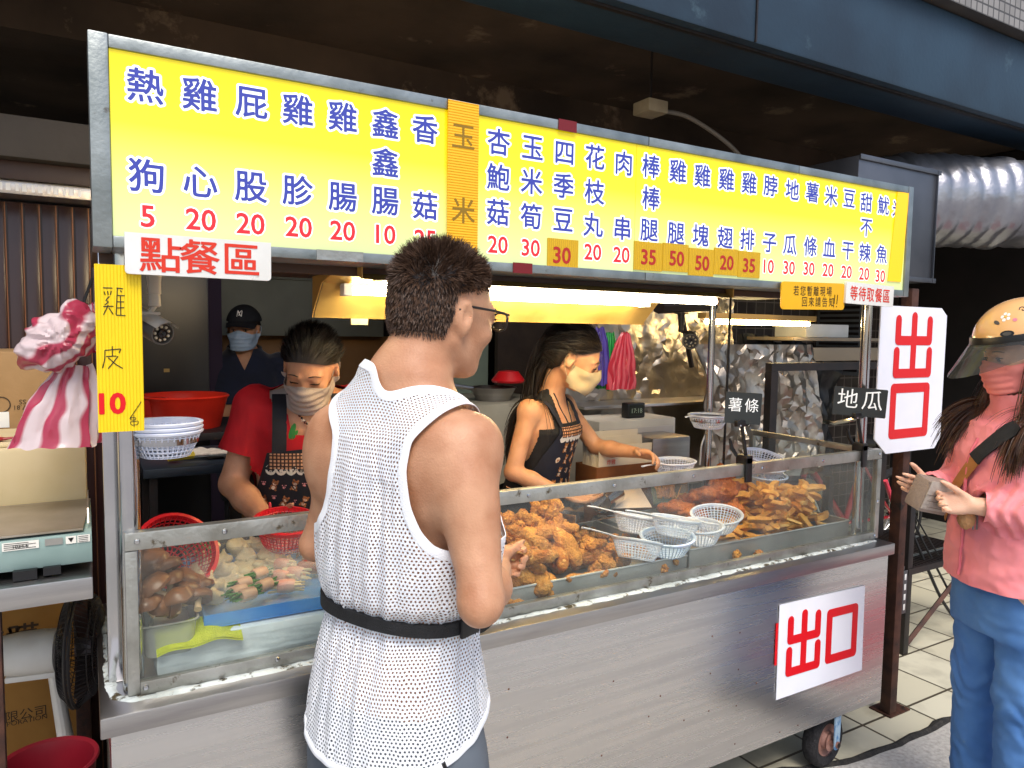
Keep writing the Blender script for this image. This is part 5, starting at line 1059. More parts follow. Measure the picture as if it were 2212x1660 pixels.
for ch, o in (('N', 0), ('Y', .004)): 
    V_, F_ = glyphs(ch, 0.); V_ = (V_-(V_.min(0)+V_.max(0))/2)*.042; Pp = hc+((V_[:, 0]*1.0)[:, None]*HR[:, 0]*-1+np.array([0, 0, 0]))+(V_[:, 1]+.092)[:, None]*HR[:, 2]; Pp = np.array([next((p+HR[:, 1]*a for a in np.linspace(.14, .0, 60) if q.at((p+HR[:, 1]*a)[None])[0] < .0185), p) for p in Pp]); b_.add(Pp+HR[:, 2]*o, F_)
b_.build('cap_emblem', white_print, capm, local=True, smooth=False)
# ------------------------------------------------------------------ customer in pink with the helmet
lady = person_root('woman in a pink zip jacket, jeans and beige helmet holding a wallet', 2.431, -.413, 296)
f = Field(); W_ = [(.70, 0, 0, .165, .125), (.86, 0, 0, .165, .13), (.98, 0, 0, .15, .12), (1.10, 0, .005, .152, .125), (1.20, 0, .01, .158, .122), (1.28, 0, .0, .15, .098), (1.33, 0, -.01, .11, .07), (1.365, 0, -.01, .055, .05)]
f.loft(W_, .03); hc = np.array([.0, .010, 1.505]); HR = rotm(-14, 0, -4); f.cone((0, -.01, 1.33), hc+HR@np.array([0, -.03, -.05]), .050, .048, .03); T = head_prims(f, hc, HR, .97)
A1 = (np.array([.155, .0, 1.285]), np.array([.195, .04, 1.06]), np.array([.075, .235, 1.088])); A2 = (np.array([-.155, .0, 1.285]), np.array([-.20, -.01, 1.055]), np.array([-.085, .195, 1.062]))
arms(f, (A1, A2), .044, .038, .025)
HA = handframe(A1[1], A1[2], roll=-15, bend=4); HB = handframe(A2[1], A2[2], roll=12, bend=4)@np.diag([1, 1, 1.])
hand_prims(f, A1[2], HA, 1, (18, 30, 40, 46), 12, .86, 3); HBm = HB.copy(); HBm[:, 2] *= -1
hand_prims(f, A2[2], HBm, -1, (34, 42, 48, 52), 10, .86, 3)
for sx in (-1, 1): f.chain([(sx*.085, 0, .8), (sx*.09, .01, .45), (sx*.095, -.01, .08)], (.09, .06, .045), .03)
f.eval(.0048, .035); V, F = f.mesh(0, 2); sub_mesh('body', (V, F), skin_pale, lady)
g = f.copy(); g.loft([(.80, 0, .005, .178, .150), (.88, 0, .005, .178, .150), (.98, 0, .005, .172, .142), (1.08, 0, .01, .17, .142), (1.2, 0, .01, .166, .128), (1.28, 0, 0, .15, .10)], .02)
for A in (A1, A2): g.ell(A[0], .055, None, .03); g.cone(A[0], A[1], .058, .056, .025); g.cone(A[1], A[1]*.08+A[2]*.92, .054, .031, .02)
g.cone((0, -.015, 1.31), (0, -.005, 1.385), .075, .072, .02)
g.eval(.0062, .035, f.lo, f.lo+f.h*(f.n-1)); V, F = g.mesh(.008, 2); N_ = vnorm(V, F); wr_ = .007*fbm(V*np.array([1, 1, 1.6]), 8, 3, 4.)+.005*fbm(V*np.array([1, 1, .8]), 20, 3, 9.)
for A in (A1, A2): t2, d2 = seg_t(V, A[1], A[2]); wr_ = wr_+np.where((d2 < .08) & (t2 > .05), .005*np.sin(t2*42+4*np.sin(V[:, 2]*40)), 0)*np.clip(t2*2, 0, 1)
V = V+N_*wr_[:, None]; gn = np.maximum(.80-V[:, 2]+.012*np.sin(V[:, 1]*14), V[:, 2]-1.40)
for A in (A1, A2):
    t2, d2 = seg_t(V, A[1], A[2]); gn = np.maximum(gn, np.where((d2 < .064) & (t2 > .6) & (V[:, 1] > .165), (t2-.90)*.2, -1)); gn = np.maximum(gn, np.where((np.linalg.norm(V-A[2]-(A[2]-A[1])*.25, axis=1) < .085) & (t2 > .86) & (V[:, 1] > .178), .03, -1))
gn = np.maximum(gn, np.where((V[:, 2] > 1.35) & (np.linalg.norm(V-hc, axis=1) < .14), .03, -1)); gn = np.maximum(gn, np.where((V[:, 1] > .2) & (V[:, 2] < 1.3), np.where(np.minimum(seg_t(V, *A1[1:])[1], seg_t(V, *A2[1:])[1]) < .075, -1, .03), -1))
V, Tt, _, seg = clip(V, F, np.clip(gn, -.05, .05)); pink = M('coral_pink_jersey', '#ec8f94', .75, col2='#e27f88', vs=7, bump=.1, bs=350, sheen=.15); jacket = sub_mesh('jacket', (V, Tt), pink, lady)
gtl = Field(); gtl.loft(W_, .03); gtl.loft([(.80, 0, .005, .178, .150), (.98, 0, .005, .172, .142), (1.08, 0, .01, .17, .142), (1.2, 0, .01, .166, .128), (1.28, 0, 0, .15, .10)], .02); gtl.eval(.0062, .04)
b_ = MB(); zs = np.linspace(.83, 1.25, 40); P = np.c_[np.zeros(40), front_y(gtl, np.zeros(40), zs, .018), zs]; band(b_, P, np.tile(Y3, (40, 1)), .004, .004, False); b_.build('zip', M('pink_zip', '#d9707c', .5), jacket, local=True)
b_ = MB(); a = np.linspace(R(-80), R(75), 16); pc = np.array([-.17, .02, .93]); Pk = np.array([(0, .05*math.cos(t)-.02, .055*math.sin(t)) for t in a])+pc; Pk[:, 0] = -.19; b_.tube(Pk, .0022, 6); b_.build('pocket_piping', white_print, jacket, local=True)
# jeans
p = Field(); p.loft([(.66, 0, 0, .165, .122), (.74, 0, 0, .170, .132), (.84, 0, 0, .165, .132), (.92, 0, 0, .155, .122)], .03)
for sx in (-1, 1): p.chain([(sx*.086, .002, .76), (sx*.092, .015, .48), (sx*.097, -.005, .06)], [.090, .069, .074], .03)
p.eval(.007, .02); V, F = p.mesh(0, 2); N_ = vnorm(V, F); kn = np.exp(-((V[:, 2]-.46)/.09)**2)+.6*np.exp(-((V[:, 2]-.2)/.1)**2); V = V+N_*(.004*fbm(V, 11, 3, 5.)+.0035*(1-2*np.abs(fbm(V*np.array([1, 1, 1.7]), 10, 2, 8.)))+kn*.0035*np.sin(V[:, 2]*85+6*np.sin(V[:, 0]*22+V[:, 1]*13)+3*fbm(V, 12, 2, 7.)))[:, None]; V, Tt, _, _ = clip(V, F, np.maximum(V[:, 2]-.90, .035-V[:, 2]))
jm = M('blue_denim', '#3d6ba8', .85, col2='#5a88c0', vs=6, vlo=.3, vhi=.75, bump=.25, bs=600, spots=('#5f8cc8', 7, .63)); jeans = sub_mesh('jeans', (V, Tt), jm, lady)
b_ = MB()
for sx in (-1, 1):
    P = []
    for z in np.linspace(.80, .06, 40):
        x = sx*(.098+.02*(z < .5)); t = np.linspace(-.25, .1, 60); v = p.at(np.c_[np.full(60, -.094 if sx < 0 else .10)*0+sx*.13, t*0-.0, np.full(60, z)]) if False else None
        P.append((sx*np.interp(z, [.06, .48, .76, .84], [.178, .166, .180, .169]), .004, z))
    b_.tube(np.array(P), .0028, 6)
b_.build_sides('side_seam', M('pale_seam', '#7fa2d4', .8), jeans, local=True)
b_ = MB()
for sx in (-1, 1): b_.sphere((sx*.1, .055, .04), (.045, .13, .04), 14)
b_.build_sides('shoe', MATS['dark_shoes'], lady, local=True)
# mask, eyes, hair, helmet
face_mask(f, hc, HR, .97, M('pink_mask', '#f08f86', .7, col2='#ea837b', vs=20), lady, low=-.112, cord=M('pink_cord', '#d86f7d', .7)); face_lines(f, hc, HR, .97, lady, closed=False)
V2, T2, H2, q = scalp(f, hc, HR, .97, [-.12, -.06, -.03, .0, .03, .06, .085, .12], [-.09, -.085, -.06, .0, .03, .05, .066, .085], .006, hair_dark, lady); cap = sub_mesh('hair', (V2, T2), hair_dark, lady)
hm = M('chestnut_long_hair', '#3b251a', .45, col2='#54321f', vs=50)
gg = g
for sx, n in ((-1, 1500), (1, 1000)):
    P = hc+HR@np.array([sx*.072, -.015, -.045])+rg.normal(0, 1, (n, 3))*np.array([.010, .022, .015]); D = np.tile(np.array([sx*.12, .32, -1.]), (n, 1))
    long_hair(lady, cap, P, D, rg.uniform(.24, .36, n), n, 8+sx, gg, hm, .0021, .22, 14, .03, .010)
P = hc+HR@np.array([0, -.08, -.04])+rg.normal(0, 1, (500, 3))*np.array([.05, .012, .02]); long_hair(lady, cap, P, np.tile(np.array([0, -.5, -1.]), (500, 1)), rg.uniform(.25, .38, 500), 500, 12, gg, hm, .0034, .12, 10, .05, .014)
helm = M('beige_glossy_helmet', '#dfae74', .18, coat=.5, col2='#d8a568', vs=4); hT = lambda *p_: hc+HR@np.array(p_)
q2 = Field(); q2.ell(hT(0, -.015, .045), (.122, .140, .122), HR, .02); q2.ell(hT(0, -.03, .0), (.118, .125, .11), HR, .02); q2.eval(.006, .03); V, F = q2.mesh(0, 2); H = hcoord(V, hc, HR); gn = np.where(H[:, 1] > -.0, .052-.10*np.clip(.04-H[:, 1], 0, 1)-H[:, 2], .048-.9*np.clip(-H[:, 1], 0, .09)-H[:, 2])
V, Tt, _, seg = clip(V, F, gn); hel = sub_mesh('helmet', shell(V, Tt, .012), helm, lady)
b_ = MB()
for lp, cl in loops(seg):
    P = V[lp]; P = smooth_line(resamp(np.r_[P, P[:1]], 90)[:-1], 8); b_.loop(P, .006, 8)
b_.build('helmet_trim', black_plastic, hel, local=True)
def on_helm(u, v, o=.001):
    d = HR@np.array([-math.cos(R(v))*math.cos(R(u)), math.cos(R(v))*math.sin(R(u)), math.sin(R(v))]); c = hT(0, -.015, .045)
    for t in np.linspace(.19, .08, 120):
        if q2.at((c+d*t)[None])[0] < o: return c+d*t
    return c+d*.12
b_ = MB()
def hdecal(c, ru, rv, rot, m, o=.0012, n=14):
    P = [on_helm(c[0]+x, c[1]+y, o) for x, y in ellp(0, 0, ru, rv, n, rot)]; P.append(on_helm(c[0], c[1], o)); b_.add(P, [(i, (i+1) % n, n) for i in range(n)], m)
hdecal((52, 16), 8, 4.2, 0, 0); hdecal((52, 16), 5, 2.4, 0, 1, .002)
for k in range(5): hdecal((55+5*math.cos(k*1.256), 40+5*math.sin(k*1.256)), 2.6, 2.6, 0, 2)
hdecal((55, 40), 1.8, 1.8, 0, 3, .002); hdecal((42, 34), 3.2, 2.6, 0, 4); hdecal((66, 32), 5, 2.4, 30, 1)
def curl_line(c, r0, turns, sgn):
    P = [on_helm(c[0]+sgn*(r0*(1-t*.75))*math.cos(t*turns), c[1]+(r0*(1-t*.75))*math.sin(t*turns), .001) for t in np.linspace(0, 1, 24)]; b_.tube(np.array(P), .0014, 5, m=1)
curl_line((10, 38), 9, 7, 1); curl_line((12, 22), 7, 6, -1); curl_line((-8, 30), 8, 7, 1); curl_line((28, 50), 6, 6, 1)
b_.build('helmet_print', [black_plastic, M('grey_print', '#4b4742', .5), M('white_flower_print', '#e9e2d8', .5), M('yellow_print', '#d8b24a', .5), M('rose_print', '#c9788a', .5)], hel, local=True)
G_ = []
for v in np.linspace(0, 1, 9):
    row = []
    for a in np.linspace(R(-82), R(82), 31): r_ = .145+.085*v*max(0, math.cos(a))**.5; row.append(hT(math.sin(a)*(.128+.004*v), -.02+math.cos(a)*r_+.012*v, .072-.085*v*(.35+.65*max(0, math.cos(a)))-.012))
    G_.append(row)
b_ = MB(); b_.grid(np.array(G_)); b_.build('visor', sheetmat('smoked_visor', '#b9b5aa', .10, .06, 1.6, smudge=.10, sm_scale=9, milky='#8b8a84'), hel, local=True)
b_ = MB()
for sx in (-1, 1): b_.lathe([(.014, 0), (.014, .006), (.008, .009), (0, .009)], hT(sx*.126, .0, .048), 14, axis=HR@rotm(0, sx*90, 0))
P = np.array([on_helm(u, 8, .004) for u in np.linspace(-10, 190, 40)]); band(b_, P, np.array([q2.grad(p_[None])[0] for p_ in P]), .012, .002, False, m=1)
b_.build('visor_band', [MATS['polished_steel'], black_plastic], hel, local=True)
b_ = MB()
for sx in (-1, 1): b_.tube(smooth_line(resamp([hT(sx*.105, .0, .02), hT(sx*.078, .01, -.06), hT(sx*.03, .05, -.118)], 20), 3, False), .006, 8, flat=.3)
b_.build('chin_strap', black_plastic, hel, local=True)
gtl = Field(); gtl.loft(W_, .03); gtl.loft([(.80, 0, .005, .178, .150), (.98, 0, .005, .172, .142), (1.08, 0, .01, .17, .142), (1.2, 0, .01, .166, .128), (1.28, 0, 0, .15, .10)], .02); gtl.eval(.0062, .04)
# shoulder bag strap
b_ = MB(); tan_s = M('tan_strap', '#a9743f', .6, col2='#98652f', vs=20, bump=.2, bs=300); P = []
def on_front(x, z, o): return np.array([x, float(front_y(gtl, x, z, o)[0]), z])
P = np.array([on_front(x, z, .020) for x, z in zip(np.linspace(-.105, .12, 24), np.linspace(1.30, .98, 24))]); P = smooth_line(P, 4, False); Nb = gtl.grad(P, .012); band(b_, P, Nb, .019, .002, False); strap = b_.build('bag_strap', tan_s, lady, local=True)
b_ = MB(); band(b_, P[:9]+Nb[:9]*.004, Nb[:9], .023, .004, False); b_.build('strap_pad', MATS['black_webbing'], strap, local=True)
# what she holds: wallet and the key ring with a fluffy charm
wl = MB(); c = np.array([-.005, .315, 1.080]); wr_m = rotm(12, -14, 8); wl.box((-.042, -.085, -.05), (.022, .02, .05), .01, rot=wr_m); wl.box((-.046, -.08, -.045), (-.0425, .012, .045), .004, rot=wr_m, m=1)
for i in range(5): wl.box((-.0475, -.078, -.036+i*.018), (-.0462, .01, -.0345+i*.018), rot=wr_m, m=2)
for q_ in range(len(wl.V)): wl.V[q_] = toworld(lady, wl.V[q_]+c)
tag(wl.build('wallet', [M('taupe_leather', '#8f8076', .5, col2='#7f7068', vs=18, bump=.3, bs=140), M('pale_croc_leather', '#a69c93', .45, bump=.4, bs=110), M('dark_crease', '#6b5e55', .6)], smooth=30), 'taupe leather wallet held in both hands by the woman in pink', 'wallet')
kr = thing('key_ring', 'fluffy beige charm with keys hanging from the hands of the woman in pink', 'keys', toworld(lady, (-.05, .23, .98)))
b_ = MB(); q3 = Field(); cK = np.array([-.06, .20, 1.02]); q3.ell(cK, (.022, .024, .034), None, .01); q3.ell(cK+[0, 0, .035], (.018, .018, .018), None, .01); q3.eval(.004, .02); V, F = q3.mesh(); V = V+vnorm(V, F)*(.003*fbm(V, 150, 3))[:, None]; link_mesh('charm', toworld(lady, V), F, M('beige_plush', '#b78a5e', .95, bump=.5, bs=300), parent=kr)
for k, (dx, rr) in enumerate(((.0, .2), (.012, -.15))):
    b_ = MB(); k0 = np.array([-.06, .165+dx, 1.03]); b_.lathe([(.008, 0), (.008, .002), (.003, .002), (.003, 0), (.008, 0)], k0, 12, axis=np.stack([Y3, Z3, X3], 1)); b_.box((-.001, -.0025, -.045), (.001, .0025, -.006)); b_.V[-1] += k0
    for q_ in range(len(b_.V)): b_.V[q_] = toworld(lady, b_.V[q_])
    b_.build('key', MATS['aluminium_frame'], kr)
# ================================================================== food on the cart
ZC = .8075
def solid(name, label, cat, mb, mats, group=None, smooth=30, loc=None): return tag(mb.build(name, mats, None, smooth, loc=loc), label, cat, group)
def copy_to(o, loc, rot=(0, 0, 0), scale=None, label=None):
    c = copy_tree(o); c.location = loc; c.rotation_euler = rot
    if scale: c.scale = (scale,)*3
    if label: c['label'] = label
    return c
def tray(label, x0, y0, x1, y1, z0, z1, mat=None):
    b_ = MB(); t = .002; r_ = .009; b_.box((x0, y0, z0), (x1, y1, z0+t))
    for lo, hi in (((x0, y0, z0+t), (x1, y0+t, z1)), ((x0, y1-t, z0+t), (x1, y1, z1)), ((x0, y0+t, z0+t), (x0+t, y1-t, z1)), ((x1-t, y0+t, z0+t), (x1, y1-t, z1))): b_.box(lo, hi)
    b_.tube([(x0, y0, z1), (x1, y0, z1)], .004, 8); b_.tube([(x0, y1, z1), (x1, y1, z1)], .004, 8); b_.tube([(x0, y0, z1), (x0, y1, z1)], .004, 8); b_.tube([(x1, y0, z1), (x1, y1, z1)], .004, 8)
    return solid('tray', label, 'tray', b_, mat or M('tray_aluminium', '#c9cac8', .42, .7, col2='#b0b2b2', vs=7, bump=.08, bs=60))
tray('long steel tray holding fried chicken on the left part of the display', .66, .112, 1.592, .60, ZC+.001, .862)
tray('long steel tray holding fries and cutlets on the right part of the display', 1.63, .14, 2.43, .60, ZC+.001, .866)
# ---- fried pieces
golden = M('golden_fried_crust', '#d89844', .65, col2='#a9642a', vs=22, vdet=8, vlo=.36, vhi=.68, bump=1., bs=170, rnd=.18, spots=('#e8b266', 40, .60))
cutlet_m = M('deep_fried_cutlet', '#c47030', .6, col2='#9a4a1c', vs=16, vdet=8, bump=.8, bs=110, rnd=.12, spots=('#d08a48', 34, .6))
fry_m = M('sweet_potato_fry', '#e0a650', .6, col2='#c4822f', vs=26, vdet=6, bump=.4, bs=120, rnd=.14, spots=('#dfae5c', 30, .6)); pale_fry = M('pale_potato_fry', '#d9b06a', .6, col2='#c2914a', vs=26, bump=.3, bs=120, rnd=.1)
def lump(fn, h, amp, sc, seed, sm=1):
    f = Field(); fn(f); f.eval(h, .012); V, F = f.mesh(0, sm); N_ = vnorm(V, F); V = V+N_*(amp*(fbm(V, sc, 3, seed)+.5*np.abs(fbm(V, sc*2.6, 2, seed+3))))[:, None]; return V-np.array([V[:, 0].mean(), V[:, 1].mean(), 0]), F
rg = np.random.default_rng(11)
def wing(f, a):
    f.chain([(-.048, 0, 0), (-.01, .006*a, .004), (.022, .018*a, 0)], [.014, .020, .015], .012); f.chain([(.022, .018*a, 0), (.040, -.012*a, .002), (.050, -.034*a, 0)], [.015, .012, .008], .012)
def drum(f, a): f.chain([(-.045, 0, 0), (-.012, 0, .003), (.03, .006*a, 0)], [.023, .025, .010], .012); f.ell((.038, .007*a, 0), (.011, .010, .010), None, .008)
def strip(f, a): f.chain([(-.055, -.008*a, 0), (0, .006*a, .002), (.055, -.006*a, 0)], [.015, .019, .014], .012)
def nug(f, a): f.ell((0, 0, 0), (.024, .018, .016), None, .01); f.ell((.016, .008*a, .004), (.014, .013, .012), None, .01); f.ell((-.014, -.006, .002), (.015, .012, .012), None, .01)
PROTO = []
for i, (fn, a, h, amp) in enumerate(((wing, 1, .0034, .005), (wing, -1, .0034, .005), (drum, 1, .0034, .0045), (drum, -1, .0034, .005), (strip, 1, .0034, .005), (strip, -1, .0034, .005))): PROTO.append(lump(lambda f: fn(f, a), h, amp*.62, 105, i*3.1)); PROTO[-1] = (PROTO[-1][0]*np.array([1.28, 1, .95]), PROTO[-1][1])
NUGS = [lump(lambda f: nug(f, a), .003, .006, 90, 20+i) for i, a in enumerate((1, -1, .4))]
def mkmesh(name, VF, mat):
    me = bpy.data.meshes.new(name); me.from_pydata(VF[0].tolist(), [], [list(map(int, f)) for f in VF[1]]); me.materials.append(mat); me.polygons.foreach_set('use_smooth', np.ones(len(me.polygons), bool)); return me
def put(name, me, loc, rot, sc, label, cat, group):
    o = bpy.data.objects.new(name, me); COL.objects.link(o); o.location = loc; o.rotation_euler = rot; o.scale = (sc,)*3; return tag(o, label, cat, group)
class Heap:
    def __init__(s, x0, y0, x1, y1, z0, c=.008): s.o = (x0, y0); s.c = c; s.n = (int((x1-x0)/c)+1, int((y1-y0)/c)+1); s.H = np.full(s.n, z0); s.b = (x0, y0, x1, y1)
    def drop(s, x, y, rad, th, sink=.75):
        i0, i1 = int((x-rad-s.o[0])/s.c), int((x+rad-s.o[0])/s.c)+1; j0, j1 = int((y-rad-s.o[1])/s.c), int((y+rad-s.o[1])/s.c)+1
        sl_ = s.H[max(i0, 0):max(i1, 0)+1, max(j0, 0):max(j1, 0)+1]; z = np.percentile(sl_, 60) if sl_.size else s.H.min(); sl_[:] = np.maximum(sl_, z+th*sink); return z
wm = [mkmesh('fried_chicken', p_, golden) for p_ in PROTO]; nm = [mkmesh('fried_nugget', p_, golden) for p_ in NUGS]
H_ = Heap(.67, .12, 1.58, .6, ZC+.004)
g1 = 'fried chicken pieces in the left tray'
for i in range(105):
    u = rg.random()**1.15; x = .70+u*.70; lim = .46 if x < 1.15 else .36; y = .135+rg.random()*(lim-.0); 
    if x > 1.30 and y < .3: x -= .35
    if x+0.7*y > 1.60: continue
    rise = .35; z = H_.drop(x, y, .036, .038, .62); rot = (rg.normal(0, .35), rg.normal(0, .3), rg.uniform(0, 6.28)); k = int(rg.integers(0, 6))
    put('fried_chicken', wm[k], (x, y, z+.018), rot, rg.uniform(1.05, 1.4), 'golden battered chicken piece heaped behind the front glass', 'fried chicken', g1)
g2 = 'small popcorn chicken pieces'
for i in range(120):
    x = rg.uniform(1.15, 1.57); y = rg.uniform(.18, .57)
    if x < 1.3 and y < .32: y += .2
    z = H_.drop(x, y, .018, .024, .6); put('popcorn_chicken', nm[int(rg.integers(0, 3))], (x, y, z+.012), tuple(rg.uniform(0, 6.28, 3)), rg.uniform(.7, 1.05), 'small knobbly popcorn chicken piece between the wings and the white baskets', 'popcorn chicken', g2)
for px, py, sc in ((1435, 1233, .7), (1228, 1252, .35), (1460, 1215, .5), (1592, 1202, .75), (1640, 1198, .8), (1560, 1222, .3), (1330, 1242, .25), (1105, 1330, .4)):
    q_ = at(px, py, z=.818); yy = max(.095, min(q_[1], .11)); q_ = at(px, py, y=yy); put('popcorn_chicken', nm[int(rg.integers(0, 3))], (q_[0], yy, max(q_[2], ZC+.008*sc+.004)), tuple(rg.uniform(0, 6.28, 3)), sc, 'stray crumb of popcorn chicken lying against the front glass', 'popcorn chicken', 'stray chicken crumbs')
# fries
FR = []
for i in range(5):
    b_ = MB(); L_ = rg.uniform(.075, .12); w_ = rg.uniform(.021, .029); a = rg.normal(0, .010); P = np.array([(-L_/2, 0, 0), (-L_/6, a, .001), (L_/6, a*.8, 0), (L_/2, 0, .002)]); b_.tube(resamp(P, 8), [w_*.42, w_*.5, w_*.52, w_*.5, w_*.52, w_*.5, w_*.48, w_*.38], 4, flat=1.)
    V = np.concatenate(b_.V); V += np.stack([fbm(V, 60, 2, i*5.+k) for k in range(3)], 1)*.0016; FR.append((V, b_.F))
def flatmesh(name, VF, mat): me = mkmesh(name, VF, mat); me.polygons.foreach_set('use_smooth', np.zeros(len(me.polygons), bool)); return me
fm = [flatmesh('fry', p_, fry_m) for p_ in FR]; fp = [flatmesh('fry', p_, pale_fry) for p_ in FR]
H2 = Heap(1.62, .14, 2.44, .6, ZC+.004)
for i in range(175):
    x = np.clip(rg.normal(2.24, .13), 1.93, 2.40); y = rg.uniform(.17, .56); th = .024 if abs(x-2.24) < .2 else .014
    if x < 2.05 and y > .36: continue
    z = H2.drop(x, y, .028, th, .62); pale = y < .21 and rg.random() < .8; put('sweet_potato_fry' if not pale else 'potato_fry', (fp if pale else fm)[int(rg.integers(0, 5))], (x, y, z+.011), (rg.normal(0, .4), rg.normal(0, .28), rg.uniform(0, 6.28)), rg.uniform(.75, 1.15)*(.62 if pale else 1), 'thick orange sweet potato fry in the heap at the right end of the display' if not pale else 'thin pale potato fry at the front of the fries heap', 'fries', 'sweet potato fries in the heap' if not pale else 'pale potato fries in the heap')
q_ = at(1660, 1200, y=.10); put('potato_fry', fp[1], (q_[0], .104, ZC+.008), (0, -.1, .05), .5, 'single yellow potato fry lying alone on the counter by the glass', 'fries', None)
# cutlets
def cutlet(f, a): f.ell((0, 0, 0), (.085, .055, .014), None, .02); f.ell((.04, .02*a, .008), (.055, .045, .014), None, .02); f.ell((-.05, -.015*a, .004), (.05, .04, .012), None, .02); f.cone((.08, .01, .0), (.115, .02*a, .01), .012, .009, .02)
CU = [mkmesh('chicken_cutlet', lump(lambda f: cutlet(f, a), .0045, .012, 34, 40+i), cutlet_m) for i, a in enumerate((1, -1))]
for i, (x, y, z, rx, ry, rz, sc) in enumerate(((1.98, .50, .885, .25, .1, .2, 1.2), (2.08, .52, .905, -.3, .2, 1.3, 1.2), (2.16, .50, .93, .5, -.2, .4, 1.15), (2.02, .46, .925, .6, .2, 2.2, 1.1), (2.20, .55, .90, .2, .3, 2.9, 1.1), (1.92, .53, .88, .1, .2, 1.1, 1.0), (2.12, .45, .90, .5, .1, .9, 1.0), (2.18, .53, .965, .2, 1.2, 1.0, .7))):
    put('chicken_cutlet', CU[i % 2], (x, y, z), (rx, ry, rz), sc, 'large flat fried chicken cutlet piled at the back left of the fries', 'chicken cutlet', 'fried chicken cutlets')
b_ = MB()
for i in range(40): a = rg.uniform(0, 6.28); c = np.array([1.90+rg.normal(0, .02), .545+rg.normal(0, .012), .93]); d = np.array([rg.normal(0, .3), rg.normal(0, .3), 1.]); b_.tube([c, c+d*.02, c+d*.045+np.array([rg.normal(0, .004), 0, 0])], [.0035, .003, .001], 4)
solid('fried_enoki', 'pale fried enoki mushroom bunch standing beside the cutlets', 'fried enoki', b_, M('pale_fried_batter', '#c58c50', .7), loc=(1.9, .545, .92))
# ---- white plastic baskets
bk_w = M('white_basket_plastic', '#e3e7f3', .35, col2='#d3dbee', vs=30); bk_b = M('pale_blue_basket_plastic', '#c9d9f0', .35)
def basket(label, loc, rot=(0, 0, 0), r0=.076, r1=.052, h=.055, handle=True, mat=None, nrib=40, group='white plastic food baskets', hang=0.):
    t = thing('basket', label, 'basket', loc, 0, group); t.rotation_euler = rot; ORG[t.name] = np.zeros(3); m = mat or bk_w; b_ = MB(); a = np.linspace(0, 2*np.pi, 36, endpoint=False)
    for u in (.08, .24, .38, .52, .66, .80, .93):
        r_ = r1+(r0-r1)*u**.8; b_.loop(np.c_[r_*np.cos(a), r_*np.sin(a), np.full(36, h*u)], .0011, 4)
    for k in range(nrib):
        t_ = 2*math.pi*k/nrib; b_.tube([((r1+(r0-r1)*u**.8)*math.cos(t_), (r1+(r0-r1)*u**.8)*math.sin(t_), h*u) for u in (0, .5, 1)], .0015, 4, caps=False)
    b_.lathe([(0, .001), (r1, .001), (r1, -.001), (0, -.001)], (0, 0, 0), 28); b_.build('mesh_wall', m, t, local=True)
    b_ = MB(); b_.lathe([(r0-.004, h-.008), (r0+.004, h-.003), (r0+.005, h+.001), (r0+.001, h+.003), (r0-.004, h+.001), (r0-.004, h-.008)], (0, 0, 0), 44); b_.build('rim', m, t, local=True)
    if handle: b_ = MB(); b_.tube([(-r0+.002, 0, h), (-r0-.03, 0, h+.004), (-r0-.09, 0, h+.008), (-r0-.118, 0, h+.008)], [.0065, .0055, .0055, .006], 8, flat=.5, updir=Z3); b_.build('handle', m, t, local=True)
    return t
def ang(px0, py0, px1, py1, z): a, b = at(px0, py0, z=z), at(px1, py1, z=z); return math.atan2(b[1]-a[1], b[0]-a[0])
basket('white basket tilted on the chicken nearest the glass, handle up to the left', (1.42, .150, .865), (R(-14), R(14), R(-12)))
basket('white basket propped behind the tilted one, handle pointing back left', (1.565, .33, .885), (R(-6), R(12), R(-8)))
basket('white basket sitting inside the pale blue rimmed basket at the tray corner', (1.60, .180, .908), (R(-4), R(10), R(-6)))
basket('pale blue rimmed basket under another white basket at the tray corner', (1.545, .150, .868), (R(-5), R(3), R(170)), mat=bk_b, handle=False, r0=.082)
basket('white basket between the fries and the stacked pair, front one', (1.715, .185, .872), (R(-4), R(3), R(160)), handle=False)
basket('white basket with its rim highest at the left edge of the fries', (1.845, .235, .885), (R(-10), R(2), R(140)), handle=False, r0=.084)
s0 = at(1650, 1078, y=.50)
for i, l in enumerate(('lowest of three nested white baskets behind the fries', 'middle of three nested white baskets behind the fries', 'uppermost of three nested white baskets behind the fries')):
    basket(l, (s0[0]-.012*i, .50, .925+.040*i), (R(4-4*i), R(-3-6*i), R(30+40*i)), handle=False, mat=bk_b if i == 0 else bk_w, r0=.084)
q_ = at(1457, 1010, y=.52); basket('white long-handled basket in the hand of the young woman', (q_[0], .52, q_[2]-.03), (0, R(-2), R(12)), r0=.078)
# baskets resting in steel rings on the poles
def ringholder(name, label, c, r_, px, py):
    b_ = MB(); b_.lathe([(r_, -.010), (r_+.002, -.010), (r_+.002, .010), (r_, .010), (r_, -.010)], c, 36); b_.tube([(c[0]-(c[0]-px)*.9*0+ (px-c[0])*.55, c[1]+(py-c[1])*.55, c[2]), (px, py, c[2])], .005, 8); return solid(name, label, 'ring', b_, chrome)
c = at(357, 945, y=.13); ringholder('ring_holder', 'steel ring on the left pole carrying the white baskets', c, .062, .0625, .103)
for i in range(3):
    basket(('lowest', 'middle', 'top')[i]+' of the three white baskets nested in the steel ring on the left pole', (c[0], c[1], c[2]-.038+.009*i), (0, 0, i), r0=.069, r1=.046, h=.052, handle=False, nrib=36)
q_ = at(1530, 905, y=.55); ringholder('ring_holder', 'steel ring on the middle pole carrying one white basket', q_, .068, at(1535, 800, y=.63)[0], .63); basket('white basket hanging in the steel ring on the middle pole', (q_[0], q_[1], q_[2]-.035), (0, 0, R(20)), r0=.076, h=.05)
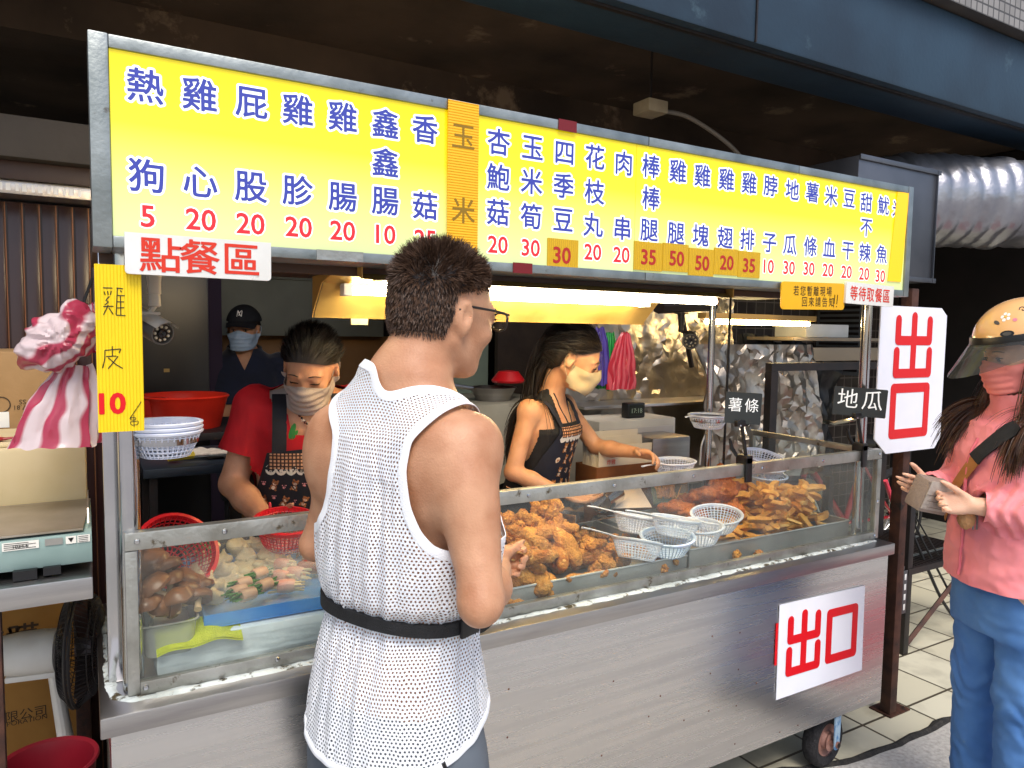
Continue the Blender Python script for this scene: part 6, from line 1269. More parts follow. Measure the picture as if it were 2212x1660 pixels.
# ---- steel tongs, scoop, papers, jar behind the chicken
b_ = MB(); b_.box((-.11, -.07, 0), (.11, .07, .003)); b_.box((-.11, -.07, .003), (-.107, .07, .03)); b_.box((-.107, .067, .003), (.11, .07, .03)); s_ = solid('scoop', 'flat steel chip scoop lying behind the fried chicken', 'scoop', b_, chrome, loc=(0, 0, 0)); s_.location = (1.46, .50, .905); s_.rotation_euler = (R(-4), R(4), R(16))
b_ = MB(); b_.lathe([(.04, 0), (.042, .0), (.042, .11), (.04, .11)], (0, 0, 0), 28, axis=np.stack([Y3, Z3, X3], 1)); s_ = solid('steel_cup', 'steel cup lying on its side behind the white baskets', 'cup', b_, chrome, loc=(0, 0, 0)); s_.location = (1.58, .54, .94); s_.rotation_euler = (0, R(-8), R(25))
b_ = MB()
for k in (-1, 1): b_.tube([(-.14, k*.002, 0), (0, k*.012, .004), (.12, k*.006, .0)], [.004, .007, .004], 6, flat=.35, updir=Z3)
s_ = solid('tongs', 'steel tongs leaning on the edge of the chip scoop', 'tongs', b_, chrome, loc=(0, 0, 0)); s_.location = (1.33, .54, .955); s_.rotation_euler = (0, R(28), R(-30))
b_ = MB(); b_.box((-.10, -.07, 0), (.10, .07, .0015)); s_ = solid('order_paper', 'pink-white order sheet lying behind the fried food', 'paper', b_, M('order_sheet', '#e3cdbb', .8), loc=(0, 0, 0)); s_.location = (1.72, .60, .93); s_.rotation_euler = (R(20), R(0), R(-20))
b_ = MB(); b_.box((-.07, -.1, 0), (.07, .1, .02), .004)
for i in range(4):
    for j in range(5): b_.box((-.055+i*.028, -.08+j*.022, .02), (-.035+i*.028, -.064+j*.022, .026), m=1)
b_.box((-.06, .04, .0205), (.06, .085, .022), m=2); s_ = solid('cash_register', 'grey-green calculator with amber keys lying behind the baskets', 'calculator', b_, [M('green_grey_plastic', '#5f6a55', .5), M('amber_key', '#b98a3c', .5), M('lcd_green', '#6f8a64', .3)], loc=(0, 0, 0)); s_.location = (1.97, .61, .93); s_.rotation_euler = (R(24), 0, R(-35))
q_ = at(1467, 1085, y=.57); b_ = MB(); b_.lathe([(0, 0), (.030, 0), (.032, .01), (.032, .065), (.028, .07)], (q_[0], .57, .90), 24); b_.lathe([(.031, .07), (.033, .072), (.033, .09), (.0, .092)], (q_[0], .57, .90), 24, m=1); solid('spice_jar', 'small glass jar with a wooden-coloured lid beside the cutlets', 'jar', b_, [M('spice_jar_glass', '#7d6f58', .1, coat=.5), M('jar_lid', '#b58a5a', .5)])
# ---- raw food at the left end
film_white = M('white_bagged_block', '#dfe6ea', .25, col2='#cbd5da', vs=9, bump=.5, bs=16, coat=.4)
b_ = MB(); nx, ny = 40, 24
def pillow(x0, y0, x1, y1, z0, z1, seed, amp=.006, bulge=.8):
    f = Field(); f.ell(((x0+x1)/2, (y0+y1)/2, (z0+z1)/2), ((x1-x0)/2*1.03, (y1-y0)/2*1.03, (z1-z0)/2*1.2), None, .01)
    b = MB(); b.box((x0, y0, z0), (x1, y1, z1), .018); bm = bmesh.new(); vs = [bm.verts.new(v) for v in b.V[0]]
    for fc in b.F: bm.faces.new([vs[i] for i in fc])
    bmesh.ops.subdivide_edges(bm, edges=[e for e in bm.edges if e.calc_length() > .03], cuts=22, use_grid_fill=True); bm.verts.ensure_lookup_table(); V = np.array([v.co[:] for v in bm.verts]); F = [tuple(v.index for v in fc.verts) for fc in bm.faces]; bm.free()
    d = fbm(V*np.array([1, 2.2, 1.4]), 14, 4, seed)+.6*np.abs(fbm(V*np.array([2.4, 1, 1]), 22, 3, seed+3)); C_ = V-np.array([(x0+x1)/2, (y0+y1)/2, (z0+z1)/2]); C_ /= np.linalg.norm(C_, axis=1)[:, None]; return V+C_*(amp*d)[:, None], F
VF = pillow(.105, .112, .64, .56, .812, .892, 3., .006); tag(link_mesh('wrapped_block', VF[0], VF[1], film_white), 'white foam block wrapped in crinkled clear plastic under the raw food', 'wrapped block')
b_ = MB(); b_.box((.20, .125, .896), (.64, .57, .900), .0015)
for lo, hi in (((.20, .125, .9), (.64, .131, .926)), ((.20, .564, .9), (.64, .57, .926)), ((.20, .131, .9), (.206, .564, .926)), ((.634, .131, .9), (.64, .564, .926))): b_.box(lo, hi, .002)
solid('blue_tray', 'shallow blue plastic tray carrying the tofu skins and rolls', 'tray', b_, M('blue_tray_plastic', '#2f7fd0', .4, col2='#6aa6de', vs=7))
clearp = sheetmat('frosted_container_plastic', '#eef0ee', .30, .2, 1.4, smudge=.12, milky='#dcdcd6')
b_ = MB(); x0, y0, x1, y1, z0, z1 = .078, .100, .185, .30, .862, .932; P = [[(x0+.01, y0+.01), (x1-.01, y0+.01), (x1-.01, y1-.01), (x0+.01, y1-.01)]]
for z, e in ((z0, .008), (z1, 0)): pass
Gq = np.array([[(*p_, z) for p_ in rrect(x0+e, y0+e, x1-e, y1-e, .018, 4)] for z, e in ((z0, .008), (z0+.03, .004), (z1-.004, 0), (z1, -.005), (z1+.002, -.005), (z1+.002, 0.0))]); b_.grid(Gq, close=True); b_.add([(*p_, z0) for p_ in rrect(x0+.008, y0+.008, x1-.008, y1-.008, .018, 4)], [tuple(range(20))]); solid('food_container', 'frosted clear plastic tub filled with brown mushrooms', 'container', b_, clearp)
mush = M('shiitake_cap', '#8a5c3c', .35, col2='#5f3a24', vs=14, vdet=6, bump=.15, bs=60, rnd=.14, spots=('#b58a62', 12, .62)); stem_m = M('pale_stem', '#cfae86', .6)
def mushroom(label, loc, rot, s):
    o = thing('mushroom', label, 'mushroom', loc, 0, 'shiitake mushrooms in the clear tub'); o.rotation_euler = rot; o.scale = (s,)*3; ORG[o.name] = np.zeros(3)
    b_ = MB(); b_.lathe([(0, .018), (.010, .0175), (.020, .014), (.027, .007), (.030, -.001), (.0285, -.007), (.024, -.008), (.012, -.003), (0, -.002)], (0, 0, 0), 20); V = b_.V[0]; V[:] = V+np.stack([fbm(V, 45, 2, s*90+k) for k in range(3)], 1)*.004; b_.build('cap', mush, o, local=True)
    b_ = MB(); b_.tube([(0, 0, -.002), (.003, 0, -.016), (.008, .002, -.028)], [.007, .006, .0075], 10); b_.build('stem', stem_m, o, local=True); return o
MS = [(322, 1218, .17, .3, -.5, 1.15), (360, 1228, .16, -.5, .3, .95), (365, 1255, .145, .1, .4, .9), (398, 1250, .18, -.2, -.3, 1.0), (328, 1268, .13, .5, -.4, 1.1), (400, 1275, .15, .2, .2, 1.0), (432, 1272, .18, -.4, .5, .9), (385, 1290, .12, .1, .2, .95), (428, 1290, .14, .3, -.6, .9), (315, 1305, .115, .2, -.3, .9), (348, 1305, .12, .9, .3, .8), (372, 1308, .13, 1.7, .2, .8), (310, 1275, .20, .0, .0, 1.0), (415, 1262, .22, .0, .2, 1.0)]
for i, (px, py, y, rx, ry, s) in enumerate(MS):
    q_ = at(px, py, y=y); mushroom('brown shiitake mushroom in the clear tub at the left end of the display', (q_[0], y, q_[2]), (rx, ry, i*1.3), s*1.2)
b_ = MB()   # yellow cloth over the front edge
G_ = []
for u in np.linspace(0, 1, 26):
    row = []
    for v in np.linspace(0, 1, 9):
        x = .105+.17*u; fold = .010*math.sin(u*5.2)*v+.006*math.sin(u*11+v*2); row.append((x, .098+.05*v-.004*(1-v), .872+.030*v+.012*math.sin(u*2.6)+fold*.6))
    G_.append(row)
G_ = np.array(G_); b_.grid(G_); b_.grid((G_-np.array([0, .002, .004]))[::-1]); cl = b_.build('cloth', M('yellow_microfibre', '#d8e02e', .95, col2='#c3cc20', vs=60, bump=.8, bs=420), None, True); tag(cl, 'bright yellow microfibre cloth lying over the edge of the wrapped block', 'cloth')
def colander(label, c, rot, r0=.095, r1=.06, h=.07, n=44):
    t = thing('colander', label, 'colander', c, 0, 'red plastic colanders'); t.rotation_euler = rot; ORG[t.name] = np.zeros(3); m = M('red_basket_plastic', '#d3202b', .35, col2='#c01722', vs=12); b_ = MB(); a = np.linspace(0, 2*np.pi, 40, endpoint=False)
    for u in (.0, .14, .28, .42, .56, .70, .85): r_ = r1+(r0-r1)*u**.7; b_.loop(np.c_[r_*np.cos(a), r_*np.sin(a), np.full(40, h*u)], .0018, 4)
    for k in range(n): t_ = 2*math.pi*k/n; b_.tube([((r1+(r0-r1)*u**.7)*math.cos(t_), (r1+(r0-r1)*u**.7)*math.sin(t_), h*u) for u in (0, .3, .6, 1)], .0018, 4, caps=False)
    for r_ in (.015, .03, .045): b_.loop(np.c_[r_*np.cos(a), r_*np.sin(a), np.zeros(40)], .002, 4)
    for k in range(22): t_ = 2*math.pi*k/22; b_.tube([(0, 0, 0), (r1*math.cos(t_), r1*math.sin(t_), 0)], .0018, 4, caps=False)
    b_.build('mesh_wall', m, t, local=True); b_ = MB(); b_.lathe([(r0-.003, h-.012), (r0+.006, h-.010), (r0+.009, h+.001), (r0, h+.003), (r0-.003, h-.012)], (0, 0, 0), 44); b_.build('rim', m, t, local=True); return t
q_ = at(365, 1195, y=.36); colander('red plastic colander tilted behind the mushrooms', (q_[0], .40, q_[2]-.035), (R(52), R(6), R(14)), .09, .055, .07)
q_ = at(625, 1160, y=.42); colander('red plastic colander behind the tofu skins next to the man', (q_[0], .46, q_[2]-.03), (R(12), 0, 0), .08, .055, .07)
tofu = M('pale_tofu_skin', '#e3cfa6', .5, col2='#cdb384', vs=18, bump=.3, bs=60, rnd=.06)
def fold_mesh(seed):
    f = Field(); r_ = np.random.default_rng(seed); f.ell((0, 0, .012), (.034, .022, .016), None, .01)
    for k in range(3): a = r_.uniform(0, 6.28); f.cone((0, 0, .012), (.03*math.cos(a), .02*math.sin(a), .028+.008*r_.random()), .012, .006, .010)
    f.eval(.004, .015); V, F = f.mesh(0, 1); V = V+vnorm(V, F)*(.004*fbm(V, 60, 3, seed))[:, None]; return V, F
TF = [mkmesh('tofu_skin', fold_mesh(s), tofu) for s in (1, 2, 3)]
for i, (px, py, y) in enumerate(((455, 1180, .50), (508, 1178, .50), (560, 1172, .50), (480, 1205, .45), (530, 1200, .46), (575, 1195, .46), (450, 1222, .40), (490, 1232, .38), (525, 1232, .38), (560, 1222, .40), (600, 1222, .42), (470, 1258, .30), (440, 1250, .33), (505, 1255, .32), (545, 1250, .34), (590, 1200, .45), (615, 1215, .45), (460, 1285, .24), (430, 1230, .40))):
    q_ = at(px, py, y=y); put('tofu_skin', TF[i % 3], (q_[0], y, max(.902, q_[2]-.02)), (rg.normal(0, .3), rg.normal(0, .3), rg.uniform(0, 6)), rg.uniform(.9, 1.25), 'folded pale tofu skin parcel in the blue tray under plastic film', 'tofu skin', 'folded tofu skins in the blue tray')
bean = M('green_bean', '#7d9a4a', .5, col2='#55702f', vs=10)
b_ = MB(); q_ = at(432, 1180, y=.46)
for i in range(9): a = rg.normal(0, .2); o = np.array([q_[0]+rg.normal(0, .008), .46+rg.normal(0, .006), q_[2]+rg.normal(0, .006)]); b_.tube([o+[-.025, 0, .02], o+[0, 0, .004], o+[.03, rg.normal(0, .01), -.02+rg.normal(0, .006)]], .005, 7)
b_.loop(np.array([q_+np.array([-.004+.001, .016*math.cos(t), .016*math.sin(t)+.004]) for t in np.linspace(0, 6.28, 16)[:-1]]), .0012, 5, m=1); solid('bean_bundle', 'bundle of green beans tied with a band behind the tofu skins', 'beans', b_, [bean, M('rubber_band', '#7a3528', .5)])
scal = M('spring_onion_green', '#3f7a34', .5, col2='#27551f', vs=25); porkg = M('pale_meat_wrap', '#c9a68c', .4, col2='#b3876c', vs=22); bacon = M('bacon_pink', '#d98a78', .4, col2='#e9c0a8', vs=20, stretch=(1, 4, 1)); enoki = M('enoki_cream', '#e6d3ab', .5)
def roll(kind, label, loc, rz, s=1.):
    o = thing('meat_roll', label, 'meat roll', loc, rz, 'scallion rolls' if kind == 'g' else 'bacon enoki rolls'); ORG[o.name] = np.zeros(3); o.scale = (s,)*3
    b_ = MB(); b_.tube(resamp([(-.018, 0, .014), (0, .001, .014), (.018, 0, .014)], 8), [.0125, .0145, .014, .0148, .014, .0146, .014, .012], 12); b_.build('meat_wrap', porkg if kind == 'g' else bacon, o, local=True); b_ = MB()
    for i in range(16): a, r_ = rg.uniform(0, 6.28), .010*math.sqrt(rg.random()); sg = -1 if i % 2 else 1; b_.tube([(sg*.012, r_*math.cos(a), .014+r_*math.sin(a)), (sg*(.030+.008*rg.random()), r_*1.3*math.cos(a), .014+r_*1.3*math.sin(a))], [.0026, .0018], 5)
    b_.build('filling', scal if kind == 'g' else enoki, o, local=True)
for px, py, y, rz in ((525, 1262, .22, .5), (560, 1240, .27, .5), (535, 1285, .17, .4), (572, 1265, .2, .6), (515, 1278, .2, .5)): q_ = at(px, py, y=y); roll('g', 'scallion wrapped in thin pale meat in the blue tray', (q_[0], y, max(.902, q_[2]-.014)), rz, 1.05)
for px, py, y, rz in ((612, 1222, .36, -.9), (608, 1248, .28, -1.), (618, 1268, .22, -.3), (640, 1240, .3, -.8)): q_ = at(px, py, y=y); roll('b', 'pink bacon wrapped enoki roll in the blue tray beside the man', (q_[0], y, max(.902, q_[2]-.014)), rz, 1.15)
sq = at(668, 1232, y=.33); b_ = MB(); b_.tube(resamp([sq+[-.03, 0, .01], sq+[.0, 0, .012], sq+[.035, 0, -.005]], 8), [.01, .016, .018, .018, .018, .017, .014, .006], 12); solid('sausage', 'dark red sausage end at the right edge of the blue tray', 'sausage', b_, M('sausage_red', '#8e2f22', .35))
film = sheetmat('crumpled_plastic_film', '#f4f6f6', .10, .10, 1.5, smudge=.22, sm_scale=16, milky='#e6e6e0')
b_ = MB(); G_ = []
for u in np.linspace(0, 1, 46):
    row = []
    for v in np.linspace(0, 1, 30):
        x = .19+.45*u; y = .118+.44*v; z = .935+.055*v**1.2+.018*mnoise.fractal(Vector((x*9, y*9, 2.)), 1., 2., 4)-.03*(v < .06); row.append((x, y, max(z, .93)))
    G_.append(row)
b_.grid(np.array(G_)); tag(b_.build('plastic_film', film, None, True), 'crumpled clear plastic film lying over the tofu skins', 'plastic film')
# ---- chalk signs clipped to the rail
chalkb = M('black_chalkboard', '#202425', .7, col2='#2a2f30', vs=6); chalk = M('white_chalk', '#e9ecec', .9)
def clipsign(label, px, py, hw, hh, cx, cy, chars, tilt=0.):
    c = at(px, py, y=.06); f_ = at(cx, cy, y=.066); yaw_ = math.atan2(c[0]-CAM[0], c[1]-CAM[1])*.85; X3_ = np.array([math.cos(yaw_), -math.sin(yaw_), 0.]); NF_ = np.array([-math.sin(yaw_), -math.cos(yaw_), 0.]); t = thing('chalk_sign', label, 'sign', (f_[0], .075, 1.142), 0, 'black chalk price clips'); ex = X3_*math.cos(tilt)+Z3*math.sin(tilt); ez = -X3_*math.sin(tilt)+Z3*math.cos(tilt)
    b_ = MB(); b_.prism(rrect(-hw, -hh, hw, hh, .004, 3), c, ex, ez, NF_, .004); bd = b_.build('board', chalkb, t, smooth=False)
    b_ = MB(); n = len(chars)
    for i, ch in enumerate(chars): text(b_, ch, c+ex*((i-.5)*hw*.92)+ez*.010+NF_*.004, ex, ez, NF_, hw*.86, 0., .0006, wide=.95)
    b_.build('handwriting', chalk, bd, smooth=False)
    b_ = MB(); d = c-ez*hh*.92; b_.box(d+[-.03, -.010, -.012], d+[.03, .004, .008], .003); b_.tube([d+[0, 0, -.01], (f_[0], .068, 1.165)], .006, 10); b_.box((f_[0]-.014, .052, 1.085), (f_[0]+.014, .0605, 1.165), .003); b_.box((f_[0]-.014, .0885, 1.10), (f_[0]+.014, .097, 1.165), .003); b_.box((f_[0]-.014, .052, 1.1425), (f_[0]+.014, .097, 1.170), .003)
    b_.tube([(f_[0]-.012, .095, 1.165), (f_[0]-.03, .10, 1.19), (f_[0]-.04, .10, 1.22)], [.006, .007, .004], 8)
    for k in (-.018, .018): b_.sphere(d+[k, -.011, -.008], .0035, 8, m=1)
    b_.build('clip_stand', [black_plastic, chrome], t, smooth=30)
hw1, hw2 = .054, .086
clipsign('black chalk clip reading two characters, the one nearer the man', 1605, 882, hw1, .049, 1612, 1000, '薯條', R(-2))
clipsign('black chalk clip at the cart end in front of the tall white sign', 1857, 869, hw2, .050, 1862, 972, '地瓜', R(-3))
# ================================================================== things around and behind the cart
card = M('brown_cardboard', '#9a7a52', .85, col2='#86683f', vs=6, bump=.1, bs=60); card2 = M('ochre_cardboard', '#a87a3a', .8, col2='#8d6128', vs=5); tapec = M('clear_packing_tape', '#b08a50', .15, coat=.6); print_d = M('dark_print', '#3c2c1c', .8)
# cctv cameras
def cctv(label, c, d, mount_top, r_=.024, L_=.10, mat=None):
    t = thing('security_camera', label, 'security camera', mount_top); d = np.asarray(d, float); d /= np.linalg.norm(d); s = np.cross(d, Z3); s /= np.linalg.norm(s); A3 = np.stack([s, np.cross(d, s)*-1, d], 1); c = np.asarray(c, float); m = mat or M('ivory_plastic', '#cfc7ba', .4, col2='#bdb4a5', vs=12)
    b_ = MB(); b_.lathe([(0, -L_), (r_*.9, -L_), (r_, -L_+.006), (r_, -.004), (r_*.97, 0), (r_*.86, 0), (r_*.84, -.006)], c, 28, axis=A3); b_.build('body', M('grey_housing', '#5d5a55', .4, .3), t)
    b_ = MB(); b_.lathe([(r_*.84, -.006), (0, -.006)], c, 24, axis=A3); b_.lathe([(r_*.36, -.006), (r_*.36, -.001), (r_*.28, -.001), (0, -.004)], c, 20, m=1, axis=A3)
    for k in range(9): a = k*2*math.pi/9; b_.sphere(c+A3@np.array([r_*.6*math.cos(a), r_*.6*math.sin(a), -.004]), r_*.13, 8, m=2)
    b_.build('lens_ring', [M('dark_lens_plate', '#2c261f', .3), M('lens_glass', '#0c0c10', .05), M('led_clear', '#cbbfa6', .15)], t)
    b_ = MB(); a = np.linspace(R(35), R(145), 12); G_ = np.array([[c+A3@np.array([(r_+.003)*math.cos(t_), (r_+.003)*math.sin(t_)+.0, z]) for t_ in a] for z in (-L_, -L_/2, .016)]); b_.grid(G_); b_.grid((G_+np.array([0, 0, .0015]))[::-1]); b_.build('sun_shield', m, t)
    p0 = c-d*L_*.5+Z3*(r_+.003); b_ = MB(); mt_ = np.asarray(mount_top, float); b_.lathe([(.030, 0), (.030, -.004), (.016, -.007), (.013, -.03), (.0125, -.055), (.011, -.056), (.012, -.08), (.009, -.082)], mt_, 20); b_.tube([mt_-Z3*.08, p0], .0055, 8); b_.box(p0-[.02, .012, .003], p0+[.02, .012, .003], .002); b_.build('bracket', m, t)
mtop = np.array([.119, .155, 1.671]); lens = at(352, 722, y=.10); cctv('ivory bullet security camera under the left end of the menu sign', lens, np.array([.42, -1, -.30]), mtop, .024, .11)
lens = at(1492, 738, y=.72); cctv('dark bullet security camera beside the middle pole', lens, CAM-lens+np.array([.1, 0, -.2]), lens+np.array([.0, .06, .12]), .034, .12, M('dark_camera_plastic', '#2a231d', .4))
# striped plastic bags hanging left of the yellow sign
def bagmat(name, c1, c2, wave=9.):
    m = M(name, c1, .25, coat=.3, bump=.25, bs=30); N = m.node_tree.nodes; L = m.node_tree.links; uvn = N.new('ShaderNodeUVMap'); uvn.uv_map = 'UVMap'; wv = N.new('ShaderNodeTexWave'); wv.inputs['Scale'].default_value = wave; wv.inputs['Distortion'].default_value = .25; wv.inputs['Detail'].default_value = 2; L.new(uvn.outputs[0], wv.inputs[0])
    cr = N.new('ShaderNodeValToRGB'); cr.color_ramp.elements[0].position = .30; cr.color_ramp.elements[0].color = (*lin(c1), 1); cr.color_ramp.elements[1].position = .62; cr.color_ramp.elements[1].color = (*lin(c2), 1); L.new(wv.outputs['Fac'], cr.inputs[0]); L.new(cr.outputs[0], N['Principled BSDF'].inputs['Base Color']); N['Principled BSDF'].inputs['Transmission Weight'].default_value = .0
    tl_ = N.new('ShaderNodeBsdfTranslucent'); L.new(cr.outputs[0], tl_.inputs[0]); mx = N.new('ShaderNodeMixShader'); mx.inputs[0].default_value = .3; L.new(N['Principled BSDF'].outputs[0], mx.inputs[1]); L.new(tl_.outputs[0], mx.inputs[2]); L.new(mx.outputs[0], N['Material Output'].inputs[0]); return m
stripe = bagmat('red_striped_plastic', '#b8405a', '#e3d2d4', 1.0); BY = .30
def bagsheet(top, bot, wt, wb, seed, depth=.05, lift=0., n=70, m=26, puff=0.):
    top, bot = np.asarray(top), np.asarray(bot); V = []; uv = []
    for j in range(m):
        v = j/(m-1); c = top+(bot-top)*v; w_ = wt+(wb-wt)*v**.8+puff*math.sin(v*math.pi)
        for i in range(n):
            u = 2*math.pi*i/n; fold = 1+.30*mnoise.noise(Vector((3*math.cos(u)+seed, 3*math.sin(u), v*1.2+seed)))+.07*math.sin(u*13+seed*3+v*2)*(1-.5*v)+.10*mnoise.noise(Vector((6*math.cos(u)+seed, 6*math.sin(u), v*5))); dd = (depth*(.35+.65*v)+puff*.4*math.sin(v*math.pi))*fold
            V.append(c+np.array([w_*fold*math.cos(u), dd*math.sin(u), .012*mnoise.noise(Vector((math.cos(u)*2+seed, math.sin(u)*2, v*5)))])); uv.append((u/math.pi*1.1+.07*mnoise.noise(Vector((u, v*3, seed))), v))
    F = [(j*n+i, j*n+(i+1) % n, (j+1)*n+(i+1) % n, (j+1)*n+i) for j in range(m-1) for i in range(n)]; return np.array(V), F, np.array(uv)
bag = thing('plastic_bag_bundle', 'bundle of red and white striped plastic bags hung beside the yellow sign', 'plastic bags', (-.05, .3, 1.28))
k_ = at(150, 800, y=BY); V, F, uv = bagsheet(k_+[.012, 0, .01], at(122, 962, y=BY), .03, .088, 2., .05); link_mesh('hanging_bags', V, F, stripe, parent=bag, uv=uv)
c_ = at(128, 735, y=BY-.02); f = Field(); f.ell(c_+[-.0, 0, .0], (.055, .04, .055), rotm(0, 25, 0), .02); f.ell(c_+[.035, .0, .03], (.045, .035, .05), None, .02); f.ell(c_+[-.03, 0, -.03], (.04, .03, .035), None, .02); f.eval(.0045, .03); V, F = f.mesh(0, 2); N_ = vnorm(V, F); q_ = V-c_; V = V+N_*(.020*fbm(V*np.array([1, 1, 1.]), 13, 3, 4.)+.006*(1-2*np.abs(fbm(V*np.array([1, 1, 1.6]), 22, 2, 9.)))+.003*np.sin(12*np.arctan2(q_[:, 2], q_[:, 0])+6*fbm(V, 10, 2, 1.)))[:, None]; link_mesh('gathered_bags', V, F, stripe, parent=bag, uv=np.c_[(V[:, 0]*.9-.6*V[:, 2])*5.5+.25*fbm(V, 10, 2, 5.), V[:, 2]*2])
V, F, uv = bagsheet(at(190, 660, y=BY+.03), at(165, 760, y=BY+.03), .014, .05, 7., .03); link_mesh('upper_bags', V, F, bagmat('pink_red_plastic', '#b01a4c', '#d8c0c8', 1.), parent=bag, uv=uv)
b_ = MB(); b_.tube([at(200, 600, y=BY+.02), at(180, 655, y=BY+.02), at(165, 700, y=BY)], .003, 6); b_.build('hook_string', black_plastic, bag)
# table with scale, boxes, fan, tub at the left
tbl = thing('steel_table', 'steel side table left of the cart carrying the weighing scale', 'table', (-.4, .35, 0)); b_ = MB(); b_.box((-.9, .13, 1.0), (-.005, .62, 1.045), .003); b_.build('table_top', steel, tbl, smooth=30)
for x, y in ((-.172, .14), (-.88, .15), (-.88, .58), (-.03, .58)): b_ = MB(); b_.box((x-.02, y, 0), (x+.012, y+.03, .999), .002); b_.build('leg', rusty, tbl, smooth=30)
sc_ = thing('weighing_scale', 'pale green platform scale with sticker labels on the steel table', 'scale', (-.12, .28, 1.046)); b_ = MB(); gm = M('pale_green_enamel', '#a3bcb6', .45, col2='#8fa8a2', vs=8)
b_.prism([(.155, .062), (.155, .082), (.445, .086), (.45, .018), (.175, .018)], (-.36, 0, 1.046), Y3, Z3, X3, .355); b_.build('body', gm, sc_, smooth=30)
pl = MB(); G_ = [(-.365, .165, 1.134), (-.02, .165, 1.134), (-.005, .44, 1.137), (-.365, .44, 1.137)]; pl.add(G_+[(x, y, z+.004) for x, y, z in G_], [(3, 2, 1, 0), (4, 5, 6, 7), (0, 1, 5, 4), (1, 2, 6, 5), (2, 3, 7, 6), (3, 0, 4, 7)]); pl.prism([(.19, 0), (.42, 0), (.40, .028), (.21, .028)], (-.012, 0, 1.141), Y3, Z3, X3, .003); pl.build('platform', M('worn_pale_steel', '#b7aea2', .35, .7, col2='#8f8472', vs=6, spots=('#5d5346', 12, .66)), sc_, smooth=False)
lb_ = MB()
def tilted(x0, x1, z0, z1, m): 
    y = lambda z: .155+(z-1.064)/(1.108-1.064)*(-.0)+(.020 if z < 1.07 else 0); lb_.box((x0, .1525, z0), (x1, .1535, z1), m=m)
tilted(-.155, -.095, 1.111, 1.127, 0); tilted(-.085, -.055, 1.113, 1.126, 1); tilted(-.050, -.032, 1.112, 1.127, 0); tilted(-.030, .0-.008, 1.112, 1.127, 0)
for i in range(4): lb_.box((-.152, .1519, 1.1135+i*.0035), (-.10-.012*(i % 2), .1524, 1.1145+i*.0035), m=2); lb_.box((-.028, .1519, 1.1135+i*.0035), (-.011, .1524, 1.1145+i*.0035), m=2)
lb_.prism([(-.046, 1.124), (-.036, 1.124), (-.041, 1.115)], (0, .1519, 0), X3, Z3, NF, .0004, m=2); text(lb_, '1034.6', (-.125, .1517, 1.1185), X3, Z3, NF, .010, 0., .0004, m=2); lb_.build('label_stickers', [M('white_sticker', '#e4e0d6', .5), M('silver_sticker', '#9c9a94', .4, .5), ink_black], sc_, smooth=False)
b_ = MB()
for x in (-.29, -.06): bf_ = MB(); bf_.lathe([(.018, 0), (.018, .018), (0, .018)], (x, .25, 1.046), 16); bf_.build('foot', black_plastic, sc_)
b_.box((-.14, .16, 1.047), (-.10, .175, 1.066)); b_.build('socket', black_plastic, sc_, smooth=30); b_ = MB(); b_.box((-.09, .162, 1.05), (-.06, .175, 1.066)); b_.build('socket', black_plastic, sc_, smooth=30)
fo = MB(); fo.box((-.55, .47, 1.046), (-.012, .80, 1.265), .01); fo.box((-.53, .49, 1.2655), (-.03, .78, 1.275), .004); foam_o = solid('foam_box', 'cream foam box standing on the steel table under the striped bags', 'foam box', fo, M('cream_foam', '#cdbd98', .8, col2='#b8a57a', vs=4, spots=('#8a7350', 6, .68)))
for i, (x, y) in enumerate(((-.13, .52), (-.26, .50))): b_ = MB(); b_.tube(resamp([(x-.1, y, 1.279), (x, y+.01, 1.284), (x+.09, y+.03, 1.281)], 10), [.004, .006, .006, .006, .006, .007, .01, .012, .012, .006], 8, flat=.5, updir=Z3); solid('serving_spoon', ('red plastic spoon lying on the foam box nearer the pole', 'red plastic spoon lying on the foam box nearer the scale')[i], 'spoon', b_, M('dark_red_plastic', '#8c1820', .4))
cb_ = thing('cardboard_box', 'brown cardboard box with upside-down print behind the striped bags', 'cardboard box', (-.4, .95, 1.0)); b_ = MB(); b_.box((-.75, .82, 1.0), (-.07, 1.15, 1.475), .003); b_.build('box', card, cb_, smooth=30); b_ = MB()
for s, px, py, sz in (('CAW SS', 72, 868, .018), ('E-65097.81', 66, 880, .017)): q_ = at(px, py, y=.82); text(b_, s, (q_[0], .8198, q_[2]), -X3, -Z3, NF, sz, 0., .0006)
q_ = at(2, 875, y=.82); b_.lathe([(.022, 0), (.022, .0005), (.019, .0005), (.019, 0)], (q_[0], .8195, q_[2]), 24, axis=np.stack([X3, Z3, -Y3], 1)); q_ = at(8, 900, y=.82); b_.box((q_[0]-.02, .8188, q_[2]-.03), (q_[0]+.012, .8197, q_[2]+.012), m=1); b_.build('print', [print_d, white_board], cb_, smooth=False)
pz = MB(); pz.box((-.9, .82, 0), (-.02, 1.15, .999)); tag(pz.build('cabinet', M('dark_red_cabinet', '#2a1416', .6, col2='#1c0e10', vs=4), None, False), 'dark red cabinet under the upside-down cardboard box', 'cabinet')
lb2 = thing('cardboard_box', 'ochre cardboard box with large black characters behind the fan', 'cardboard box', (-.2, .72, 0)); b_ = MB(); b_.box((-.65, .72, .34), (-.04, .80, .93), .003); b_.build('box', card2, lb2, smooth=30)
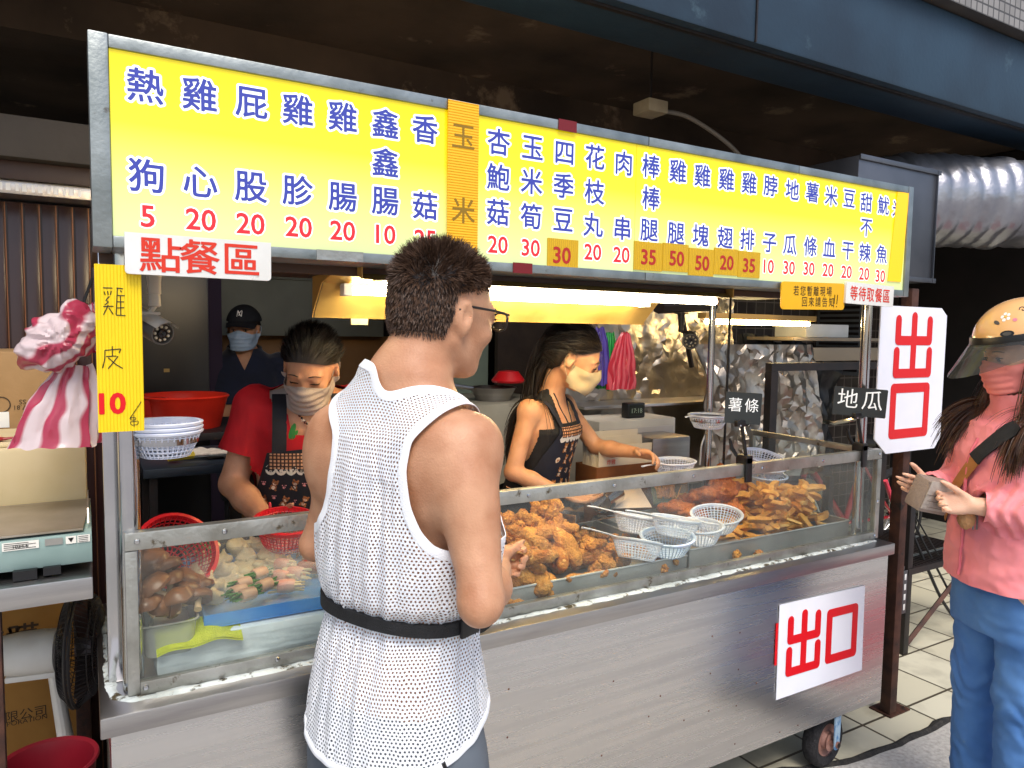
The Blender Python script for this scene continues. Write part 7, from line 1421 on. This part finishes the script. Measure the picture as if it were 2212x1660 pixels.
b_ = MB(); text(b_, '鮮', (at(15, 1385, y=.72)[0], .7195, at(15, 1385, y=.72)[2]), X3, Z3, NF, .075, .01, .0006); text(b_, '膜', (at(50, 1375, y=.72)[0], .7195, at(50, 1375, y=.72)[2]), X3, Z3, NF, .075, .01, .0006); q_ = at(40, 1545, y=.72); text(b_, '有限公司', (q_[0], .7195, q_[2]), X3, Z3, NF, .032, .0, .0006); q_ = at(40, 1560, y=.72); text(b_, 'CORPORATION', (q_[0], .7195, q_[2]), X3, Z3, NF, .018, .0, .0006); b_.build('print', print_d, lb2, smooth=False)
b_ = MB(); b_.box((-.64, .717, .85), (-.06, .7192, .90)); b_.build('tape', tapec, lb2, smooth=False)
st_ = MB(); st_.box((-.62, .30, .0), (-.02, .71, .335), .004); tag(st_.build('low_platform', M('pale_worn_board', '#8f877c', .7, col2='#6f675d', vs=6), None, 30), 'low worn platform under the desk fan beside the cart', 'platform')
fan = thing('desk_fan', 'grimy pale desk fan with a dark wire cage on the low platform', 'fan', (-.1, .55, .336)); FY = .50; fm_ = M('grimy_white_plastic', '#dedbd4', .45, col2='#c4beb2', vs=7, spots=('#8f8678', 9, .66)); cage_m = M('dark_fan_wire', '#2a2626', .5)
mc = at(66, 1410, y=FY); cc = at(148, 1405, y=FY); d = np.array([1, -.18, 0.]); d /= np.linalg.norm(d); A3 = np.stack([np.array([-d[1], d[0], 0]), Z3, d], 1); rC = .138
b_ = MB(); b_.lathe([(0, -.02), (.036, -.018), (.046, 0), (.05, .03), (.052, .08), (.05, .11), (.03, .118)], mc-d*.055, 28, axis=A3); b_.box((-.05, -.02, -.062), (.06, .02, -.048), .004, rot=np.stack([d, A3[:, 0], Z3], 1)); b_.V[-1] += mc; b_.build('motor', fm_, fan)
b_ = MB(); c0 = mc+d*.085
for r_, z in ((.03, -.012), (.06, -.016), (.09, -.016), (.115, -.010), (rC, .012), (rC, .020), (.115, .052), (.09, .060), (.06, .064), (.03, .064)): b_.loop(np.array([c0+A3@np.array([r_*math.cos(t), r_*math.sin(t), z]) for t in np.linspace(0, 2*np.pi, 49)[:-1]]), .0012 if r_ < rC else .004, 5)
for k in range(64):
    a0 = 2*math.pi*k/64
    for sg in (0, 1):
        P = [c0+A3@np.array([r_*math.cos(a0+tw), r_*math.sin(a0+tw), z]) for r_, z, tw in (((.03, -.012, 0), (.07, -.017, .12), (.115, -.010, .22), (rC, .012, .26)) if sg == 0 else ((.03, .064, 0), (.07, .064, -.12), (.115, .052, -.22), (rC, .020, -.26)))]; b_.tube(P, .0009, 4, caps=False)
b_.build('cage', cage_m, fan)
b_ = MB()
for k in range(3):
    G_ = [[c0+A3@np.array([r_*math.cos(2.1*k+w_), r_*math.sin(2.1*k+w_), .024+.02*(w_-.35)]) for r_ in (.02, .06, .10, .118)] for w_ in np.linspace(-.1, .9, 7)]; b_.grid(np.array(G_))
b_.lathe([(.022, .01), (.022, .045), (0, .05)], c0, 18, axis=A3); b_.build('blades', M('smoky_fan_blade', '#4a4548', .3), fan)
fb_ = np.array([mc[0]+.075, mc[1]-.0, .336]); b_ = MB(); b_.tube([fb_+[.0, 0, .03], fb_+[0, 0, .12], (fb_[0]-.03, mc[1], mc[2]-.05)], [.034, .024, .017], 14, flat=.8); b_.box(fb_+[-.10, -.11, .0], fb_+[.10, .11, .032], .015); b_.build('stand', fm_, fan, smooth=30)
b_ = MB(); b_.box(fb_+[-.19, -.10, .0], fb_+[-.102, -.05, .012], .003); b_.box(fb_+[-.188, -.1005, .002], fb_+[-.17, -.099, .011], m=1)
for i in range(4): b_.lathe([(.006, 0), (.006, .004), (0, .004)], fb_+[-.16+i*.014, -.075, .012], 10, m=2)
b_.build('switch_panel', [white_board, tape_red, fm_], fan, smooth=30)
q_ = at(102, 1640, y=.22); q_ = q_+np.array([0, 0, -.0]); b_ = MB(); b_.lathe([(0, .0), (.068, .0), (.084, .40), (.090, .47), (.096, .475), (.094, .48), (.086, .476), (.080, .45), (.065, .06), (0, .06)], (q_[0], .22, at(102, 1648, y=.22)[2]-.475), 40); tag(b_.build('bucket', M('dark_red_tub', '#7d1020', .45, col2='#6a0c1a', vs=7), None, True), 'dark red plastic tub at the lower left below the fan', 'tub')
b_ = MB(); b_.box((-.35, .1, 0), (-.02, .34, at(102, 1648, y=.22)[2]-.477), .004); tag(b_.build('crate', black_plastic, None, 30), 'black crate under the dark red tub', 'crate')
# brown ribbed wall panel and the things above it
rp = MB(); rp.box((-3., 1.25, 0), (.05, 1.28, 1.93))
for i in range(28): x = .035-i*.045; rp.box((x-.018, 1.238, .0), (x+.018, 1.25, 1.928), .004); rp.box((x+.0195, 1.2465, .0), (x+.0225, 1.2495, 1.928), m=1)
tag(rp.build('ribbed_shutter', [M('dark_brown_lacquer', '#2a1918', .25, col2='#3a2422', vs=3, stretch=(1, 1, .3)), M('copper_gap', '#8a5a3a', .4, .4)], None, 30), 'dark brown ribbed shutter with copper lines at the left', 'shutter')
b_ = MB(); b_.box((-3, 1.12, 1.935), (.06, 1.30, 1.975), .004); 
for i in range(60): b_.box((-1.2+i*.02+.004*(i % 2), 1.1185, 1.944), (-1.2+i*.02+.012, 1.12, 1.966), m=1)
tag(b_.build('tread_plate', [steel, white_board], None, 30), 'steel ledge with a bright pattern over the ribbed shutter', 'ledge')
b_ = MB(); b_.box((-3, 1.05, 2.03), (.10, 1.35, 2.15), .006); b_.box((-3, 1.10, 1.976), (.08, 1.32, 2.029), .003, m=1); tag(b_.build('lintel_beam', [M('dark_grey_plaster', '#3b3733', .85, col2='#2b2825', vs=4, bump=.2, bs=20), M('dark_maroon_paint', '#241012', .5)], None, 30), 'dark grey lintel above the ribbed shutter', 'lintel')
pa, pb_ = at(430, 103, y=.115), at(958, 194, y=.115); b_ = MB(); b_.tube([(pa[0], .115, ZT+.012), (pb_[0], .115, ZT+.012)], .012, 10); tag(b_.build('conduit_pipe', M('pale_grey_pipe', '#8b8880', .5)), 'pale grey pipe lying along the top of the left half of the menu sign', 'pipe')
wb = at(1405, 235, y=1.25); b_ = MB(); b_.box((wb[0]-.06, 1.19, wb[2]-.03), (wb[0]+.06, 1.31, wb[2]+.03), .008); jb = b_.build('junction_box', M('dusty_ivory_plastic', '#a99f88', .6, col2='#8f866f', vs=9), None, 30); tag(jb, 'dusty ivory junction box hanging under the ceiling above the sign', 'junction box')
b_ = MB(); b_.tube(smooth_line(resamp([(wb[0]+.05, 1.25, wb[2]-.0), at(1480, 248, y=1.25), at(1540, 285, y=1.25), at(1590, 325, y=1.25), at(1640, 400, y=1.25)], 30), 5, False), .011, 8); tag(b_.build('cable', M('grey_cable_sleeve', '#77726a', .6)), 'thick grey cable sagging from the junction box behind the sign', 'cable')
b_ = MB(); b_.tube([(wb[0], 1.25, wb[2]+.03), (wb[0], 1.25, 2.999)], .006, 6); tag(b_.build('drop_rod', black_metal), 'thin rod dropping from the ceiling to the junction box', 'rod')
# exhaust box and foil duct at the right
ex = thing('exhaust_box', 'grey sheet-metal exhaust box behind the right end of the menu sign', 'exhaust box', (3.4, .9, 1.9)); e0 = at(2030, 372, y=.72); e1 = at(2030, 612, y=.72); sheetm = M('galvanised_sheet', '#6d6f75', .42, .8, col2='#55585f', vs=3); b_ = MB(); b_.box((3.22, .72, e1[2]), (e0[0], 1.35, e0[2]), .006); b_.box((3.22, .71, e1[2]-.004), (e0[0]+.004, .7195, e1[2]+.02), .002); b_.box((3.22, .71, e0[2]-.02), (e0[0]+.004, .7195, e0[2]+.004), .002); b_.box((e0[0]-.03, .708, e1[2]+.0), (e0[0]-.024, .7185, e0[2])); b_.build('housing', sheetm, ex, smooth=30)
dc = at(2100, 480, y=.98); du = MB(); xs = np.linspace(e0[0]+.002, 6.3, 200); foil = M('duct_foil', '#a2a4ab', .34, .8, col2='#85868e', vs=5, bump=.5, bs=22)
prof = []
for i, x in enumerate(xs):
    t = x-e0[0]; rr = .245+(.010*abs(math.sin(t*34)) if t < .72 else .0)+(-.02 if t < .08 else 0); prof.append((rr, x))
da = R(-24); dX = np.array([math.cos(da), math.sin(da), 0.]); dY = np.array([-math.sin(da), math.cos(da), 0.]); du.lathe([(r_, x_-e0[0]) for r_, x_ in prof], (e0[0]-.03, 1.05, dc[2]+.06), 48, axis=np.stack([dY, Z3, dX], 1)); V = du.V[0]; V += np.stack([np.zeros(len(V)), fbm(V, 7, 3, 2.)*.012, fbm(V, 8, 3, 6.)*.012], 1); tag(du.build('foil_duct', foil, None, 60), 'fat silver foil duct leading right from the exhaust box', 'duct')
# black post, rack, scooter, tarp, far wall at the right
b_ = MB(); b_.box((2.795, .165, 0.008), (2.84, .21, 1.74), .003); b_.box((2.785, .155, 0.001), (2.92, .25, .007)); pst = b_.build('steel_post', rusty, None, 30); tag(pst, 'dark rusty steel post standing just right of the cart', 'post')
b_ = MB(); b_.box((2.845, .17, .42), (2.875, .174, .60), .001)
for k in range(4): b_.box((2.854, .1685, .435+k*.042), (2.866, .1695, .46+k*.042), .0005, m=1)
b_.box((2.852, .178, .60), (2.866, .70, .615), .001); tag(b_.build('slotted_bracket', [M('grey_steel_strip', '#5a5a5c', .5, .6), white_board], None, 30), 'slotted grey bracket bolted to the rusty post', 'bracket')
rk = thing('steel_rack', 'low black steel rack with a slatted shelf behind the rusty post', 'rack', (3.7, .7, 0))
for x, y in ((3.42, .50), (4.1, .50), (3.42, .95), (4.1, .95)): b_ = MB(); b_.box((x-.02, y-.02, .002), (x+.02, y+.02, .80), .002); b_.build('leg', black_metal, rk, smooth=30)
b_ = MB(); b_.box((3.40, .475, .40), (4.12, .495, .43)); b_.box((3.40, .955, .40), (4.12, .975, .43))
for i in range(24): b_.box((3.44+i*.028, .496, .412), (3.452+i*.028, .954, .424))
for y in (.6, .8): b_.box((3.44, y, .425), (4.08, y+.012, .432), m=1)
b_.build('slatted_shelf', [black_metal, alu], rk, smooth=30); b_ = MB(); b_.tube([(2.88, .5, .30), (3.40, .5, .36)], .016, 4); b_.tube([(3.44, .5, .03), (4.0, .5, .38)], .014, 4); b_.build('brace', rusty, rk, smooth=30)
scn = thing('bicycle', 'red bicycle parked in the shade behind the black rack', 'bicycle', (4.1, 1.45, 0)); redp = M('dark_red_paint', '#8c1420', .3, coat=.5); pinkp = M('pink_red_paint', '#d6485a', .35)
for k, cx in enumerate((3.62, 4.66)):
    wr = MB(); wr.lathe([(.30, -.018), (.33, -.012), (.34, 0), (.33, .012), (.30, .018), (.30, -.018)], (cx, 1.35, .342), 48, axis=np.stack([X3, Z3, -Y3], 1)); w0 = wr.build('wheel', tyre_m, scn); wr = MB(); wr.lathe([(.285, -.01), (.30, -.012), (.30, .012), (.285, .01), (.285, -.01)], (cx, 1.35, .342), 48, axis=np.stack([X3, Z3, -Y3], 1)); wr.tube([(cx, 1.31, .342), (cx, 1.39, .342)], .02, 10)
    for j in range(28): a = 2*math.pi*j/28; wr.tube([(cx, 1.35+.02*(-1)**j, .342), (cx+.29*math.cos(a), 1.35, .342+.29*math.sin(a))], .0013, 4, caps=False)
    wr.build('rim', chrome, w0)
b_ = MB(); b_.tube([(3.62, 1.35, .342), (3.74, 1.35, .72), (3.78, 1.35, .86)], .018, 10); b_.tube([(3.76, 1.35, .78), (4.15, 1.35, .36)], .022, 10); b_.tube([(4.15, 1.35, .36), (4.34, 1.35, .82)], .018, 10); b_.tube([(4.15, 1.35, .36), (4.66, 1.35, .342)], .012, 8); b_.tube([(4.3, 1.35, .74), (4.66, 1.35, .342)], .010, 8); b_.build('frame', redp, scn)
b_ = MB(); b_.tube([(3.78, 1.35, .86), (3.80, 1.35, 1.02)], .014, 8); b_.tube([(3.86, 1.08, 1.08), (3.80, 1.2, 1.04), (3.80, 1.35, 1.03), (3.80, 1.5, 1.04), (3.86, 1.62, 1.08)], .013, 8); b_.build('handlebar', chrome, scn); b_ = MB(); b_.sphere((4.36, 1.35, .88), (.13, .08, .04), 14); b_.build('saddle', black_plastic, scn)
b_ = MB(); G_ = [[(3.62+.37*math.cos(a), 1.35+y, .342+.37*math.sin(a)) for a in np.linspace(R(20), R(175), 20)] for y in (-.035, -.02, 0, .02, .035)]; b_.grid(np.array(G_)); b_.build('mudguard', MATS['polished_steel'], scn)
q0 = at(1915, 1085, y=.8); q1 = at(1945, 1135, y=.8); b_ = MB(); b_.tube([(q0[0]-.02, .8, q0[2]+.12), (q1[0], .8, q1[2])], .012, 8); b_.tube([(q1[0], .8, q1[2]), (q1[0]+.02, .8, .44)], .012, 8, m=1); tag(b_.build('umbrella', [pinkp, black_metal]), 'folded pink-red umbrella leaning behind the right end of the cart', 'umbrella')
tarp = MB(); G_ = []
for u in np.linspace(0, 1, 50): G_.append([(3.55+1.0*u+.03*math.sin(v*9+u*5), 1.75+.10*mnoise.fractal(Vector((u*5, v*3, 1.)), 1, 2, 4), .55+1.0*v-.12*u*u+.04*mnoise.noise(Vector((u*6, v*4, 7.)))) for v in np.linspace(0, 1, 40)])
tarp.grid(np.array(G_)); tag(tarp.build('tarpaulin', M('black_tarp', '#191a1c', .45, col2='#232528', vs=6, bump=.5, bs=14), None, True), 'black crumpled tarpaulin hanging behind the tall white sign', 'tarpaulin')
b_ = MB(); b_.box((2.6, 2.35, 0), (9, 2.5, 2.99)); tag(b_.build('tiled_wall', MATS['dark_wall_tile'], None, False), 'dark small-tiled wall behind the foil duct', 'wall')
bl = MB(); p_ = [at(2055, 760, y=1.2), at(2015, 760, y=1.2), at(2095, 578, y=1.2), at(2120, 575, y=1.2), at(2075, 760, y=1.2)]
b_ = MB(); b_.box((5.05, 1.9, 1.25), (5.12, 2.3, 1.95), .004)
for k in range(16): b_.box((5.044, 1.93, 1.28+k*.04), (5.05, 2.27, 1.30+k*.04), m=1)
tag(b_.build('louvre_grille', [M('grey_louvre', '#70757a', .5, .3), black_metal], None, 30), 'grey louvred grille standing out from the dark tiled wall', 'grille')
cbm = MB()
for k in range(3): P = smooth_line(resamp([(3.5+k*.05, .62, 1.0), (3.52+k*.03, .60, .7), (3.62+k*.06, .56, .48), (3.75+k*.1, .5, .2), (3.9, .45, .02)], 30), 4, False); cbm.tube(P, .008-.002*k, 6)
tag(cbm.build('cable', black_plastic), 'black cables drooping over the low steel rack', 'cable')
far = MB(); far.box((6.2, -.2, 0), (6.5, 6, 2.99)); tag(far.build('side_wall', M('dark_mottled_wall', '#26211f', .85, col2='#1a1715', vs=3), None, False), 'dark wall at the far right end of the arcade', 'wall')  # very dark brown, mottled at random
# ------------------------------------------------------------------ kitchen behind the cart
b_ = MB(); b_.box((.62, 3.22, 1.50), (1.75, 3.30, 1.98), .004); b_.tube([(.62, 3.21, 1.86), (1.75, 3.21, 1.86)], .006, 6); tag(b_.build('extractor_hood', M('dull_grey_panel', '#6e7068', .6, .2, col2='#565850', vs=2.2), None, 30), 'dull grey hood panel above the man in the cap', 'hood')
b_ = MB(); b_.box((.40, 3.40, .0), (2.2, 3.5, 1.50), .002); tag(b_.build('kitchen_wall', M('warm_brown_board', '#8a6238', .6, col2='#6f4d2a', vs=2.5), None, 30), 'warm brown board wall behind the man in the cap', 'wall')
b_ = MB(); b_.box((.12, 2.2, 0), (.5, 2.3, 2.4), .004); b_.box((.50, 2.6, 0), (.62, 2.7, 2.4), .004, m=1); q_ = at(360, 795, y=2.198); b_.box((q_[0]-.012, 2.196, q_[2]-.02), (q_[0]+.012, 2.1995, q_[2]-.004), m=2); tag(b_.build('dark_cabinet', [M('black_lacquer', '#121116', .3), M('dark_purple_cloth', '#2a1c33', .8), M('worn_gold_print', '#a98a4a', .5)], None, 30), 'tall black cabinet behind the left security camera', 'cabinet')
b_ = MB(); q_ = at(397, 870, y=1.75); b_.lathe([(0, -.10), (.14, -.10), (.168, .015), (.178, .028), (.17, .034), (.16, .025), (.132, -.08), (0, -.085)], q_, 36); tag(b_.build('basin', M('orange_red_basin', '#cf2f1e', .35, col2='#bd2516', vs=6)), 'large orange-red plastic basin on the dark table', 'basin')
b_ = MB(); q2_ = at(318, 872, y=1.72); b_.lathe([(0, -.05), (.06, -.05), (.075, .02), (.07, .02), (.055, -.04), (0, -.04)], q2_, 24); tag(b_.build('bowl', M('dark_red_bowl', '#a02018', .4)), 'small dark red bowl beside the orange-red basin', 'bowl')
kt = thing('kitchen_table', 'dark work table carrying the orange-red basin', 'table', (.3, 1.8, 0)); zt_ = q_[2]-.1005; b_ = MB(); b_.box((.05, 1.52, zt_-.03), (.62, 2.05, zt_), .003); b_.build('table_top', black_metal, kt, smooth=30)
for x, y in ((.08, 1.55), (.59, 1.55), (.08, 2.02), (.59, 2.02)): b_ = MB(); b_.box((x-.015, y-.015, 0), (x+.015, y+.015, zt_-.031)); b_.build('leg', black_metal, kt, smooth=False)
zt2 = at(400, 1000, y=1.1)[2]; kt2 = thing('prep_table', 'black prep table with knives and cloths left of the woman in red', 'table', (.3, 1.2, 0)); b_ = MB(); b_.box((.14, 1.02, zt2-.03), (.50, 1.45, zt2), .004); b_.build('table_top', M('blue_black_top', '#232a33', .35), kt2, smooth=30)
for x, y in ((.17, 1.05), (.47, 1.05), (.17, 1.42), (.47, 1.42)): b_ = MB(); b_.box((x-.012, y-.012, 0), (x+.012, y+.012, zt2-.031)); b_.build('leg', black_metal, kt2, smooth=False)
f = Field(); f.ell((.33, 1.2, zt2+.012), (.07, .05, .016), None, .02); f.ell((.40, 1.15, zt2+.012), (.06, .03, .014), None, .02); f.eval(.006, .02); V, F = f.mesh(); V = V+vnorm(V, F)*(.008*fbm(V, 30, 3))[:, None]; tag(link_mesh('cloth', V, F, M('grey_white_rag', '#b5aa9d', .9)), 'greyish rag lying on the black prep table', 'cloth')
f = Field(); f.ell((.20, 1.66, zt_+.025), (.05, .04, .03), None, .02); f.ell((.26, 1.64, zt_+.02), (.05, .03, .022), None, .02); f.eval(.006, .02); V, F = f.mesh(); V = V+vnorm(V, F)*(.012*fbm(V, 30, 3))[:, None]; tag(link_mesh('cloth', V, F, MATS['grey_white_rag']), 'crumpled grey rag lying in front of the orange-red basin', 'cloth')
b_ = MB(); b_.tube([(.22, 1.10, zt2+.02), (.30, 1.12, zt2+.02)], .013, 8, m=1); b_.box((.30, 1.108, zt2+.014), (.42, 1.132, zt2+.018)); tag(b_.build('cleaver', [alu, M('yellow_handle', '#b8a032', .5)], None, 30), 'knife with a yellow handle lying on the black prep table', 'knife')
# right half: pale wall, mesh panel, pan, foil screens, shelves
b_ = MB(); b_.box((1.72, 2.4, 0), (2.12, 2.46, 2.3), .003); tag(b_.build('pale_panel', M('pale_green_panel', '#93a394', .6, col2='#7d8d7f', vs=3), None, 30), 'pale green panel behind the man in white', 'panel')
b_ = MB(); b_.box((2.13, 2.30, 0), (2.7, 2.34, 2.3), .003); tag(b_.build('grime_panel', M('brown_grid_panel', '#3c2e24', .7, col2='#2b2019', vs=8, bump=.3, bs=60), None, 30), 'grimy brown panel behind the young woman', 'panel')
q_ = at(1065, 838, y=1.55); b_ = MB(); b_.lathe([(0, -.06), (.08, -.06), (.11, .0), (.115, .004), (.105, .0), (.075, -.05), (0, -.05)], q_, 28); b_.tube([q_+[-.11, 0, 0], q_+[-.24, -.03, .02]], .01, 8); tag(b_.build('pan', steel), 'steel pan on the stove beside the red lid', 'pan'); b_ = MB(); q3_ = at(1098, 822, y=1.6); b_.lathe([(.0, .05), (.05, .045), (.085, .0), (.08, -.01), (0, -.01)], q3_, 24); tag(b_.build('lid', M('red_lid_plastic', '#b0141a', .4)), 'red plastic lid behind the steel pan', 'lid')
b_ = MB(); b_.box((1.45, 1.35, 0), (2.0, 1.95, q_[2]-.0605), .004); tag(b_.build('stove', M('greasy_white_enamel', '#8f8a7a', .5, col2='#756f60', vs=4, spots=('#5a4c38', 9, .64)), None, 30), 'greasy pale stove cabinet behind the man in white', 'stove')
foil_m = M('crumpled_foil', '#a59c90', .36, .95, col2='#7d7468', vs=3, bump=.4, bs=26)
def foilsheet(name, label, x0, x1, z0, z1, y, seed, amp=.03, sc=5., slant=0.):
    r_ = np.random.default_rng(int(seed)); n, m = int((x1-x0)*44), int((z1-z0)*44); V = []
    for u in range(n):
        for v in range(m):
            x, z = x0+(x1-x0)*u/(n-1), z0+(z1-z0)*v/(m-1); k = 0 if u in (0, n-1) or v in (0, m-1) else 1; V.append((x+k*r_.uniform(-.009, .009), y+slant*(z-z0)-amp*(1.2*mnoise.noise(Vector((x*sc, z*sc, seed)))+.9*abs(mnoise.noise(Vector((x*sc*1.7, z*sc*.8, seed+4)))))+r_.normal(0, amp*.10), z+k*r_.uniform(-.009, .009)))
    F = []
    for u in range(n-1):
        for v in range(m-1):
            a, b, c, d = u*m+v, (u+1)*m+v, (u+1)*m+v+1, u*m+v+1; F += [(a, b, c), (a, c, d)] if r_.random() < .5 else [(a, b, d), (b, c, d)]
    N_ = len(V); V2 = V+[(x_, y_+.008, z_) for x_, y_, z_ in V]; F2 = F+[tuple(i_+N_ for i_ in f_[::-1]) for f_ in F]; return tag(link_mesh(name, V2, F2, foil_m, smooth=28), label, 'foil screen')
foilsheet('foil_screen', 'crumpled foil lining behind the colourful bags and camera', 2.0, 3.2, 1.20, 1.80, 1.45, 1., .03, 4.)
foilsheet('foil_screen', 'lower foil lining behind the white drawers', 1.95, 3.2, .75, 1.19, 1.32, 4., .012, 6.)
foilsheet('foil_sheet', 'large crumpled foil sheet right of the middle pole', 2.62, 3.5, .80, 1.50, 1.05, 9., .05, 5., .12)
b_ = MB(); b_.box((1.98, 1.20, 1.192), (3.2, 1.44, 1.205), .002); tag(b_.build('steel_shelf', steel, None, 30), 'steel shelf edge between the two foil linings', 'shelf')
fr_ = MB(); x0 = at(1660, 800, y=.95)[0]; z1 = at(1660, 785, y=.95)[2]; fr_.box((x0, .93, .3), (x0+.05, .97, z1-.041)); fr_.box((x0, .93, z1-.04), (3.9, .97, z1)); fr_.box((3.85, .93, .3), (3.9, .97, z1-.041)); tag(fr_.build('metal_stand', black_metal, None, 30), 'black square metal stand in front of the foil sheet', 'stand')
b_ = MB(); b_.box((3.55, 1.3, 1.40), (4.6, 1.6, 1.48), .004); b_.box((3.5, 1.28, 1.52), (4.6, 1.62, 1.54), .003); b_.box((3.7, 1.35, 1.541), (4.1, 1.58, 1.62), .004, m=1); tag(b_.build('shelf_unit', [M('greasy_beige_metal', '#8f8371', .5, .3), white_board], None, 30), 'greasy beige shelf unit behind the notice card', 'shelf')
b_ = MB(); b_.tube([(2.1, .85, 1.665), (2.52, .95, 1.69)], .032, 8); b_.tube([(2.28, .9, 1.64), (2.40, .95, 1.40)], .012, 8); tag(b_.build('camera_bracket', M('brown_black_metal', '#231a14', .5, .3), None, 30), 'dark metal bracket above the second security camera', 'bracket')
q_ = at(1578, 660, y=.60); b_ = MB(); b_.tube([(q_[0], .60, 1.70), (q_[0]-.004, .60, 1.3), (q_[0]-.01, .60, .81)], .005, 8); tag(b_.build('cord', black_plastic), 'black cord hanging straight down right of the middle pole', 'cord')
b_ = MB(); c0 = at(1555, 640, y=.35); P = [c0+np.array([.004*math.cos(t*3)+.012*(t-1.2), .0, -.035*math.sin(t*2.4)]) for t in np.linspace(0, 2.6, 30)]; b_.tube(P, .0025, 6); tag(b_.build('twisted_wire', M('copper_brown_wire', '#8a6244', .5)), 'twisted brown wire at the right end of the glowing tube', 'wire')
q_ = at(1515, 990, y=.70); b_ = MB(); b_.tube(smooth_line(resamp([at(1530, 890, y=.7), at(1528, 930, y=.7), at(1515, 960, y=.7), at(1512, 1005, y=.7)], 20), 4, False), .004, 6); tag(b_.build('white_cord', white_plastic), 'white cord dropping beside the middle pole', 'cord')
# colourful carrier bags
for i, (px, py, c1, c2, nm_, lab, w_, dy) in enumerate(((1290, 770, '#3c2a7a', '#5b4aa6', 'purple_plastic', 'bunch of purple plastic carrier bags hanging behind the young woman', .05, 0), (1312, 780, '#167a35', '#3aa552', 'green_plastic', 'bunch of green plastic carrier bags hanging behind the young woman', .045, .02), (1345, 780, '#c22a3c', '#e2606a', 'red_pink_plastic', 'bunch of red plastic carrier bags hanging behind the young woman', .075, -.02))):
    c = at(px, py, y=1.15+dy); V, F, uv = bagsheet(c+[0.01, 0, .13], c+[-.01, 0, -.13], .02, w_, 11.+i*3, .04, puff=.02); link = link_mesh('carrier_bags', V, F, bagmat(nm_, c1, c2, 2.5), uv=uv); tag(link, lab, 'plastic bags', 'hanging carrier bags')
b_ = MB(); b_.tube([(2.05, 1.15, 1.66), (2.35, 1.15, 1.66)], .006, 8); tag(b_.build('hanging_rail', steel), 'thin steel rail carrying the colourful bags', 'rail')
# drawers, clock, paper bags
dr = thing('drawer_unit', 'translucent white plastic drawer unit beside the young woman', 'drawers', (2.1, 1.05, .95)); b_ = MB(); b_.box((1.90, .98, .80), (2.34, 1.22, 1.165), .008); b_.build('shell', M('translucent_white_plastic', '#c9c2b4', .4, col2='#b8b0a2', vs=5), dr, smooth=30)
for k in range(2): b_ = MB(); b_.box((1.92, .972, .82+k*.165), (2.32, .9795, .965+k*.165), .004); d_ = b_.build('drawer', M('milky_drawer_front', '#b5ada6', .35), dr, smooth=30); b_ = MB(); b_.box((2.09, .962, .88+k*.165), (2.15, .9715, .93+k*.165), .003); b_.build('handle', M('lilac_handle', '#8a84a0', .4), d_, smooth=30)
ck_ = at(1366, 892, y=1.05); b_ = MB(); b_.box((ck_[0]-.05, 1.02, 1.166), (ck_[0]+.05, 1.07, 1.235), .008); b_.box((ck_[0]-.042, 1.0185, 1.178), (ck_[0]+.042, 1.0195, 1.225), m=1); text(b_, '17:18', (ck_[0], 1.018, 1.20), X3, Z3, NF, .03, 0., .0006, m=2); solid('digital_clock', 'small black digital clock on the drawer unit', 'clock', b_, [black_plastic, M('dark_lcd', '#20241f', .2), M('lcd_digits', '#8d9a86', .5)])
pb = thing('paper_bag_box', 'open cardboard box full of white paper bags beside the young woman', 'box', (1.85, .76, .95)); b_ = MB()
for lo, hi in (((1.68, .70, .82), (2.0, .706, 1.03)), ((1.68, .834, .82), (2.0, .84, 1.03)), ((1.68, .707, .82), (1.686, .833, 1.03)), ((1.994, .707, .82), (2.0, .833, 1.03)), ((1.687, .707, .82), (1.993, .833, .826))): b_.box(lo, hi)
b_.build('box', M('reddish_cardboard', '#7a4a28', .8, col2='#5f371c', vs=8), pb, smooth=False); b_ = MB()
for i in range(16): y = .715+i*.007; h = 1.06+.05*rg.random()+(.05 if i > 10 else 0); b_.box((1.70+.01*rg.random(), y, .828), (1.97+.02*rg.random(), y+.003, h), rot=rotm(rg.normal(0, 3), 0, rg.normal(0, 1)))
b_.build('paper_bags', M('white_paper', '#d9cdb8', .8, col2='#cbbda6', vs=6), pb, smooth=False); pbp = MB()
text(pbp, '炸雞', (1.76, .7135, 1.045), X3, Z3, NF, .022, 0., .001); pbp.build('print', ink_red, pb, smooth=False)
b_ = MB(); b_.box((2.03, .78, .81), (2.24, .96, 1.11), .004); tag(b_.build('steel_bin', steel, None, 30), 'upright steel bin beside the middle pole', 'bin')
b_ = MB(); b_.box((-.0, 1.5, 0), (.0001, 1.5001, .0001)) if False else None
wt = MB(); wt.box((1.30, .70, .0), (2.45, 1.30, .80), .004); tag(wt.build('work_counter', M('dark_counter', '#2c2a2b', .5, .3), None, 30), 'dark work counter behind the fried food display', 'counter') if False else None
b_ = MB(); b_.box((1.64, .69, .0), (2.46, 1.25, .8), .004); tag(b_.build('work_counter', M('grey_counter', '#55524e', .4, .5), None, 30), 'grey counter carrying the drawers and paper bags', 'counter')

# added fill tube at a lamp reflection, brightening the right half of the kitchen
l2 = thing('strip_light', 'small warm fill light added behind the notice card, where a tube is reflected', 'lamp', (3.3, 1.2, 1.6)); b_ = MB(); b_.tube([(2.75, 1.22, 1.615), (3.55, 1.22, 1.615)], .012, 12); b_.build('tube', tube_m, l2); b_ = MB(); b_.box((2.72, 1.19, 1.63), (3.58, 1.25, 1.66), .003); b_.build('batten', shade_rim, l2, smooth=30)
